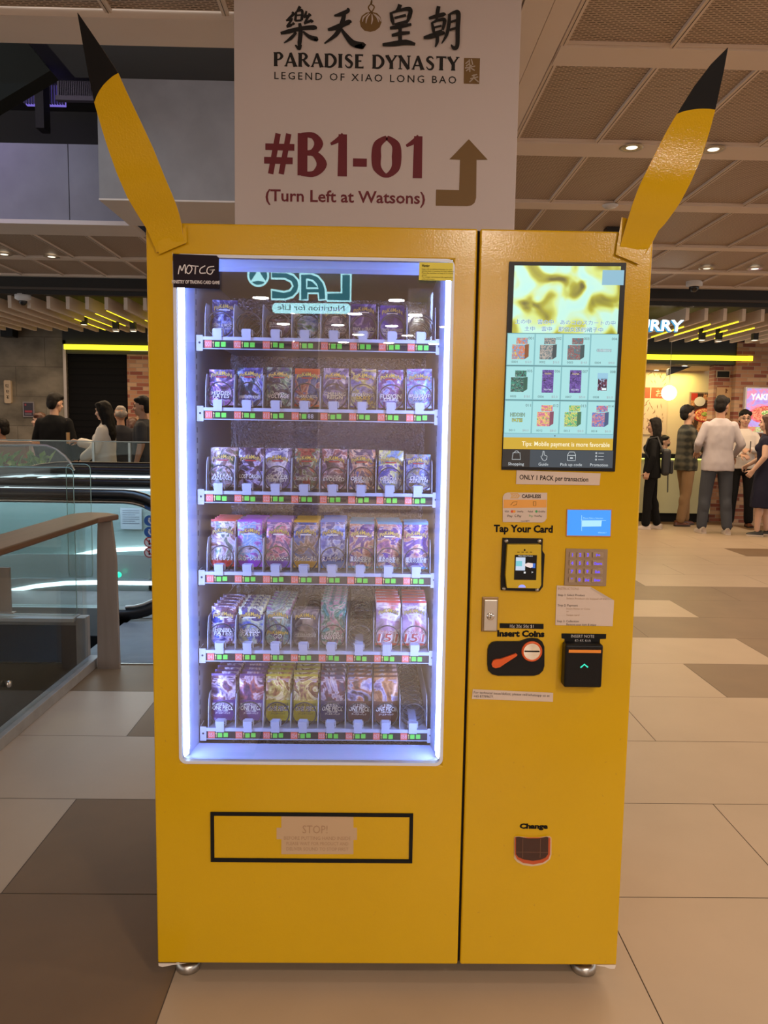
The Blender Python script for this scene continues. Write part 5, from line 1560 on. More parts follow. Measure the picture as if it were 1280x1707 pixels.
def escalator(y0, y1, xn, label, zh, leds):
    t = thing('escalator', (-1.6, (y0 + y1) / 2, 0), label, 'escalator', 'escalators in the well')
    r = 0.43
    xk = -2.55                                                # where the run starts to fall away
    def drop(x):
        d = max(0.0, xk - x)
        return -min(0.28 * d * d, 0.55 * d)
    for side, y in ((0, y0), (1, y1)):
        path = [(x, y, zh + drop(x)) for x in [-6.0 + 0.15 * i for i in range(int((xn - r + 6.0) / 0.15) + 1)]]
        cx, cz = xn - r, zh - r
        for i in range(19):
            a = pi / 2 - pi * i / 18
            path.append((cx + r * cos(a), y, cz + r * sin(a)))
        path.append((cx - 0.25, y, cz - r + 0.0))
        mb = MB()
        vs = []
        # flattened rubber section
        mb.tube(path, 0.040, RUB, 10)
        mb.build('handrail', t)
        mb = MB()
        mb.tube([(p[0], p[1], p[2] - 0.050) for p in path[:-20]] + [(cx + (r - 0.05) * cos(pi / 2 - pi * i / 18), y, cz + (r - 0.05) * sin(pi / 2 - pi * i / 18)) for i in range(19)], 0.008 if leds[side] else 0.014, LEDG if leds[side] else STEEL, 8)
        mb.build('handrail_guide', t)
        top = [(p[0], p[2] - 0.06) for p in path[:-20]]
        out = top + [(cx + (r - 0.06) * cos(pi / 2 - pi * i / 18), cz + (r - 0.06) * sin(pi / 2 - pi * i / 18)) for i in range(19)]
        out += [(cx - 0.3, 0.10)] + [(x, 0.10 + drop(x)) for x in (-2.4, -3.0, -3.5, -4.0, -5.0, -6.0)]
        mb = MB(); mb.prism(out, y - 0.005, y + 0.005, GLS)
        mb.build('balustrade_glass', t)
        low = [(x, drop(x)) for x in (-6.0, -5.0, -4.0, -3.5, -3.0, -2.4, cx - 0.12)]
        sk = [(x, z + 0.10) for x, z in low] + [(x, z - 0.30) for x, z in low[::-1]]
        mb = MB(); mb.prism(sk, y - 0.05, y + 0.05, TEAL)
        mb.build('skirt_panel', t)
        tr = [(x, z - 0.10) for x, z in low] + [(x, z - 1.9) for x, z in low[::-1]]
        mb = MB(); mb.prism(tr, y - 0.07, y + 0.07, TRUSS)
        mb.build('truss', t)
        if leds[side]:
            mb = MB()
            mb.tube([(p[0], y - 0.008, p[2] - 0.105) for p in path[:-20]], 0.009, LEDC, 6)
            mb.build('light_strip', t)
            if leds[side] != 1:
                mb = MB()
                mb.tube([(q[0], y - 0.056, q[1]) for q in px_y(leds[side], y - 0.056)], 0.019, LEDC, 6)
                mb.build('skirt_light', t)
            hi = 0.80 if zh > 0.95 else 0.30
            if (zh > 0.95) == (side == 0):
                mb = MB(); mb.prism([(x, z + 0.10) for x, z in low] + [(x, z + hi) for x, z in low[::-1]], y + 0.010, y + 0.020, PANEL)  # pale panel added to brighten the view through the glass
                mb.build('added_backing', t)
    mb = MB(); mb.box(-1.75, -0.62, y0 + 0.06, y1 - 0.06, 0.001, 0.006, RIB)
    mb.build('landing_plate', t)
    mb = MB()
    for k in range(11):
        xs = -1.75 - 0.4 * (k + 1)
        z = 0.0 + min(0.0, 0.0) + drop(xs + 0.2) * 1.0
        mb.box(xs, xs + 0.4, y0 + 0.06, y1 - 0.06, z - 0.22, z, RIB)
    mb.build('steps', t)['kind'] = 'stuff'
    return t
E1 = escalator(3.70, 4.74, -0.80, 'nearer escalator with thick black handrail beside the landing plate', 0.905, (0, [(262, 972), (164, 971), (110, 972), (60, 977), (18, 985), (-30, 996), (-130, 1024)]))
E2 = escalator(5.30, 6.25, -0.80, 'second escalator behind the first one, lit by white strips', 0.975, ([(262, 914), (195, 916.5), (162, 919), (117, 928), (80, 939), (42, 952), (0, 968), (-60, 992), (-150, 1030)], 1))
# ribbed landing cover in front
mb = MB()
mb.box(-1.22, 0.30, 2.73, 3.62, 0.0005, 0.004, RIB)
mb.box(-1.12, 0.30, 2.66, 2.73, 0.0005, 0.004, RIB)
mb.box(-1.20, 0.30, 3.62, 3.755, -0.004, 0.003, RIB)
mb.box(-1.12, 0.30, 2.655, 2.668, 0.0005, 0.006, STEEL)
tag(mb.build('landing_cover', at=(-0.4, 3.1, 0)), 'ribbed metal landing cover on the floor before the escalators', 'landing cover')
mb = MB()
c = on_y(198, 958, 4.66)
MB().lathe([(0.001, -0.012), (0.020, -0.010), (0.024, 0.0)], (c[0], 4.66, c[1]), glow('go_light', (0.03, 0.85, 0.50), 1.6), 'y', 16).build('signal_lamp', E1)
for px_, py_ in ((211, 1004), (227, 1004)):
    c = on_y(px_, py_, 4.66)
    MB().lathe([(0.001, -0.008), (0.016, -0.006), (0.020, 0.0)], (c[0], 4.66, c[1]), CHROME, 'y', 14).build('bolt', E1)
# steel newel box between the balustrades
c0, c1 = on_y(197, 982, 4.67), on_y(262, 1035, 4.67)
MB().box(c0[0] - 0.06, c1[0] + 0.3, 4.675, 4.69, 0.10, c0[1] + 0.05, mat('newel_steel', (0.50, 0.54, 0.60), 0.3, 0.7)).build('newel_panel', E1)
# safety stickers and a notice on the glass
stb, strd, stw = mat('safety_blue', (0.02, 0.10, 0.34), 0.5), mat('safety_red', (0.42, 0.03, 0.03), 0.5), mat('safety_white', (0.62, 0.64, 0.66), 0.6)
for i, (py, col) in enumerate(((841, 0), (868, 0), (887, 0), (904, 1), (921, 1))):
    x, z = on_y(249, py, 3.686)
    mb = MB()
    k = 3.686 - CAM.y
    r = 9.0 * k / FPX
    mb.disc(x, z, r, 3.686, (stb, strd)[col], 24)
    if col:
        mb.disc(x, z, r * 0.80, 3.6845, stw, 24)
        mb.brush([(x - r * 0.6, z + r * 0.6), (x + r * 0.6, z - r * 0.6)], [r * 0.18] * 2, 3.683, strd, smooth=False)
        mb.disc(x, z + r * 0.3, r * 0.16, 3.6835, INK, 10)
        mb.brush([(x, z + r * 0.15), (x, z - r * 0.45)], [r * 0.3, r * 0.3], 3.6835, INK, smooth=False)
    else:
        mb.disc(x, z + r * 0.40, r * 0.18, 3.6845, stw, 10)
        mb.brush([(x - 0.1 * r, z + r * 0.2), (x, z - r * 0.2), (x + r * 0.3, z - r * 0.55)], [r * 0.34, r * 0.3, r * 0.2], 3.6845, stw)
    mb.build('safety_sticker', E1)
x0, z0 = on_y(201, 882, 5.28); x1, z1 = on_y(236, 847, 5.28)
nt = MB(); nt.box(x0, x1, 5.278, 5.281, z0, z1, mat('notice_white', (0.42, 0.46, 0.52), 0.6))
for k in range(7):
    zk = z1 - (z1 - z0) * (0.14 + 0.10 * k)
    nt.rect(x0 + 0.02, x1 - 0.02 - (0.04 if k % 3 == 2 else 0), zk, zk + 0.006, 5.2765, mat('notice_ink', (0.16, 0.18, 0.24), 0.6))
nt.build('paper_notice', E2)

# ---- tall glass guard with a rounded end beyond the escalators
t = thing('glass_guard', (-3.0, 6.75, 0), 'tall clear glass guard beyond the escalators', 'glass guard')
a = on_y(247, 737, 6.8)
mb = MB(); mb.box(-7.0, 0.2, 6.80, 6.812, 0.0, a[1], GLS); gp = mb.build('glass_pane', t)
MB().tube([(-7.0, 6.806, a[1]), (0.2, 6.806, a[1])], 0.007, mat('glass_bright_edge', (0.55, 0.60, 0.58), 0.25, 0.4), 6).build('glass_edge', gp)
for px_ in (156, 216):
    x = on_y(px_, 760, 6.8)[0]
    MB().box(x - 0.012, x + 0.012, 6.79, 6.82, 0.0, a[1] - 0.01, mat('glass_bright_edge', (0.55, 0.60, 0.58), 0.25, 0.4)).build('joint_bar', t)
t = thing('curved_guard', (-2.4, 4.9, 0), 'clear glass panel with rounded metal-edged end above the escalators', 'glass guard')
arc = [on_y(px_, py_, 5.02) for px_, py_ in ((-160, 741), (0, 742), (50, 741.5), (78, 743), (94, 749), (108, 760), (118, 772), (124, 784))]
out = arc + [(arc[-1][0], 0.25), (arc[0][0], 0.25)]
mb = MB(); mb.prism(out, 5.015, 5.025, GLS); gp = mb.build('glass_pane', t)
MB().tube([(p[0], 5.02, p[1]) for p in arc], 0.010, STEEL, 8).build('edge_trim', t)

# ---- planter and timber bench behind the glass
OW = vary('orange_timber', (0.32, 0.13, 0.045), (0.40, 0.17, 0.06), 2, 0.5, sc=(1, 1, 8))
t = thing('timber_partition', (-4.5, 7.6, 0), 'low orange timber partition by the grey concrete wall', 'partition')
x1 = on_y(62, 740, 7.7)[0]
MB().box(-7.5, x1 - 0.10, 7.60, 7.70, 0.0, on_y(30, 744, 7.6)[1], OW).build('side_board', t)
MB().box(-7.5, x1, 7.55, 7.78, on_y(30, 743, 7.6)[1], on_y(30, 736, 7.6)[1], OW).build('cap_board', t, bevel=0.004)
t = thing('potted_plant', (-4.0, 7.25, 0), 'bushy green leafy plant in a dark trough before the timber partition', 'plant')
MB().box(-5.6, -3.20, 7.10, 7.40, 0.0, 0.84, mat('trough_dark', (0.03, 0.028, 0.025), 0.5)).build('trough', t)
LEAF = vary('leaf_green', (0.12, 0.24, 0.035), (0.32, 0.46, 0.09), 14, 0.45)
mb = MB()
pr = random.Random(5)
for k in range(230):
    cx, cy, cz = pr.uniform(-5.4, -3.25), pr.uniform(7.13, 7.40), 0.84
    l, ang, tilt = pr.uniform(0.12, 0.28), pr.uniform(0, 2 * pi), pr.uniform(0.25, 1.2)
    hgt = pr.uniform(0.0, 0.14)
    d = Vector((cos(ang) * cos(tilt), 0.5 * sin(ang) * cos(tilt), sin(tilt)))
    s = d.cross(Vector((0, 0, 1))).normalized() * l * pr.uniform(0.16, 0.26)
    p0 = Vector((cx, cy, cz + hgt)); p1 = p0 + d * l * 0.5 + Vector((0, 0, 0.02)); p2 = p0 + d * l + Vector((0, 0, -0.03))
    mb.add([p0, p1 + s, p2, p1 - s], [(0, 1, 2, 3)], LEAF)
mb.build('foliage', t)
# ================================================================== SHOPS AT THE FAR END
BLACKW = mat('fascia_black', (0.012, 0.012, 0.013), 0.55)
NAVYW = mat('fascia_navy_black', (0.016, 0.018, 0.024), 0.6)
GREYB = mat('fascia_grey_band', (0.075, 0.062, 0.055), 0.6)
# black bulkhead that closes the ceiling
mb = MB()
mb.box(-8.0, 9.0, 6.98, 7.04, 2.86, 3.06, BLACKW)
mb.box(-8.0, 9.0, 6.96, 7.05, 2.845, 2.870, GREYB)
mb.box(-8.0, 9.0, 7.00, 7.10, 2.80, 2.845, BLACKW)
mb.box(-8.0, 9.0, 7.0, 10.8, 3.06, 3.10, BLACKW)
struct(mb, 'ceiling_bulkhead_north')
# hanging slats, one by one
SLAT = vary('slat_wood_pale', (0.72, 0.60, 0.50), (0.78, 0.66, 0.55), 3, 0.6, sc=(1, 0.3, 3))
YGLOW = glow('yellow_glow', (1.0, 0.80, 0.02), 2.2)
slats = [4.686 + 0.2135 * k for k in range(-3, 8)] + [-3.313 - 0.2135 * k for k in range(-7, 7)]
for i, x in enumerate(slats):
    mb = MB(); mb.box(x - 0.020, x + 0.020, 7.12, 9.30, 2.665, 2.80, SLAT)
    east = x > 0
    n = (round((x - 4.686) / 0.2135) if east else round((x + 3.313) / 0.2135))
    o = tag(mb.build('ceiling_slat', at=(x, 7.12, 2.73)), 'pale board hanging edge-on under the shop ceiling, ' + ('over the food counter' if east else 'over the dark shop shutter'), 'ceiling slat', 'slats over the food counter' if east else 'slats over the dark shutter')
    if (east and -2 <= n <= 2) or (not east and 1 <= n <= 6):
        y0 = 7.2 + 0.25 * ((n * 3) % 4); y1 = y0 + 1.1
        MB().box(x - 0.026, x - 0.018, y0, y1, 2.660, 2.672, YGLOW).build('reflection_line', o)  # yellow reflection on the slat, built as a glowing strip
def spot(px, py, where):
    x, z = on_y(px, py, 8.2)
    t = thing('spotlight', (x, 8.2, 2.665), 'small black square spotlight between the pale slats, ' + where, 'spotlight', 'spotlights among the slats')
    MB().box(x - 0.032, x + 0.032, 8.165, 8.235, z - 0.03, 2.80, BLACKW).build('body', t)
    MB().box(x - 0.027, x + 0.027, 8.17, 8.23, z - 0.034, z - 0.029, glow('spot_lamp', (1.0, 0.86, 0.66), 1.3)).build('lamp', t)
for i, (px, py) in enumerate(((77, 518), (110, 518), (140, 537), (180, 524), (193, 548), (222, 548))):
    spot(px, py, 'over the dark shop shutter')
for i, (px, py) in enumerate(((1152, 538), (1170, 563), (1198, 565), (1258, 563), (1275, 537))):
    spot(px, py, 'over the food counter')
dome(34, 493, 'white dome security camera under the black band over the concrete wall') if False else None
x, z = on_y(34, 494, 7.02)
t = thing('security_camera', (x, 7.02, z), 'white dome security camera before the pale slats near the concrete wall', 'security camera')
MB().lathe([(0.035, -0.045), (0.085, -0.02), (0.085, 0.03), (0.06, 0.035)], (x, 7.08, z), WHT, n=24).build('housing', t)
MB().ball((x, 7.08, z - 0.045), 0.045, mat('dome_dark', (0.02, 0.02, 0.025), 0.1)).build('lens_dome', t)

# ---- north wall, west part: concrete, steel strip, black shutter, brick pier
YW = 10.4
XA = on_y(108.5, 700, YW)[0]                    # west end of the shutter
XE = on_y(1251, 598, YW)[0]                      # east end of the light bar
ZL = on_y(200, 580, YW)[1]                       # height of the light bar
XB = on_y(214, 640, YW)[0]                       # brick pier
CW = vary('concrete_rough', (0.12, 0.105, 0.082), (0.25, 0.22, 0.175), 3.2, 0.8, detail=10, bstr=0.15, bscale=14, sc=(1, 1, 1.6))
v = coords(CW); brn = node(CW, 'ShaderNodeTexBrick')
brn.inputs['Scale'].default_value = 1.0; brn.inputs['Brick Width'].default_value = 0.9; brn.inputs['Row Height'].default_value = 0.45
brn.inputs['Mortar Size'].default_value = 0.006
brn.inputs['Color1'].default_value = (1, 1, 1, 1); brn.inputs['Color2'].default_value = (0.86, 0.86, 0.86, 1); brn.inputs['Mortar'].default_value = (0.6, 0.6, 0.6, 1)
mp = node(CW, 'ShaderNodeMapping'); mp.inputs['Rotation'].default_value = (R(-90), 0, 0)
link(CW, v, mp.inputs['Vector']); link(CW, mp.outputs[0], brn.inputs['Vector'])
mm = node(CW, 'ShaderNodeMixRGB', blend_type='MULTIPLY'); mm.inputs['Fac'].default_value = 1.0
link(CW, P(CW).inputs['Base Color'].links[0].from_socket, mm.inputs['Color1']); link(CW, brn.outputs['Color'], mm.inputs['Color2']); link(CW, mm.outputs['Color'], P(CW).inputs['Base Color'])
mb = MB(); mb.box(-8.5, XA, YW, YW + 0.2, 0.0, 3.1, CW)
struct(mb, 'wall_north_west')
mb = MB(); mb.box(XA, XA + 0.045, YW - 0.02, YW + 0.1, 0.0, ZL + 0.10, mat('strip_steel', (0.42, 0.36, 0.32), 0.4, 0.7))
struct(mb, 'trim_1')
SHUT = mat('shutter_black', (0.004, 0.004, 0.005), 0.7, spec=0.1)
mb = MB()
mb.box(XA + 0.045, XB, YW + 0.05, YW + 0.12, 0.0, ZL, SHUT)
for k in range(24):
    mb.box(XA + 0.045, XB, YW + 0.042, YW + 0.05, 0.05 + k * 0.10, 0.125 + k * 0.10, SHUT)
struct(mb, 'door_1')
mb = MB(); mb.box(XA, XE, YW - 0.02, YW + 0.30, ZL + 0.035, 3.1, NAVYW); mb.box(XA + 0.04, XE, YW - 0.01, YW + 0.3, ZL - 0.10, ZL - 0.04, BLACKW)
struct(mb, 'wall_north_fascia')
t = thing('led_bar', (1.0, YW - 0.04, ZL), 'long glowing yellow light bar along the black shop front', 'light bar')
MB().box(XA + 0.04, XE, YW - 0.075, YW - 0.024, ZL - 0.038, ZL + 0.034, YGLOW).build('diffuser', t)
def bricks(name, kx=1.0):
    m = mat(name, (0.4, 0.2, 0.12), 0.8)
    vv = coords(m); mp = node(m, 'ShaderNodeMapping'); mp.inputs['Rotation'].default_value = (R(-90), 0, 0)
    link(m, vv, mp.inputs['Vector'])
    b = node(m, 'ShaderNodeTexBrick'); b.offset = 0.5
    b.inputs['Scale'].default_value = 1.0; b.inputs['Brick Width'].default_value = 0.20; b.inputs['Row Height'].default_value = 0.058
    b.inputs['Mortar Size'].default_value = 0.005; b.inputs['Bias'].default_value = 0.0
    b.inputs['Color1'].default_value = (0, 0, 0, 1); b.inputs['Color2'].default_value = (1, 1, 1, 1); b.inputs['Mortar'].default_value = (0.45, 0.45, 0.45, 1)
    link(m, mp.outputs[0], b.inputs['Vector'])
    r = ramp(m, b.outputs['Color'], [(0.0, (0.20, 0.055, 0.035)), (0.25, (0.36, 0.18, 0.10)), (0.5, (0.44, 0.27, 0.16)), (0.75, (0.26, 0.085, 0.05)), (0.95, (0.42, 0.25, 0.15))], 'CONSTANT')
    mm = node(m, 'ShaderNodeMixRGB', blend_type='MIX'); mm.inputs['Color2'].default_value = (0.30, 0.22, 0.16, 1)
    link(m, b.outputs['Fac'], mm.inputs['Fac']); link(m, r, mm.inputs['Color1']); link(m, mm.outputs['Color'], P(m).inputs['Base Color'])
    bump(m, b.outputs['Fac'], -0.6, 0.004)
    return m
BRK = bricks('brick_mixed')
mb = MB(); mb.box(XB, XB + 1.3, YW - 0.05, YW + 0.2, 0.0, ZL - 0.10, BRK)
struct(mb, 'wall_north_brick_pier')
mb = MB(); mb.box(XB + 1.3, 3.38, YW + 0.1, YW + 0.2, 0.0, ZL, NAVYW)
struct(mb, 'wall_north_middle')
# signs on the concrete
x0, z0 = on_y(8, 672, YW - 0.04); x1, z1 = on_y(18, 634, YW - 0.04)
t = thing('wall_sign', ((x0 + x1) / 2, YW - 0.03, (z0 + z1) / 2), 'small pale vertical sign plate with three marks on the concrete wall', 'sign')
MB().prism(rrect(x0, x1, z0, z1, 0.02), YW - 0.05, YW, mat('sign_cream', (0.52, 0.40, 0.28), 0.6)).build('plate', t)
mb = MB()
for k_ in range(3):
    xc, zc = (x0 + x1) / 2, z1 - 0.085 - k_ * 0.085
    mb.brush([(xc - 0.020, zc + 0.020), (xc + 0.020, zc + 0.020), (xc + 0.020, zc - 0.002), (xc - 0.018, zc - 0.002)], [0.007] * 4, YW - 0.0515, INK, smooth=False)
    mb.brush([(xc - 0.022 + 0.01 * k_, zc + 0.022), (xc - 0.020 + 0.01 * k_, zc - 0.022)], [0.008, 0.005], YW - 0.0518, INK, smooth=False)
    mb.brush([(xc - 0.010, zc - 0.020), (xc + 0.022, zc - 0.022)], [0.007, 0.006], YW - 0.0521, INK, smooth=False)
mb.build('lettering', t)
x0, z0 = on_y(38, 695, YW - 0.04); x1, z1 = on_y(56, 670, YW - 0.04)
t = thing('menu_poster', ((x0 + x1) / 2, YW - 0.02, (z0 + z1) / 2), 'small dark poster with red band in a pale frame on the concrete wall', 'poster')
MB().box(x0, x1, YW - 0.03, YW, z0, z1, mat('poster_frame', (0.22, 0.20, 0.22), 0.5)).build('frame', t)
mb = MB(); mb.rect(x0 + 0.015, x1 - 0.015, z0 + 0.015, z1 - 0.015, YW - 0.0315, mat('poster_dark', (0.020, 0.012, 0.025), 0.4))
mb.rect(x0 + 0.03, x1 - 0.03, z0 + 0.07, z0 + 0.10, YW - 0.033, mat('poster_red', (0.28, 0.03, 0.05), 0.5))
mb.rect(x0 + 0.03, x0 + 0.055, z1 - 0.06, z1 - 0.03, YW - 0.033, mat('poster_red', (0.28, 0.03, 0.05), 0.5))
for k in range(3):
    mb.rect(x0 + 0.03, x1 - 0.04, z0 + 0.035 + k * 0.009, z0 + 0.039 + k * 0.009, YW - 0.033, mat('poster_line', (0.25, 0.2, 0.25), 0.5))
mb.build('print', t)
x, z = on_y(11, 550, YW - 0.2)
t = thing('wall_speaker', (x, YW - 0.1, z), 'black box loudspeaker mounted high on the grey concrete wall', 'speaker')
MB().box(x - 0.09, x + 0.10, YW - 0.22, YW - 0.04, z - 0.10, z + 0.10, BLK).build('cabinet', t, bevel=0.008)
MB().box(x - 0.02, x + 0.02, YW - 0.05, YW, z - 0.03, z + 0.03, BLKM).build('bracket', t)

# ---- food shop
YB = 11.7
SW2 = vary('shop_wall_cream', (0.62, 0.50, 0.32), (0.66, 0.54, 0.36), 2, 0.7)
mb = MB(); mb.box(3.8, 7.6, YB, YB + 0.15, 0.0, 3.1, SW2)
struct(mb, 'wall_shop_back')
mb = MB(); mb.box(3.9, 6.2, YW + 0.3, YB, ZL - 0.10, ZL - 0.06, mat('soffit_cream', (0.50, 0.38, 0.27), 0.7))
struct(mb, 'ceiling_shop')
a, b = on_y(1112, 626, 10.9), on_y(1192, 606, 10.9)
mb = MB(); mb.add([(a[0], 10.85, a[1]), (b[0], 10.85, b[1] + 0.10), (b[0], 10.85, b[1] + 0.30), (a[0], 10.85, a[1] + 0.10), (a[0], 10.95, a[1]), (b[0], 10.95, b[1] + 0.10), (b[0], 10.95, b[1] + 0.30), (a[0], 10.95, a[1] + 0.10)], [(0, 1, 2, 3), (7, 6, 5, 4), (0, 4, 5, 1), (3, 2, 6, 7), (0, 3, 7, 4), (1, 5, 6, 2)], NAVYW)
struct(mb, 'ceiling_beam_shop')
area('shop_counter_light', (5.1, 11.1, ZL - 0.13), (1.2, 0.5), 24, (1.0, 0.78, 0.42))
area('shop_wall_wash', (5.6, 11.5, ZL - 0.13), (0.8, 0.15), 9, (1.0, 0.85, 0.25))
for px, py in ((1094, 617), (1124, 613), (1141, 610)):
    x, y = on_z(px, py, ZL - 0.105)
    t = thing('downlight', (x, y, ZL - 0.10), 'small round downlight in the cream soffit over the food counter', 'downlight', 'downlights over the food counter')
    MB().lathe([(0.045, -0.006), (0.055, 0.0)], (x, y, ZL - 0.10), WHT, n=16, caps=False).build('rim', t)
    MB().lathe([(0.001, -0.008), (0.042, -0.007)], (x, y, ZL - 0.10), glow('soffit_lamp', (1.0, 0.92, 0.75), 4.0), n=16).build('lamp', t)
# brick wall to the east
mb = MB()
x5 = on_y(1190, 600, 9.9)[0]
x5 = on_y(1190, 640, YW + 0.1)[0]; x6 = on_y(1226, 640, YW - 0.05)[0]
mb.box(x5, 9.5, YW + 0.10, YW + 0.30, 0.0, 2.95, BRK)
mb.box(x6, 9.5, YW - 0.05, YW + 0.10, 0.0, on_y(1270, 571, YW)[1], BRK)
mb.box(XE + 0.02, 9.5, YW - 0.1, YW + 0.0, on_y(1270, 571, YW)[1], 3.1, mat('soffit_cream', (0.50, 0.38, 0.27), 0.7))
struct(mb, 'wall_north_east')
mb = MB()
a, b = on_y(1193, 630, YW + 0.09), on_y(1216, 618, YW + 0.09)
mb.box(a[0], b[0], YW + 0.07, YW + 0.10, a[1], b[1], mat('vent_frame', (0.34, 0.24, 0.16), 0.6))
vt = mb.build('wall_vent', at=(a[0], YW + 0.08, a[1])); tag(vt, 'small dark rectangular vent in a pale frame on the brick wall', 'vent')
mbv = MB(); mbv.box(a[0] + 0.012, b[0] - 0.012, YW + 0.065, YW + 0.07, a[1] + 0.012, b[1] - 0.012, BLKM)
mbv.build('grille', vt)
# lit poster: bowl of food
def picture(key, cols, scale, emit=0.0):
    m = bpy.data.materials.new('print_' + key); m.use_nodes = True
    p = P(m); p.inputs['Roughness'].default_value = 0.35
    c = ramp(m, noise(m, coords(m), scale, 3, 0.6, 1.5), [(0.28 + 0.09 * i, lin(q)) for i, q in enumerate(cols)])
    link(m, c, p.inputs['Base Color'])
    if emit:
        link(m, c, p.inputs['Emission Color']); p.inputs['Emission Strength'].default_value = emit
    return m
def bowl(mbx, x, z, r, y, rimc, food, sq=0.62):
    for k, (f, mt) in enumerate(((1.0, rimc), (0.86, food[0]), (0.70, food[1]), (0.30, food[2]))):
        mbx.poly([(x + r * f * cos(2 * pi * i / 32), y - 0.0008 * k, z + r * f * sq * sin(2 * pi * i / 32) + 0.03 * r * k) for i in range(32)], mt)
t = thing('food_poster', (5.35, YB - 0.05, 1.6), 'framed poster of a red noodle dish on the cream shop wall', 'poster')
a, b = on_y(1147, 722, YB - 0.06), on_y(1191, 654, YB - 0.06)
MB().box(a[0], b[0], YB - 0.05, YB, a[1], b[1], mat('poster_steel', (0.45, 0.36, 0.28), 0.4, 0.5)).build('frame', t)
mb = MB()
k = 0.02
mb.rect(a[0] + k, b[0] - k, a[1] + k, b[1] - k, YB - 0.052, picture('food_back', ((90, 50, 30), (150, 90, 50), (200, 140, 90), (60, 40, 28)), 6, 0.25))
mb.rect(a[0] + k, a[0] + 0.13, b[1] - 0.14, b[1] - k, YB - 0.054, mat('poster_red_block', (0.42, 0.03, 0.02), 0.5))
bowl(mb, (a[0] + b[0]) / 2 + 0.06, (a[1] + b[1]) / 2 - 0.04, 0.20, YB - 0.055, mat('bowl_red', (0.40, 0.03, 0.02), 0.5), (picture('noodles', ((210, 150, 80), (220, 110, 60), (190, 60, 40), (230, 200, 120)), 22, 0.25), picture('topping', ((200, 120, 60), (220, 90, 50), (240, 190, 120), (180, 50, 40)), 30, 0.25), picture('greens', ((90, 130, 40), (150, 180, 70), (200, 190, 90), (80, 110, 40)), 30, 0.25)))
bowl(mb, a[0] + 0.17, b[1] - 0.16, 0.095, YB - 0.058, mat('bowl_pale', (0.72, 0.66, 0.60), 0.5), (mat('bowl_pale', (0.72, 0.66, 0.60), 0.5),) * 3, 0.85)
mb.build('print', t)
# orange paper sheet on the bricks
a, b = on_y(1191, 706, YW + 0.09), on_y(1220, 646, YW + 0.09)
t = thing('paper_poster', ((a[0] + b[0]) / 2, YW + 0.09, a[1]), 'tall tan paper poster with drawn figures on the brick wall', 'poster')
MB().box(a[0], b[0], YW + 0.075, YW + 0.10, a[1], b[1], mat('tan_paper', (0.48, 0.30, 0.15), 0.8)).build('sheet', t)
mb = MB()
pr2 = random.Random(3)
for k in range(16):
    cx, cz = pr2.uniform(a[0] + 0.05, b[0] - 0.05), pr2.uniform(a[1] + 0.05, b[1] - 0.05)
    mb.brush([(cx, cz), (cx + pr2.uniform(-0.04, 0.04), cz + pr2.uniform(-0.05, 0.05)), (cx + pr2.uniform(-0.05, 0.05), cz + pr2.uniform(-0.06, 0.06))], [0.010, 0.014, 0.004], YW + 0.0738, mat('brown_ink', (0.20, 0.07, 0.03), 0.8))
mb.build('print', t)
# light box: YAKITORI
a, b = on_y(1237, 722, YW - 0.10), on_y(1237, 645, YW - 0.10)
xr = a[0] + 0.68
t = thing('light_box', (a[0] + 0.3, YW - 0.1, a[1]), 'glowing purple and red menu light box on the brick pillar', 'light box')
MB().box(a[0], xr, YW - 0.13, YW - 0.05, a[1], b[1], mat('lightbox_rim', (0.62, 0.58, 0.60), 0.35, 0.3)).build('frame', t, bevel=0.006)
mb = MB(); y = YW - 0.1315
k = 0.022
mb.rect(a[0] + k, xr - k, a[1] + k, b[1] - k, y, picture('sky_purple', ((120, 110, 210), (170, 120, 190), (150, 150, 230), (200, 130, 170)), 5, 0.75))
bowl(mb, (a[0] + xr) / 2, a[1] + 0.29, 0.27, y - 0.001, picture('bowl_pink', ((200, 60, 90), (220, 90, 120), (190, 50, 80), (230, 120, 140)), 12, 0.6), (picture('meat', ((190, 70, 60), (220, 120, 90), (160, 50, 50), (230, 150, 120)), 26, 0.6), picture('meat', ((190, 70, 60), (220, 120, 90), (160, 50, 50), (230, 150, 120)), 26, 0.6), picture('egg_green', ((120, 180, 60), (200, 210, 120), (230, 220, 180), (90, 150, 50)), 24, 0.6)), 0.5)
mb.rect(a[0] + k, xr - k, a[1] + k, a[1] + 0.10, y - 0.001, picture('green_foot', ((120, 170, 110), (200, 210, 170), (160, 190, 130), (210, 120, 110)), 14, 0.5))
WL = glow('lightbox_white', (1.0, 0.93, 0.90), 1.0)
mb.text('OISHII', (a[0] + xr) / 2, b[1] - 0.10, 0.030, y - 0.006, WL, w=0.16, bold=0.02) if False else None
mb.text('YAKITORI', (a[0] + xr) / 2, b[1] - 0.19, 0.085, y - 0.006, WL, w=0.53, bold=0.05)
mb.build('print', t)
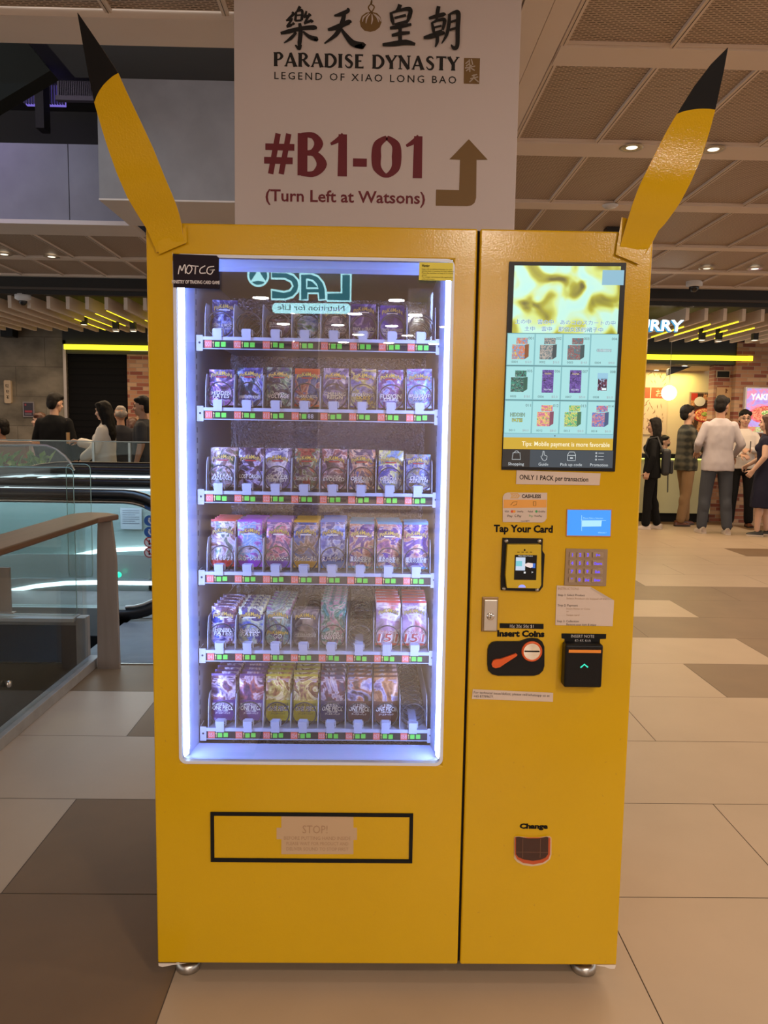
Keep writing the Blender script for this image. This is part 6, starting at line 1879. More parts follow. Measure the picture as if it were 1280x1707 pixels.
# hanging paper print with drawings
a, b = on_y(1060, 724, YB - 0.03), on_y(1116, 617, YB - 0.03)
t = thing('wall_print', ((a[0] + b[0]) / 2, YB - 0.02, a[1]), 'large beige print of ink drawings with a red band on the shop wall', 'poster')
sheet = MB().box(a[0] - 0.4, b[0], YB - 0.02, YB, a[1], b[1], mat('print_beige', (0.58, 0.44, 0.30), 0.8))
mb = sheet
zb0, zb1 = on_y(1090, 664, YB)[1], on_y(1090, 646, YB)[1]
mb.rect(a[0] - 0.4, b[0] - 0.01, zb0, zb1, YB - 0.0215, mat('print_red_band', (0.36, 0.075, 0.03), 0.8))
mb.text('お', on_y(1098, 655, YB)[0], zb0 + 0.03, 0.12, YB - 0.023, mat('print_beige', (0.58, 0.44, 0.30), 0.8), w=0.12, fit='box')
xd = on_y(1083.5, 655, YB)[0]
mb.rect(xd - 0.008, xd + 0.008, zb0, zb1, YB - 0.0226, mat('print_beige', (0.58, 0.44, 0.30), 0.8))
for k in range(70):
    cx = pr2.uniform(a[0] - 0.3, b[0] - 0.06)
    cz = pr2.choice((pr2.uniform(a[1] + 0.05, zb0 - 0.06), pr2.uniform(a[1] + 0.05, zb0 - 0.06), pr2.uniform(zb1 + 0.03, b[1] - 0.05)))
    l = pr2.uniform(0.03, 0.09); an = pr2.uniform(0.6, 2.4)
    mb.brush([(cx, cz), (cx + l * cos(an) * 0.6, cz + l * 0.5), (cx + l * cos(an), cz + l * sin(an))], [0.004, 0.010, 0.003], YB - 0.0225, mat('brown_ink', (0.20, 0.07, 0.03), 0.8))
mb.build('printed_sheet', t)
# pendant globe
x, z = on_y(1115, 655, 9.9)
t = thing('pendant_lamp', (x, 9.9, z), 'glowing white globe lamp hanging on a thin cord over the food counter', 'pendant lamp')
MB().ball((x, 9.9, z), 0.108, glow('globe_white', (1.0, 0.90, 0.72), 16.0), 24).build('globe', t)
MB().tube([(x, 9.9, z + 0.10), (x, 9.9, 3.06)], 0.005, mat('cord_grey', (0.25, 0.24, 0.22), 0.5), 6).build('cord', t)
# illuminated letters
xr, zb = on_y(1140, 552, 6.93)
xl, zt = on_y(1082, 533, 6.93)
t = thing('shop_sign', (xr - 0.5, 6.93, zb), 'glowing white block letter sign of the curry shop under the slats', 'sign')
mbf = MB(); mbk = MB()
W_all = (xr - xl) / 0.60
mbk.text('CURRY', xr, zb - 0.008, (zt - zb), 6.942, mat('letter_side_blue', (0.02, 0.18, 0.34), 0.4, emit=(0.02, 0.22, 0.42), es=0.8), w=W_all + 0.03, align='r', bold=0.045, shear=0.06)
mbf.text('CURRY', xr - 0.008, zb, (zt - zb), 6.920, glow('letter_white', (0.86, 0.97, 1.0), 1.5), w=W_all, align='r', bold=0.03, shear=0.06)
mbf.build('letter_face', t); mbk.build('letter_back', t)
MB().tube([(xr - 0.85, 6.95, zt - 0.02), (xr - 0.85, 6.97, 2.86)], 0.006, BLKM, 6).build('hanger', t)
# counter
t = thing('shop_counter', (5.0, 10.5, 0), 'pale lit food counter with black top and black plinth', 'counter')
zc = on_y(1100, 756, 10.30)[1]
CTR = vary('counter_cream_green', (0.52, 0.52, 0.30), (0.58, 0.57, 0.36), 1.2, 0.5)
MB().box(3.4, x5 - 0.01, 10.35, 10.62, 0.14, zc - 0.07, CTR).build('front_panel', t)
MB().box(3.4, x5 - 0.01, 10.28, 10.70, zc - 0.07, zc, mat('counter_black', (0.010, 0.010, 0.011), 0.25)).build('worktop', t, bevel=0.004)
MB().box(3.4, x5 - 0.01, 10.38, 10.6, 0.0, 0.14, BLKM).build('plinth', t)
MB().box(3.4, x5 - 0.01, 10.32, 10.34, zc - 0.090, zc - 0.075, glow('counter_led', (0.95, 0.95, 0.22), 1.6)).build('light_strip', t)
a, b = on_y(1106, 781, 10.34), on_y(1112, 767, 10.34)
MB().box(a[0], b[0], 10.340, 10.349, a[1], b[1], mat('counter_card', (0.50, 0.16, 0.06), 0.6)).build('menu_card', t)
# ================================================================== PEOPLE
from mathutils import noise as mnoise
SKIN = [mat('skin_light', (0.50, 0.29, 0.20), 0.55), mat('skin_tan', (0.40, 0.21, 0.13), 0.55), mat('skin_pale', (0.56, 0.35, 0.26), 0.55)]
HAIRM = {'black': mat('hair_black', (0.008, 0.006, 0.005), 0.7, spec=0.2), 'brown': mat('hair_brown', (0.060, 0.022, 0.012), 0.45), 'grey': mat('hair_grey', (0.20, 0.17, 0.15), 0.6)}
EYEW, EYED, LIPM = mat('eye_dark', (0.03, 0.018, 0.014), 0.2), mat('eye_dark', (0.03, 0.018, 0.014), 0.2), mat('lip', (0.36, 0.12, 0.09), 0.5)

def fuse(mb, name, parent, voxel, mt, smooth_it=4, folds=0.0, seed=0.0, fs=9.0, sc=1.0):
    """union of the overlapping shapes as one closed skin"""
    tmp = mb.build('tmp_shape')
    r = tmp.modifiers.new('r', 'REMESH'); r.mode = 'VOXEL'; r.voxel_size = voxel
    if smooth_it:
        s = tmp.modifiers.new('s', 'SMOOTH'); s.iterations = smooth_it; s.factor = 0.5
    dg = bpy.context.evaluated_depsgraph_get()
    me = bpy.data.meshes.new_from_object(tmp.evaluated_get(dg))
    old = tmp.data
    bpy.data.objects.remove(tmp); bpy.data.meshes.remove(old)
    if folds:
        ns = [v.normal.copy() for v in me.vertices]
        for v, n in zip(me.vertices, ns):
            c = v.co
            f = mnoise.noise(Vector((c.x * fs + seed, c.y * fs, c.z * fs * 0.55))) + 0.5 * mnoise.noise(Vector((c.x * fs * 2.4, c.y * fs * 2.4 + seed, c.z * fs * 1.5)))
            v.co = c + n * (f * folds)
    me.name = name
    me.materials.clear()
    me.materials.append(mt)
    for p in me.polygons:
        p.use_smooth = True; p.material_index = 0
    o = bpy.data.objects.new(name, me)
    COL.objects.link(o)
    o.parent = parent
    return o
def rings(mb, rows, mt, n=20):
    """(cx, cy, z, rx, ry) rows from low to high"""
    vs, fs = [], []
    for cx, cy, z, rx, ry in rows:
        for j in range(n):
            a = 2 * pi * j / n
            ca, sa = cos(a), sin(a)
            p = 0.82
            vs.append((cx + rx * math.copysign(abs(ca) ** p, ca), cy + ry * math.copysign(abs(sa) ** p, sa), z))
    for i in range(len(rows) - 1):
        for j in range(n):
            fs.append((i * n + j, i * n + (j + 1) % n, (i + 1) * n + (j + 1) % n, (i + 1) * n + j))
    fs += [tuple(range(n - 1, -1, -1)), tuple(range((len(rows) - 1) * n, len(rows) * n))]
    mb.add(vs, fs, mt, True)
def limb(mb, pts, rs, mt):
    """tapered limb with rounded ends"""
    P3 = [Vector(p) for p in pts]
    out, rr = [], []
    for i in range(len(P3) - 1):
        for k in range(5):
            t = k / 5
            out.append(P3[i].lerp(P3[i + 1], t)); rr.append(rs[i] * (1 - t) + rs[i + 1] * t)
    out.append(P3[-1]); rr.append(rs[-1])
    mb.tube(out, rr, mt, 14)
    for p, r in zip(P3, rs):
        mb.ball(p, r * 0.99, mt, 12)
def hand(mb, wrist, d, nrm, mt, curl=0.5, thumb=1, s=1.0):
    """palm, four unequal curled fingers and a thumb; d along the hand, nrm out of the palm"""
    d = Vector(d).normalized(); nrm = Vector(nrm); nrm = (nrm - d * nrm.dot(d)).normalized(); w = d.cross(nrm)
    wr = Vector(wrist)
    for k in (-1.5, -0.5, 0.5, 1.5):
        limb(mb, [wr + w * (k * 0.012 * s), wr + d * (0.085 * s) + w * (k * 0.0205 * s)], [0.017 * s, 0.0135 * s], mt)
    for k, l in ((-1.5, 0.062), (-0.5, 0.076), (0.5, 0.080), (1.5, 0.070)):
        p = wr + d * (0.085 * s) + w * (k * 0.0215 * s)
        pts = [p]
        a = 0.25
        for seg in (0.45, 0.32, 0.23):
            a += curl * 0.8
            p = p + (d * cos(a) + nrm * sin(a) + w * (k * 0.05)) * (l * seg * s)
            pts.append(p)
        limb(mb, pts, [0.0098 * s, 0.0092 * s, 0.0086 * s, 0.0074 * s], mt)
    b = wr + d * (0.028 * s) + w * (-thumb * 0.026 * s)
    limb(mb, [b, b + (d * 0.6 - w * (thumb * 0.8) + nrm * 0.35) * (0.036 * s), b + (d * 1.25 - w * (thumb * 0.95) + nrm * 0.75) * (0.050 * s)], [0.014 * s, 0.0115 * s, 0.0088 * s], mt)

def person(x, y, H, face, label, top, legs=None, skin=0, hair='black', style='short', arms=None, feet=((0.10, 0.0), (-0.10, 0.0)), sleeves='long', dress=False, shoes=None, headyaw=0, headtilt=0, female=False, seated=0.0, glasses=False, group=None, build=1.0, extra=None, mask=None, tuck=True):
    """face: heading in degrees, 0 looks at the camera (-y), 90 towards +x, 180 away"""
    t = thing('person', (x, y, 0), label, 'person', group)
    t.rotation_euler = (0, 0, R(face))
    s = H / 1.75
    sk = SKIN[skin]
    dz = -seated
    bw = build * (0.92 if female else 1.0)
    S = lambda p: Vector((p[0] * s, p[1] * s, (p[2] + dz) * s))
    G = lambda p: Vector((p[0] * s, p[1] * s, p[2] * s))
    sh = 0.165 if female else 0.185
    # limbs
    arms = arms or {}
    A = {}
    for sd, k in (('l', 1), ('r', -1)):
        el, wr = arms.get(sd, ((k * 0.235, 0.02, 1.155), (k * 0.235, -0.05, 0.915)))
        A[sd] = (S((k * (sh - 0.030) * bw, 0.008, 1.385)), S(el), S(wr))
    L = {}
    for i, (sd, k) in enumerate((('l', 1), ('r', -1))):
        fx, fy = feet[i]
        if seated:
            L[sd] = (S((k * 0.09, 0.0, 0.93)), G((k * 0.11, -0.42, 0.93 - seated)), G((k * 0.11, -0.40, 0.09)))
        else:
            L[sd] = (S((k * 0.088 * bw, 0.0, 0.92)), S((k * 0.088 * 0.4 + fx * 0.6, fy * 0.45 - 0.015, 0.49)), S((fx, fy + 0.01, 0.09)))
    head = MB()
    hm = Matrix.Translation(S((0, 0.0, 1.50))) @ Matrix.Rotation(R(headyaw), 4, 'Z') @ Matrix.Rotation(R(headtilt), 4, 'X') @ Matrix.Translation(-S((0, 0.0, 1.50)))
    hc = lambda a, b, c: S((a, b, c))
    # body
    mb = MB()
    rings(mb, [(0, 0, (0.86 + dz) * s, 0.12 * s * bw, 0.085 * s), (0, 0, (0.94 + dz) * s, 0.150 * s * bw, 0.105 * s), (0, 0, (1.10 + dz) * s, 0.122 * s * bw, 0.088 * s), (0, 0, (1.28 + dz) * s, 0.150 * s * bw, 0.102 * s), (0, 0.005 * s, (1.40 + dz) * s, 0.150 * s * bw, 0.085 * s), (0, 0.01 * s, (1.465 + dz) * s, 0.065 * s, 0.055 * s)], sk)
    limb(mb, [S((0, 0.012, 1.42)), S((0, 0.0, 1.56))], [0.058 * s, 0.050 * s], sk)
    for sd, k in (('l', 1), ('r', -1)):
        a, b, c = A[sd]
        limb(mb, [a, b, c], [0.052 * s * bw, 0.041 * s * bw, 0.027 * s], sk)
        d = (c - b).normalized()
        inward = Vector((-k, -0.15, 0)) if abs(d.z) > 0.6 else Vector((0, 0, -1)) + Vector((-k * 0.6, 0, 0))
        hand(mb, c, d, inward, sk, 0.55, thumb=k if abs(d.z) > 0.6 else -k, s=s * 0.95)
        h, n_, f = L[sd]
        limb(mb, [h, n_, f], [0.082 * s * bw, 0.055 * s * bw, 0.036 * s], sk)
        calf = n_.lerp(f, 0.32) + Vector((0, 0.018 * s, 0))
        mb.ball(calf, 0.050 * s * bw, sk, 12, 1, 1, 1.9)
        mb.ball(f + Vector((0, -0.035 * s, -0.056 * s)), 0.028 * s, sk, 10, 0.9, 2.2, 0.8)
    start = len(mb.v)
    mb.ball(hc(0, 0.008, 1.652), 0.100 * s, sk, 20, 0.80, 0.95, 1.02)
    mb.ball(hc(0, -0.022, 1.595), 0.072 * s, sk, 18, 0.86, 0.98, 1.14)
    mb.ball(hc(0, -0.060, 1.545), 0.028 * s, sk, 12, 1.1, 0.9, 0.8)
    limb(mb, [hc(0, -0.082, 1.645), hc(0, -0.104, 1.605)], [0.009 * s, 0.0145 * s], sk)
    for k in (1, -1):
        mb.ball(hc(k * 0.079, 0.012, 1.625), 0.026 * s, sk, 10, 0.42, 0.7, 1.15)
        mb.ball(hc(k * 0.040, -0.062, 1.600), 0.026 * s, sk, 10)
        mb.ball(hc(k * 0.030, -0.078, 1.665), 0.017 * s, sk, 10, 1.4, 0.6, 0.5)
    mb.xf(hm, start)
    body = fuse(mb, 'body', t, 0.0068, sk, 3)
    # face
    for k in (1, -1):
        e = MB(); e.ball(hc(k * 0.031, -0.084, 1.643), 0.0105 * s, EYED, 10, 1.35, 0.6, 0.7); e.xf(hm)
        o = e.build('eye'); o.parent = t
        e = MB(); e.tube([hc(k * 0.014, -0.093, 1.668), hc(k * 0.032, -0.091, 1.675), hc(k * 0.050, -0.080, 1.668)], [0.003 * s, 0.0045 * s, 0.002 * s], HAIRM['black'], 6); e.xf(hm)
        o = e.build('eyebrow'); o.parent = t
    e = MB(); e.ball(hc(0, -0.0875, 1.566), 0.020 * s, LIPM, 12, 1.15, 0.45, 0.36); e.xf(hm)
    o = e.build('mouth'); o.parent = t
    # hair
    hmat = HAIRM[hair]
    mb = MB()
    if style == 'bald':
        for k in (1, -1):
            mb.ball(hc(k * 0.060, 0.045, 1.640), 0.040 * s, hmat, 12, 0.62, 1.2, 1.1)
        mb.ball(hc(0, 0.075, 1.640), 0.055 * s, hmat, 14, 1.1, 0.62, 1.1)
        mb.ball(hc(0, 0.030, 1.700), 0.070 * s, hmat, 14, 1.0, 0.95, 0.83)
    else:
        up = 0.012 if style == 'short' else 0.004
        mb.ball(hc(0, 0.020, 1.668 + up), 0.100 * s, hmat, 22, 0.86, 0.95, 0.97)
        mb.ball(hc(0, 0.055, 1.628), 0.080 * s, hmat, 18, 0.98, 0.72, 1.05)
        for k in (1, -1):
            mb.ball(hc(k * 0.052, -0.030, 1.715), 0.044 * s, hmat, 12, 0.9, 1.1, 0.8)
        mb.ball(hc(0, -0.046, 1.720), 0.040 * s, hmat, 12, 1.3, 0.8, 0.62)
        if style in ('long', 'midlong'):
            low = 1.24 if style == 'long' else 1.36
            rows = [(0, 0.062, low, 0.062, 0.026), (0, 0.068, low + 0.08, 0.098, 0.040), (0, 0.060, 1.48, 0.104, 0.050), (0, 0.050, 1.58, 0.098, 0.066), (0, 0.035, 1.66, 0.092, 0.080), (0, 0.02, 1.72, 0.07, 0.07)]
            rings(mb, [(a * s, b * s, (c + dz) * s, d_ * s, e_ * s) for a, b, c, d_, e_ in rows], hmat)
            for k in (1, -1):
                limb(mb, [hc(k * 0.074, -0.035, 1.70), hc(k * 0.088, -0.010, 1.60), hc(k * 0.092, 0.010, 1.46)], [0.020 * s, 0.022 * s, 0.014 * s], hmat)
        if style == 'tail':
            limb(mb, [hc(0, 0.10, 1.665), hc(0, 0.150, 1.62), hc(0, 0.150, 1.50), hc(0, 0.125, 1.40)], [0.030 * s, 0.036 * s, 0.030 * s, 0.012 * s], hmat)
    mb.xf(hm)
    fuse(mb, 'hair', t, 0.010, hmat, 2, 0.007, seed=x * 3.1, fs=26)
    # clothes
    mb = MB()
    g = 0.016
    lowz = 0.86 if not tuck else 0.93
    if dress:
        rows = [(0, 0, 0.42, 0.235, 0.175), (0, 0, 0.60, 0.222, 0.165), (0, 0, 0.84, 0.190, 0.140), (0, 0, 0.96, 0.172, 0.124), (0, 0, 1.10, 0.142, 0.108)]
    else:
        rows = [(0, 0, lowz - 0.045, 0.190, 0.146), (0, 0, lowz + 0.06, 0.188, 0.144), (0, 0, 1.08, 0.166, 0.124)]
    rows += [(0, 0, 1.28, 0.172, 0.122), (0, 0.005, 1.385, 0.182, 0.106), (0, 0.010, 1.435, 0.135, 0.084), (0, 0.012, 1.482, 0.068, 0.064)]
    rings(mb, [(a, b * s, (c + dz) * s, d_ * s * bw, e_ * s * (1 if not female else 0.94)) for a, b, c, d_, e_ in rows], top)
    if female:
        for k in (1, -1):
            mb.ball(S((k * 0.065, -0.085, 1.28)), 0.062 * s, top, 12)
    for sd in 'lr':
        a, b, c = A[sd]
        if sleeves == 'long':
            limb(mb, [a, b, b.lerp(c, 0.93)], [0.057 * s * bw, 0.052 * s * bw, 0.040 * s], top)
        elif sleeves == 'rolled':
            limb(mb, [a, b, b.lerp(c, 0.45)], [0.061 * s * bw, 0.056 * s * bw, 0.050 * s], top)
        elif sleeves == 'loose':
            limb(mb, [a, b, b.lerp(c, 0.90)], [0.062 * s, 0.070 * s, 0.066 * s], top)
        elif sleeves == 'short':
            limb(mb, [a, a.lerp(b, 0.72)], [0.064 * s * bw, 0.064 * s * bw], top)
        else:
            limb(mb, [a, a.lerp(b, 0.22)], [0.060 * s * bw, 0.060 * s * bw], top)
    fuse(mb, 'dress' if dress else 'shirt', t, 0.0115, top, 3, 0.0075, seed=x * 1.7 + y)
    if legs is not None:
        mb = MB()
        rings(mb, [(0, 0, (0.80 + dz) * s, 0.135 * s * bw, 0.10 * s), (0, 0, (0.90 + dz) * s, 0.166 * s * bw, 0.124 * s), (0, 0, (1.03 + dz) * s, 0.146 * s * bw, 0.110 * s)], legs)
        for sd in 'lr':
            h, n_, f = L[sd]
            f2 = n_.lerp(f, 0.97)
            limb(mb, [h, n_, f2], [0.098 * s * bw, 0.074 * s * bw, 0.064 * s], legs)
            mb.ball(n_.lerp(f, 0.32) + Vector((0, 0.018 * s, 0)), 0.066 * s * bw, legs, 12, 1, 1, 1.9)
        fuse(mb, 'trousers', t, 0.0115, legs, 3, 0.006, seed=x + y * 2.3, fs=7)
        if tuck:
            b = MB(); n = 24
            rings(b, [(0, 0, (0.985 + dz) * s, 0.170 * s * bw, 0.126 * s), (0, 0, (1.018 + dz) * s, 0.168 * s * bw, 0.124 * s)], mat('belt_dark', (0.015, 0.010, 0.008), 0.4), n)
            o = b.build('belt'); o.parent = t
    if shoes is not None:
        um, sm_ = shoes
        for i, sd in enumerate('lr'):
            f = L[sd][2]
            b = MB()
            fx, fy = f.x, f.y
            turn = (0.12 if sd == 'l' else -0.12)
            st = len(b.v)
            rows = [(-0.150, 0.030, 0.018), (-0.135, 0.038, 0.030), (-0.08, 0.044, 0.042), (-0.01, 0.040, 0.060), (0.04, 0.036, 0.072), (0.075, 0.030, 0.066)]
            vs, fs = [], []
            m_ = 14
            for yy, hw, hh in rows:
                for j in range(m_):
                    a = pi * j / (m_ - 1)
                    vs.append((hw * cos(a) * s, (yy + 0.01) * s, 0.018 * s + hh * max(0.0, sin(a)) ** 0.7 * s))
            for r_ in range(len(rows) - 1):
                for j in range(m_ - 1):
                    fs.append((r_ * m_ + j, r_ * m_ + j + 1, (r_ + 1) * m_ + j + 1, (r_ + 1) * m_ + j))
            fs += [tuple(range(m_)), tuple(range((len(rows) - 1) * m_, len(rows) * m_))[::-1]]
            b.add(vs, fs, um, True)
            sole = [(hw * 1.06 * s, (yy + 0.01) * s) for yy, hw, hh in rows]
            ol = sole + [(-a, c) for a, c in sole[::-1]]
            k_ = len(ol)
            b.add([(a, c, 0.002) for a, c in ol] + [(a, c, 0.024 * s) for a, c in ol], [tuple(range(k_)), tuple(range(2 * k_ - 1, k_ - 1, -1))] + [(q, q + k_, (q + 1) % k_ + k_, (q + 1) % k_) for q in range(k_)], sm_)
            b.xf(Matrix.Translation((fx, fy, 0)) @ Matrix.Rotation(turn, 4, 'Z'))
            o = b.build('shoe'); o.parent = t
    if glasses:
        b = MB()
        GM = mat('spectacle_rim', (0.05, 0.04, 0.04), 0.3, 0.6)
        for k in (1, -1):
            b.tube([hc(k * 0.033 + 0.024 * cos(2 * pi * q / 16), -0.100, 1.643 + 0.017 * sin(2 * pi * q / 16)) for q in range(16)], 0.0022 * s, GM, 5, closed=True)
            b.tube([hc(k * 0.057, -0.098, 1.648), hc(k * 0.082, 0.0, 1.645)], 0.002 * s, GM, 5)
        b.tube([hc(-0.010, -0.102, 1.645), hc(0.010, -0.102, 1.645)], 0.002 * s, GM, 5)
        b.xf(hm)
        o = b.build('spectacles'); o.parent = t
    if mask:
        b = MB(); b.ball(hc(0, -0.058, 1.572), 0.050 * s, mask, 16, 1.05, 0.85, 0.90); b.xf(hm)
        o = b.build('face_mask'); o.parent = t
    if extra:
        extra(t, s, S, A)
    return t

cl = lambda n, c, r=0.8: mat('cloth_' + n, c, r, spec=0.2)
BLKC, NAVYC, GREYT = cl('black', (0.006, 0.006, 0.007), 0.9), cl('navy', (0.014, 0.014, 0.032)), cl('charcoal', (0.045, 0.045, 0.050))
def plaid():
    m = mat('cloth_plaid', (0.05, 0.05, 0.04), 0.8)
    v = coords(m, 'Object', (1, 1, 1))
    sx = node(m, 'ShaderNodeSeparateXYZ'); link(m, v, sx.inputs[0])
    def band(o):
        a = node(m, 'ShaderNodeMath', operation='MULTIPLY'); a.inputs[1].default_value = 62.0
        b = node(m, 'ShaderNodeMath', operation='SINE'); link(m, sx.outputs[o], a.inputs[0]); link(m, a.outputs[0], b.inputs[0])
        return b.outputs[0]
    ad = node(m, 'ShaderNodeMath', operation='ADD'); link(m, band('Y'), ad.inputs[0]); link(m, band('Z'), ad.inputs[1])
    mr = node(m, 'ShaderNodeMapRange'); mr.inputs['From Min'].default_value = -2; mr.inputs['From Max'].default_value = 2; link(m, ad.outputs[0], mr.inputs['Value'])
    link(m, ramp(m, mr.outputs[0], [(0.30, (0.012, 0.013, 0.010)), (0.55, (0.045, 0.042, 0.028)), (0.85, (0.085, 0.075, 0.05))]), P(m).inputs['Base Color'])
    return m
PLAID = plaid()
SHIRTG, SLATE = cl('pale_grey', (0.47, 0.43, 0.46)), cl('slate', (0.060, 0.066, 0.082))
KHAKI, WSHIRT = cl('khaki', (0.27, 0.165, 0.085)), cl('white', (0.60, 0.54, 0.50))
BLOUSE, GREYP = cl('ivory', (0.62, 0.58, 0.54)), cl('grey_slacks', (0.22, 0.21, 0.22))
SHW, SHB, SHK = (mat('shoe_white', (0.55, 0.47, 0.42), 0.5), mat('shoe_sole_white', (0.58, 0.50, 0.43), 0.6)), (mat('shoe_brown', (0.12, 0.040, 0.020), 0.3), mat('shoe_sole_dark', (0.03, 0.02, 0.015), 0.6)), (mat('shoe_black', (0.012, 0.012, 0.013), 0.4), mat('shoe_sole_grey', (0.20, 0.18, 0.17), 0.6))

# ---- by the food counter
def backpack(t, s, S, A):
    b = MB()
    BP = mat('backpack_black', (0.016, 0.016, 0.018), 0.5)
    b.box(-0.14 * s, 0.14 * s, 0.135 * s, 0.27 * s, 0.86 * s, 1.28 * s, BP)
    o = b.build('backpack_body', bevel=0.05, segs=4); o.parent = t
    b = MB(); b.box(-0.10 * s, 0.10 * s, 0.262 * s, 0.315 * s, 0.89 * s, 1.10 * s, BP)
    q = b.build('backpack_pocket', bevel=0.02, segs=3); q.parent = o
    b = MB()
    for k in (1, -1):
        b.tube([(k * 0.10 * s, 0.15 * s, 1.22 * s), (k * 0.115 * s, 0.06 * s, 1.46 * s), (k * 0.115 * s, -0.07 * s, 1.43 * s), (k * 0.12 * s, -0.12 * s, 1.25 * s), (k * 0.14 * s, 0.02 * s, 1.02 * s)], 0.016 * s, BP, 8)
        b.tube([(k * 0.08 * s, 0.24 * s, 0.87 * s), (k * 0.085 * s, 0.25 * s, 0.60 * s)], 0.007 * s, BP, 6)
    q = b.build('backpack_strap'); q.parent = o
person(4.56, 9.42, 1.60, -112, 'person with long black hair in black clothes wearing a black backpack and white sneakers', BLKC, BLKC, 0, 'black', 'long', female=True, shoes=SHW, extra=backpack, feet=((0.09, -0.06), (-0.09, 0.10)), tuck=False)
person(4.34, 9.96, 1.62, -60, 'person in dark clothes half hidden by the yellow machine, beside the backpack wearer', BLKC, BLKC, 0, 'black', 'short', shoes=SHW)
person(5.24, 9.90, 1.80, 98, 'person in dark plaid shirt, khaki trousers and brown shoes, arms folded in front', PLAID, KHAKI, 0, 'black', 'short', arms={'l': ((0.22, -0.02, 1.16), (0.05, -0.24, 1.16)), 'r': ((-0.24, -0.04, 1.16), (-0.02, -0.25, 1.12))}, shoes=SHB, feet=((0.09, -0.10), (-0.09, 0.08)), headtilt=-6, tuck=False)
def watch(t, s, S, A):
    a, b, c = A['r']
    p = b.lerp(c, 0.93)
    o = MB(); o.tube([p - (c - b).normalized() * 0.012, p + (c - b).normalized() * 0.012], 0.043 * s, mat('watch_steel', (0.5, 0.5, 0.5), 0.25, 1.0), 14)
    o = o.build('wristwatch'); o.parent = t
person(5.33, 9.02, 1.90, 176, 'tall person seen from behind in pale grey shirt, dark slate trousers and white shoes', SHIRTG, SLATE, 1, 'black', 'short', arms={'l': ((0.26, 0.02, 1.17), (0.20, -0.20, 1.06)), 'r': ((-0.27, 0.03, 1.15), (-0.26, -0.17, 1.00))}, sleeves='long', shoes=SHW, feet=((0.15, -0.03), (-0.14, 0.06)), headyaw=-38, headtilt=8, extra=watch, tuck=False, build=1.06)
def cup(t, s, S, A):
    c = A['l'][2]
    o = MB(); o.tube([c + Vector((-0.02, -0.10, -0.03)), c + Vector((-0.02, -0.10, 0.13))], 0.007, BLK, 8)
    o = o.build('pen'); o.parent = t
person(6.07, 9.86, 1.74, -14, 'person with spectacles in white shirt and black trousers facing this way, hands in front', WSHIRT, BLKC, 0, 'black', 'short', arms={'l': ((0.25, -0.06, 1.15), (0.05, -0.25, 1.17)), 'r': ((-0.25, -0.06, 1.15), (-0.07, -0.27, 1.10))}, shoes=SHB, feet=((0.14, -0.02), (-0.13, -0.03)), glasses=True, extra=cup, headtilt=4)
person(5.90, 8.84, 1.66, -118, 'person with dark brown hair in a sleeveless navy dress and black sneakers', NAVYC, None, 2, 'brown', 'midlong', female=True, dress=True, sleeves='none', shoes=(mat('shoe_black', (0.012, 0.012, 0.013), 0.4), mat('shoe_sole_white', (0.58, 0.50, 0.43), 0.6)), arms={'l': ((0.215, 0.0, 1.15), (0.19, -0.14, 0.95)), 'r': ((-0.215, -0.02, 1.15), (-0.17, -0.22, 1.02))}, feet=((0.09, -0.05), (-0.10, 0.07)), build=1.08)
person(5.05, 10.98 - 0.12, 1.70, 60, 'person in black behind the food counter wearing a dark face mask', BLKC, BLKC, 0, 'black', 'short', seated=0.42, arms={'l': ((0.26, -0.10, 1.16), (0.16, -0.30, 1.20)), 'r': ((-0.26, -0.10, 1.16), (-0.14, -0.32, 1.20))}, mask=mat('mask_black', (0.012, 0.012, 0.014), 0.6)) if False else None
person(5.36, 11.10, 1.34, 62, 'person in black behind the food counter wearing a dark face mask', BLKC, BLKC, 0, 'black', 'short', mask=mat('mask_black', (0.012, 0.012, 0.014), 0.6), arms={'l': ((0.22, -0.06, 1.16), (0.14, -0.24, 1.14)), 'r': ((-0.22, -0.06, 1.16), (-0.12, -0.25, 1.12))}, shoes=SHK)
# ---- beyond the escalators
G2 = None
person(-3.64, 8.55, 1.775, 178, 'person in black jacket seen from behind with short black hair', BLKC, BLKC, 0, 'black', 'short', shoes=SHK, build=1.15, headyaw=-24, headtilt=8, tuck=False)
person(-4.05, 9.05, 1.53, -80, 'person with a reddish brown ponytail in a pale pink top beside the black jacket', cl('pale_pink', (0.50, 0.36, 0.33)), BLKC, 2, 'brown', 'tail', female=True, shoes=SHK, tuck=False)
def phone(t, s, S, A):
    c = A['r'][2]
    b = MB(); b.box(c.x - 0.04, c.x + 0.04, c.y - 0.155, c.y - 0.145, c.z - 0.02, c.z + 0.12, mat('phone_tan', (0.28, 0.19, 0.10), 0.35))
    o = b.build('phone'); o.parent = t
person(-2.80, 8.00, 1.67, -96, 'person with long black hair in a loose ivory blouse holding out a phone', BLOUSE, GREYP, 2, 'black', 'long', female=True, sleeves='loose', arms={'l': ((0.23, -0.04, 1.14), (0.16, -0.22, 1.02)), 'r': ((-0.22, -0.14, 1.15), (-0.10, -0.40, 1.22))}, shoes=SHK, extra=phone, headtilt=8, tuck=False)
person(-2.79, 8.58, 1.635, -150, 'older person with thin cropped grey hair in dark clothes behind the ivory blouse', cl('dark_slate', (0.022, 0.022, 0.028)), BLKC, 1, 'grey', 'bald', shoes=SHK, tuck=False)
person(-2.82, 9.20, 1.48, -140, 'person with shoulder-length brown hair behind the charcoal tee', GREYT, BLKC, 2, 'brown', 'midlong', female=True, shoes=SHK, tuck=False)
person(-2.34, 8.02, 1.735, -84, 'person in charcoal short-sleeved tee with short black hair beside the brick pier', GREYT, BLKC, 1, 'black', 'short', sleeves='short', shoes=SHK, build=1.1, headtilt=4, tuck=False)
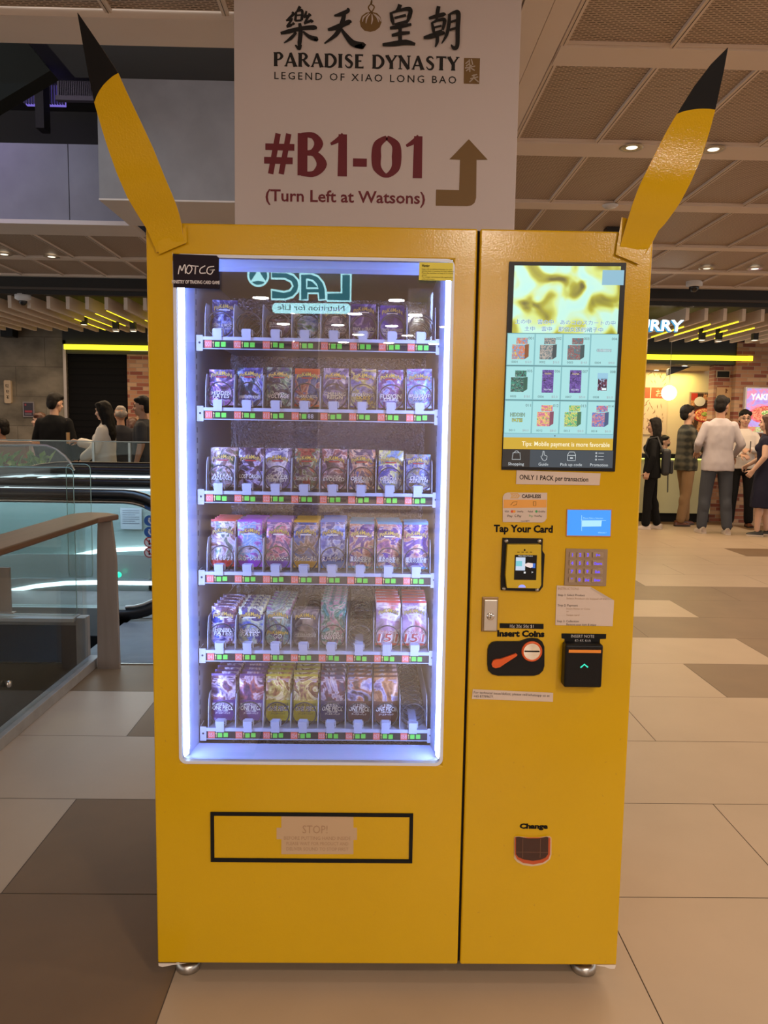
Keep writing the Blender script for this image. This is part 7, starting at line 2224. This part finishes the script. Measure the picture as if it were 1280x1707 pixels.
person(-4.34, 8.55, 1.70, -100, 'seated person with dark hair low by the concrete wall behind the timber partition', cl('beige', (0.36, 0.27, 0.20)), BLKC, 1, 'black', 'short', seated=0.28, shoes=SHK)
# ================================================================== BEHIND THE CAMERA (seen mirrored in the display glass)
WB = vary('rear_wall_brown', (0.30, 0.20, 0.14), (0.36, 0.25, 0.17), 1.2, 0.7)
mb = MB(); mb.box(-8.0, 9.0, -13.9, -13.7, 0.0, 3.0, WB)
struct(mb, 'wall_south')
mb = MB()
for x in (-0.6, 0.35, 1.45, 2.6):
    mb.box(x, x + 0.34, -9.7, -9.4, 0.0, 3.0, mat('rear_column', (0.40, 0.28, 0.19), 0.6))
    break
struct(mb, 'column_south')
# mirrored place of a photo point seen in the glass: same (x, z), as far in front as it looks behind
SGY = 6.6
a, b = on_y(587, 500, SGY), on_y(415, 442, SGY)
lx0, lx1, lz0, lz1 = b[0], a[0], a[1], b[1]
CY = glow('neon_cyan', (0.50, 0.95, 1.0), 4.5)
CYD = glow('neon_teal', (0.10, 0.42, 0.50), 1.5)
t = thing('neon_sign', ((lx0 + lx1) / 2, -SGY, lz0), 'cyan outlined neon shop sign with a round emblem, seen mirrored in the glass', 'sign')
# the sign faces the machine (+y): its own reading order runs towards -x
def away(pts):
    return [(x, z) for x, z in pts]
yy = -SGY + 0.02
cq = lambda pts: px_y([(400 + a_ * 0.2101, 425 + b_ * 0.2101) for a_, b_ in pts], SGY)
loops = [[(250, 135), (365, 138), (425, 160), (462, 200), (470, 245), (458, 295), (420, 335), (360, 354), (250, 352), (250, 277), (350, 293), (395, 283), (418, 250), (405, 215), (355, 190), (250, 188)],
         [(478, 150), (560, 148), (620, 170), (662, 220), (680, 275), (682, 355), (625, 360), (620, 305), (540, 305), (538, 358), (478, 358)],
         [(530, 195), (575, 205), (605, 235), (620, 265), (530, 265)],
         [(805, 152), (880, 152), (876, 368), (690, 365), (690, 300), (805, 300)]]
for i, lp in enumerate(loops):
    q = cq(lp)
    mb = MB()
    if i != 2:
        mb.prism(q, -SGY - 0.03, yy - 0.006, CYD)
    mb.brush(q + [q[0], q[1]], [0.021] * (len(q) + 2), yy + (0.002 if i == 2 else 0.0), CY, smooth=False)
    mb.build('letter_tube', t)
mb = MB()
k = (SGY - CAM.y) / FPX
c = on_y(430.5, 459.7, SGY)
mb.ring(c[0], c[1], 14.5 * k, 17.8 * k, yy, CY, 32)
mb.disc(c[0], c[1], 14.5 * k, yy - 0.01, CYD, 32)
q = cq([(145, 92), (165, 150), (212, 220), (145, 205), (80, 220), (128, 150)])
mb.poly([(p[0], yy + 0.005, p[1]) for p in q], CY)
mb.build('emblem', t)
mb = MB()
q = cq([(280, 382), (850, 386), (872, 400), (878, 428), (870, 455), (848, 470), (282, 464), (260, 450), (253, 422), (262, 396)])
mb.poly([(p[0], yy, p[1]) for p in q], CY)
x0, z0 = on_y(574, 520.5, SGY); x1, z1 = on_y(463, 512, SGY)
st = len(mb.v)
mb.text('Nutrition for Life', 0, 0, 9 * k, 0, mat('sign_ink', (0.02, 0.12, 0.16), 0.6), w=abs(x0 - x1))
xc = (x0 + x1) / 2
mb.v[st:] = [(xc - a_, yy + 0.01, z0 + 0.01 + c_) for a_, b_, c_ in mb.v[st:]]
mb.build('tag_line', t)
rr = random.Random(8)
n = 0
for gy in range(5):
    for gx in range(5):
        y = -8.2 - gy * 1.25; x = -0.9 + gx * 0.85 + 0.3 * (gy % 2)
        tt = thing('downlight', (x, y, 3.0), 'round ceiling downlight of the hall opposite the vending machine', 'downlight', 'downlights opposite the machine')
        MB().lathe([(0.001, -0.006), (0.100, -0.005)], (x, y, 3.0), glow('downlight_hot', (1.0, 0.93, 0.86), 190.0), n=20).build('lamp', tt)
        MB().lathe([(0.100, -0.006), (0.120, 0.0)], (x, y, 3.0), WHT, n=20, caps=False).build('rim', tt)
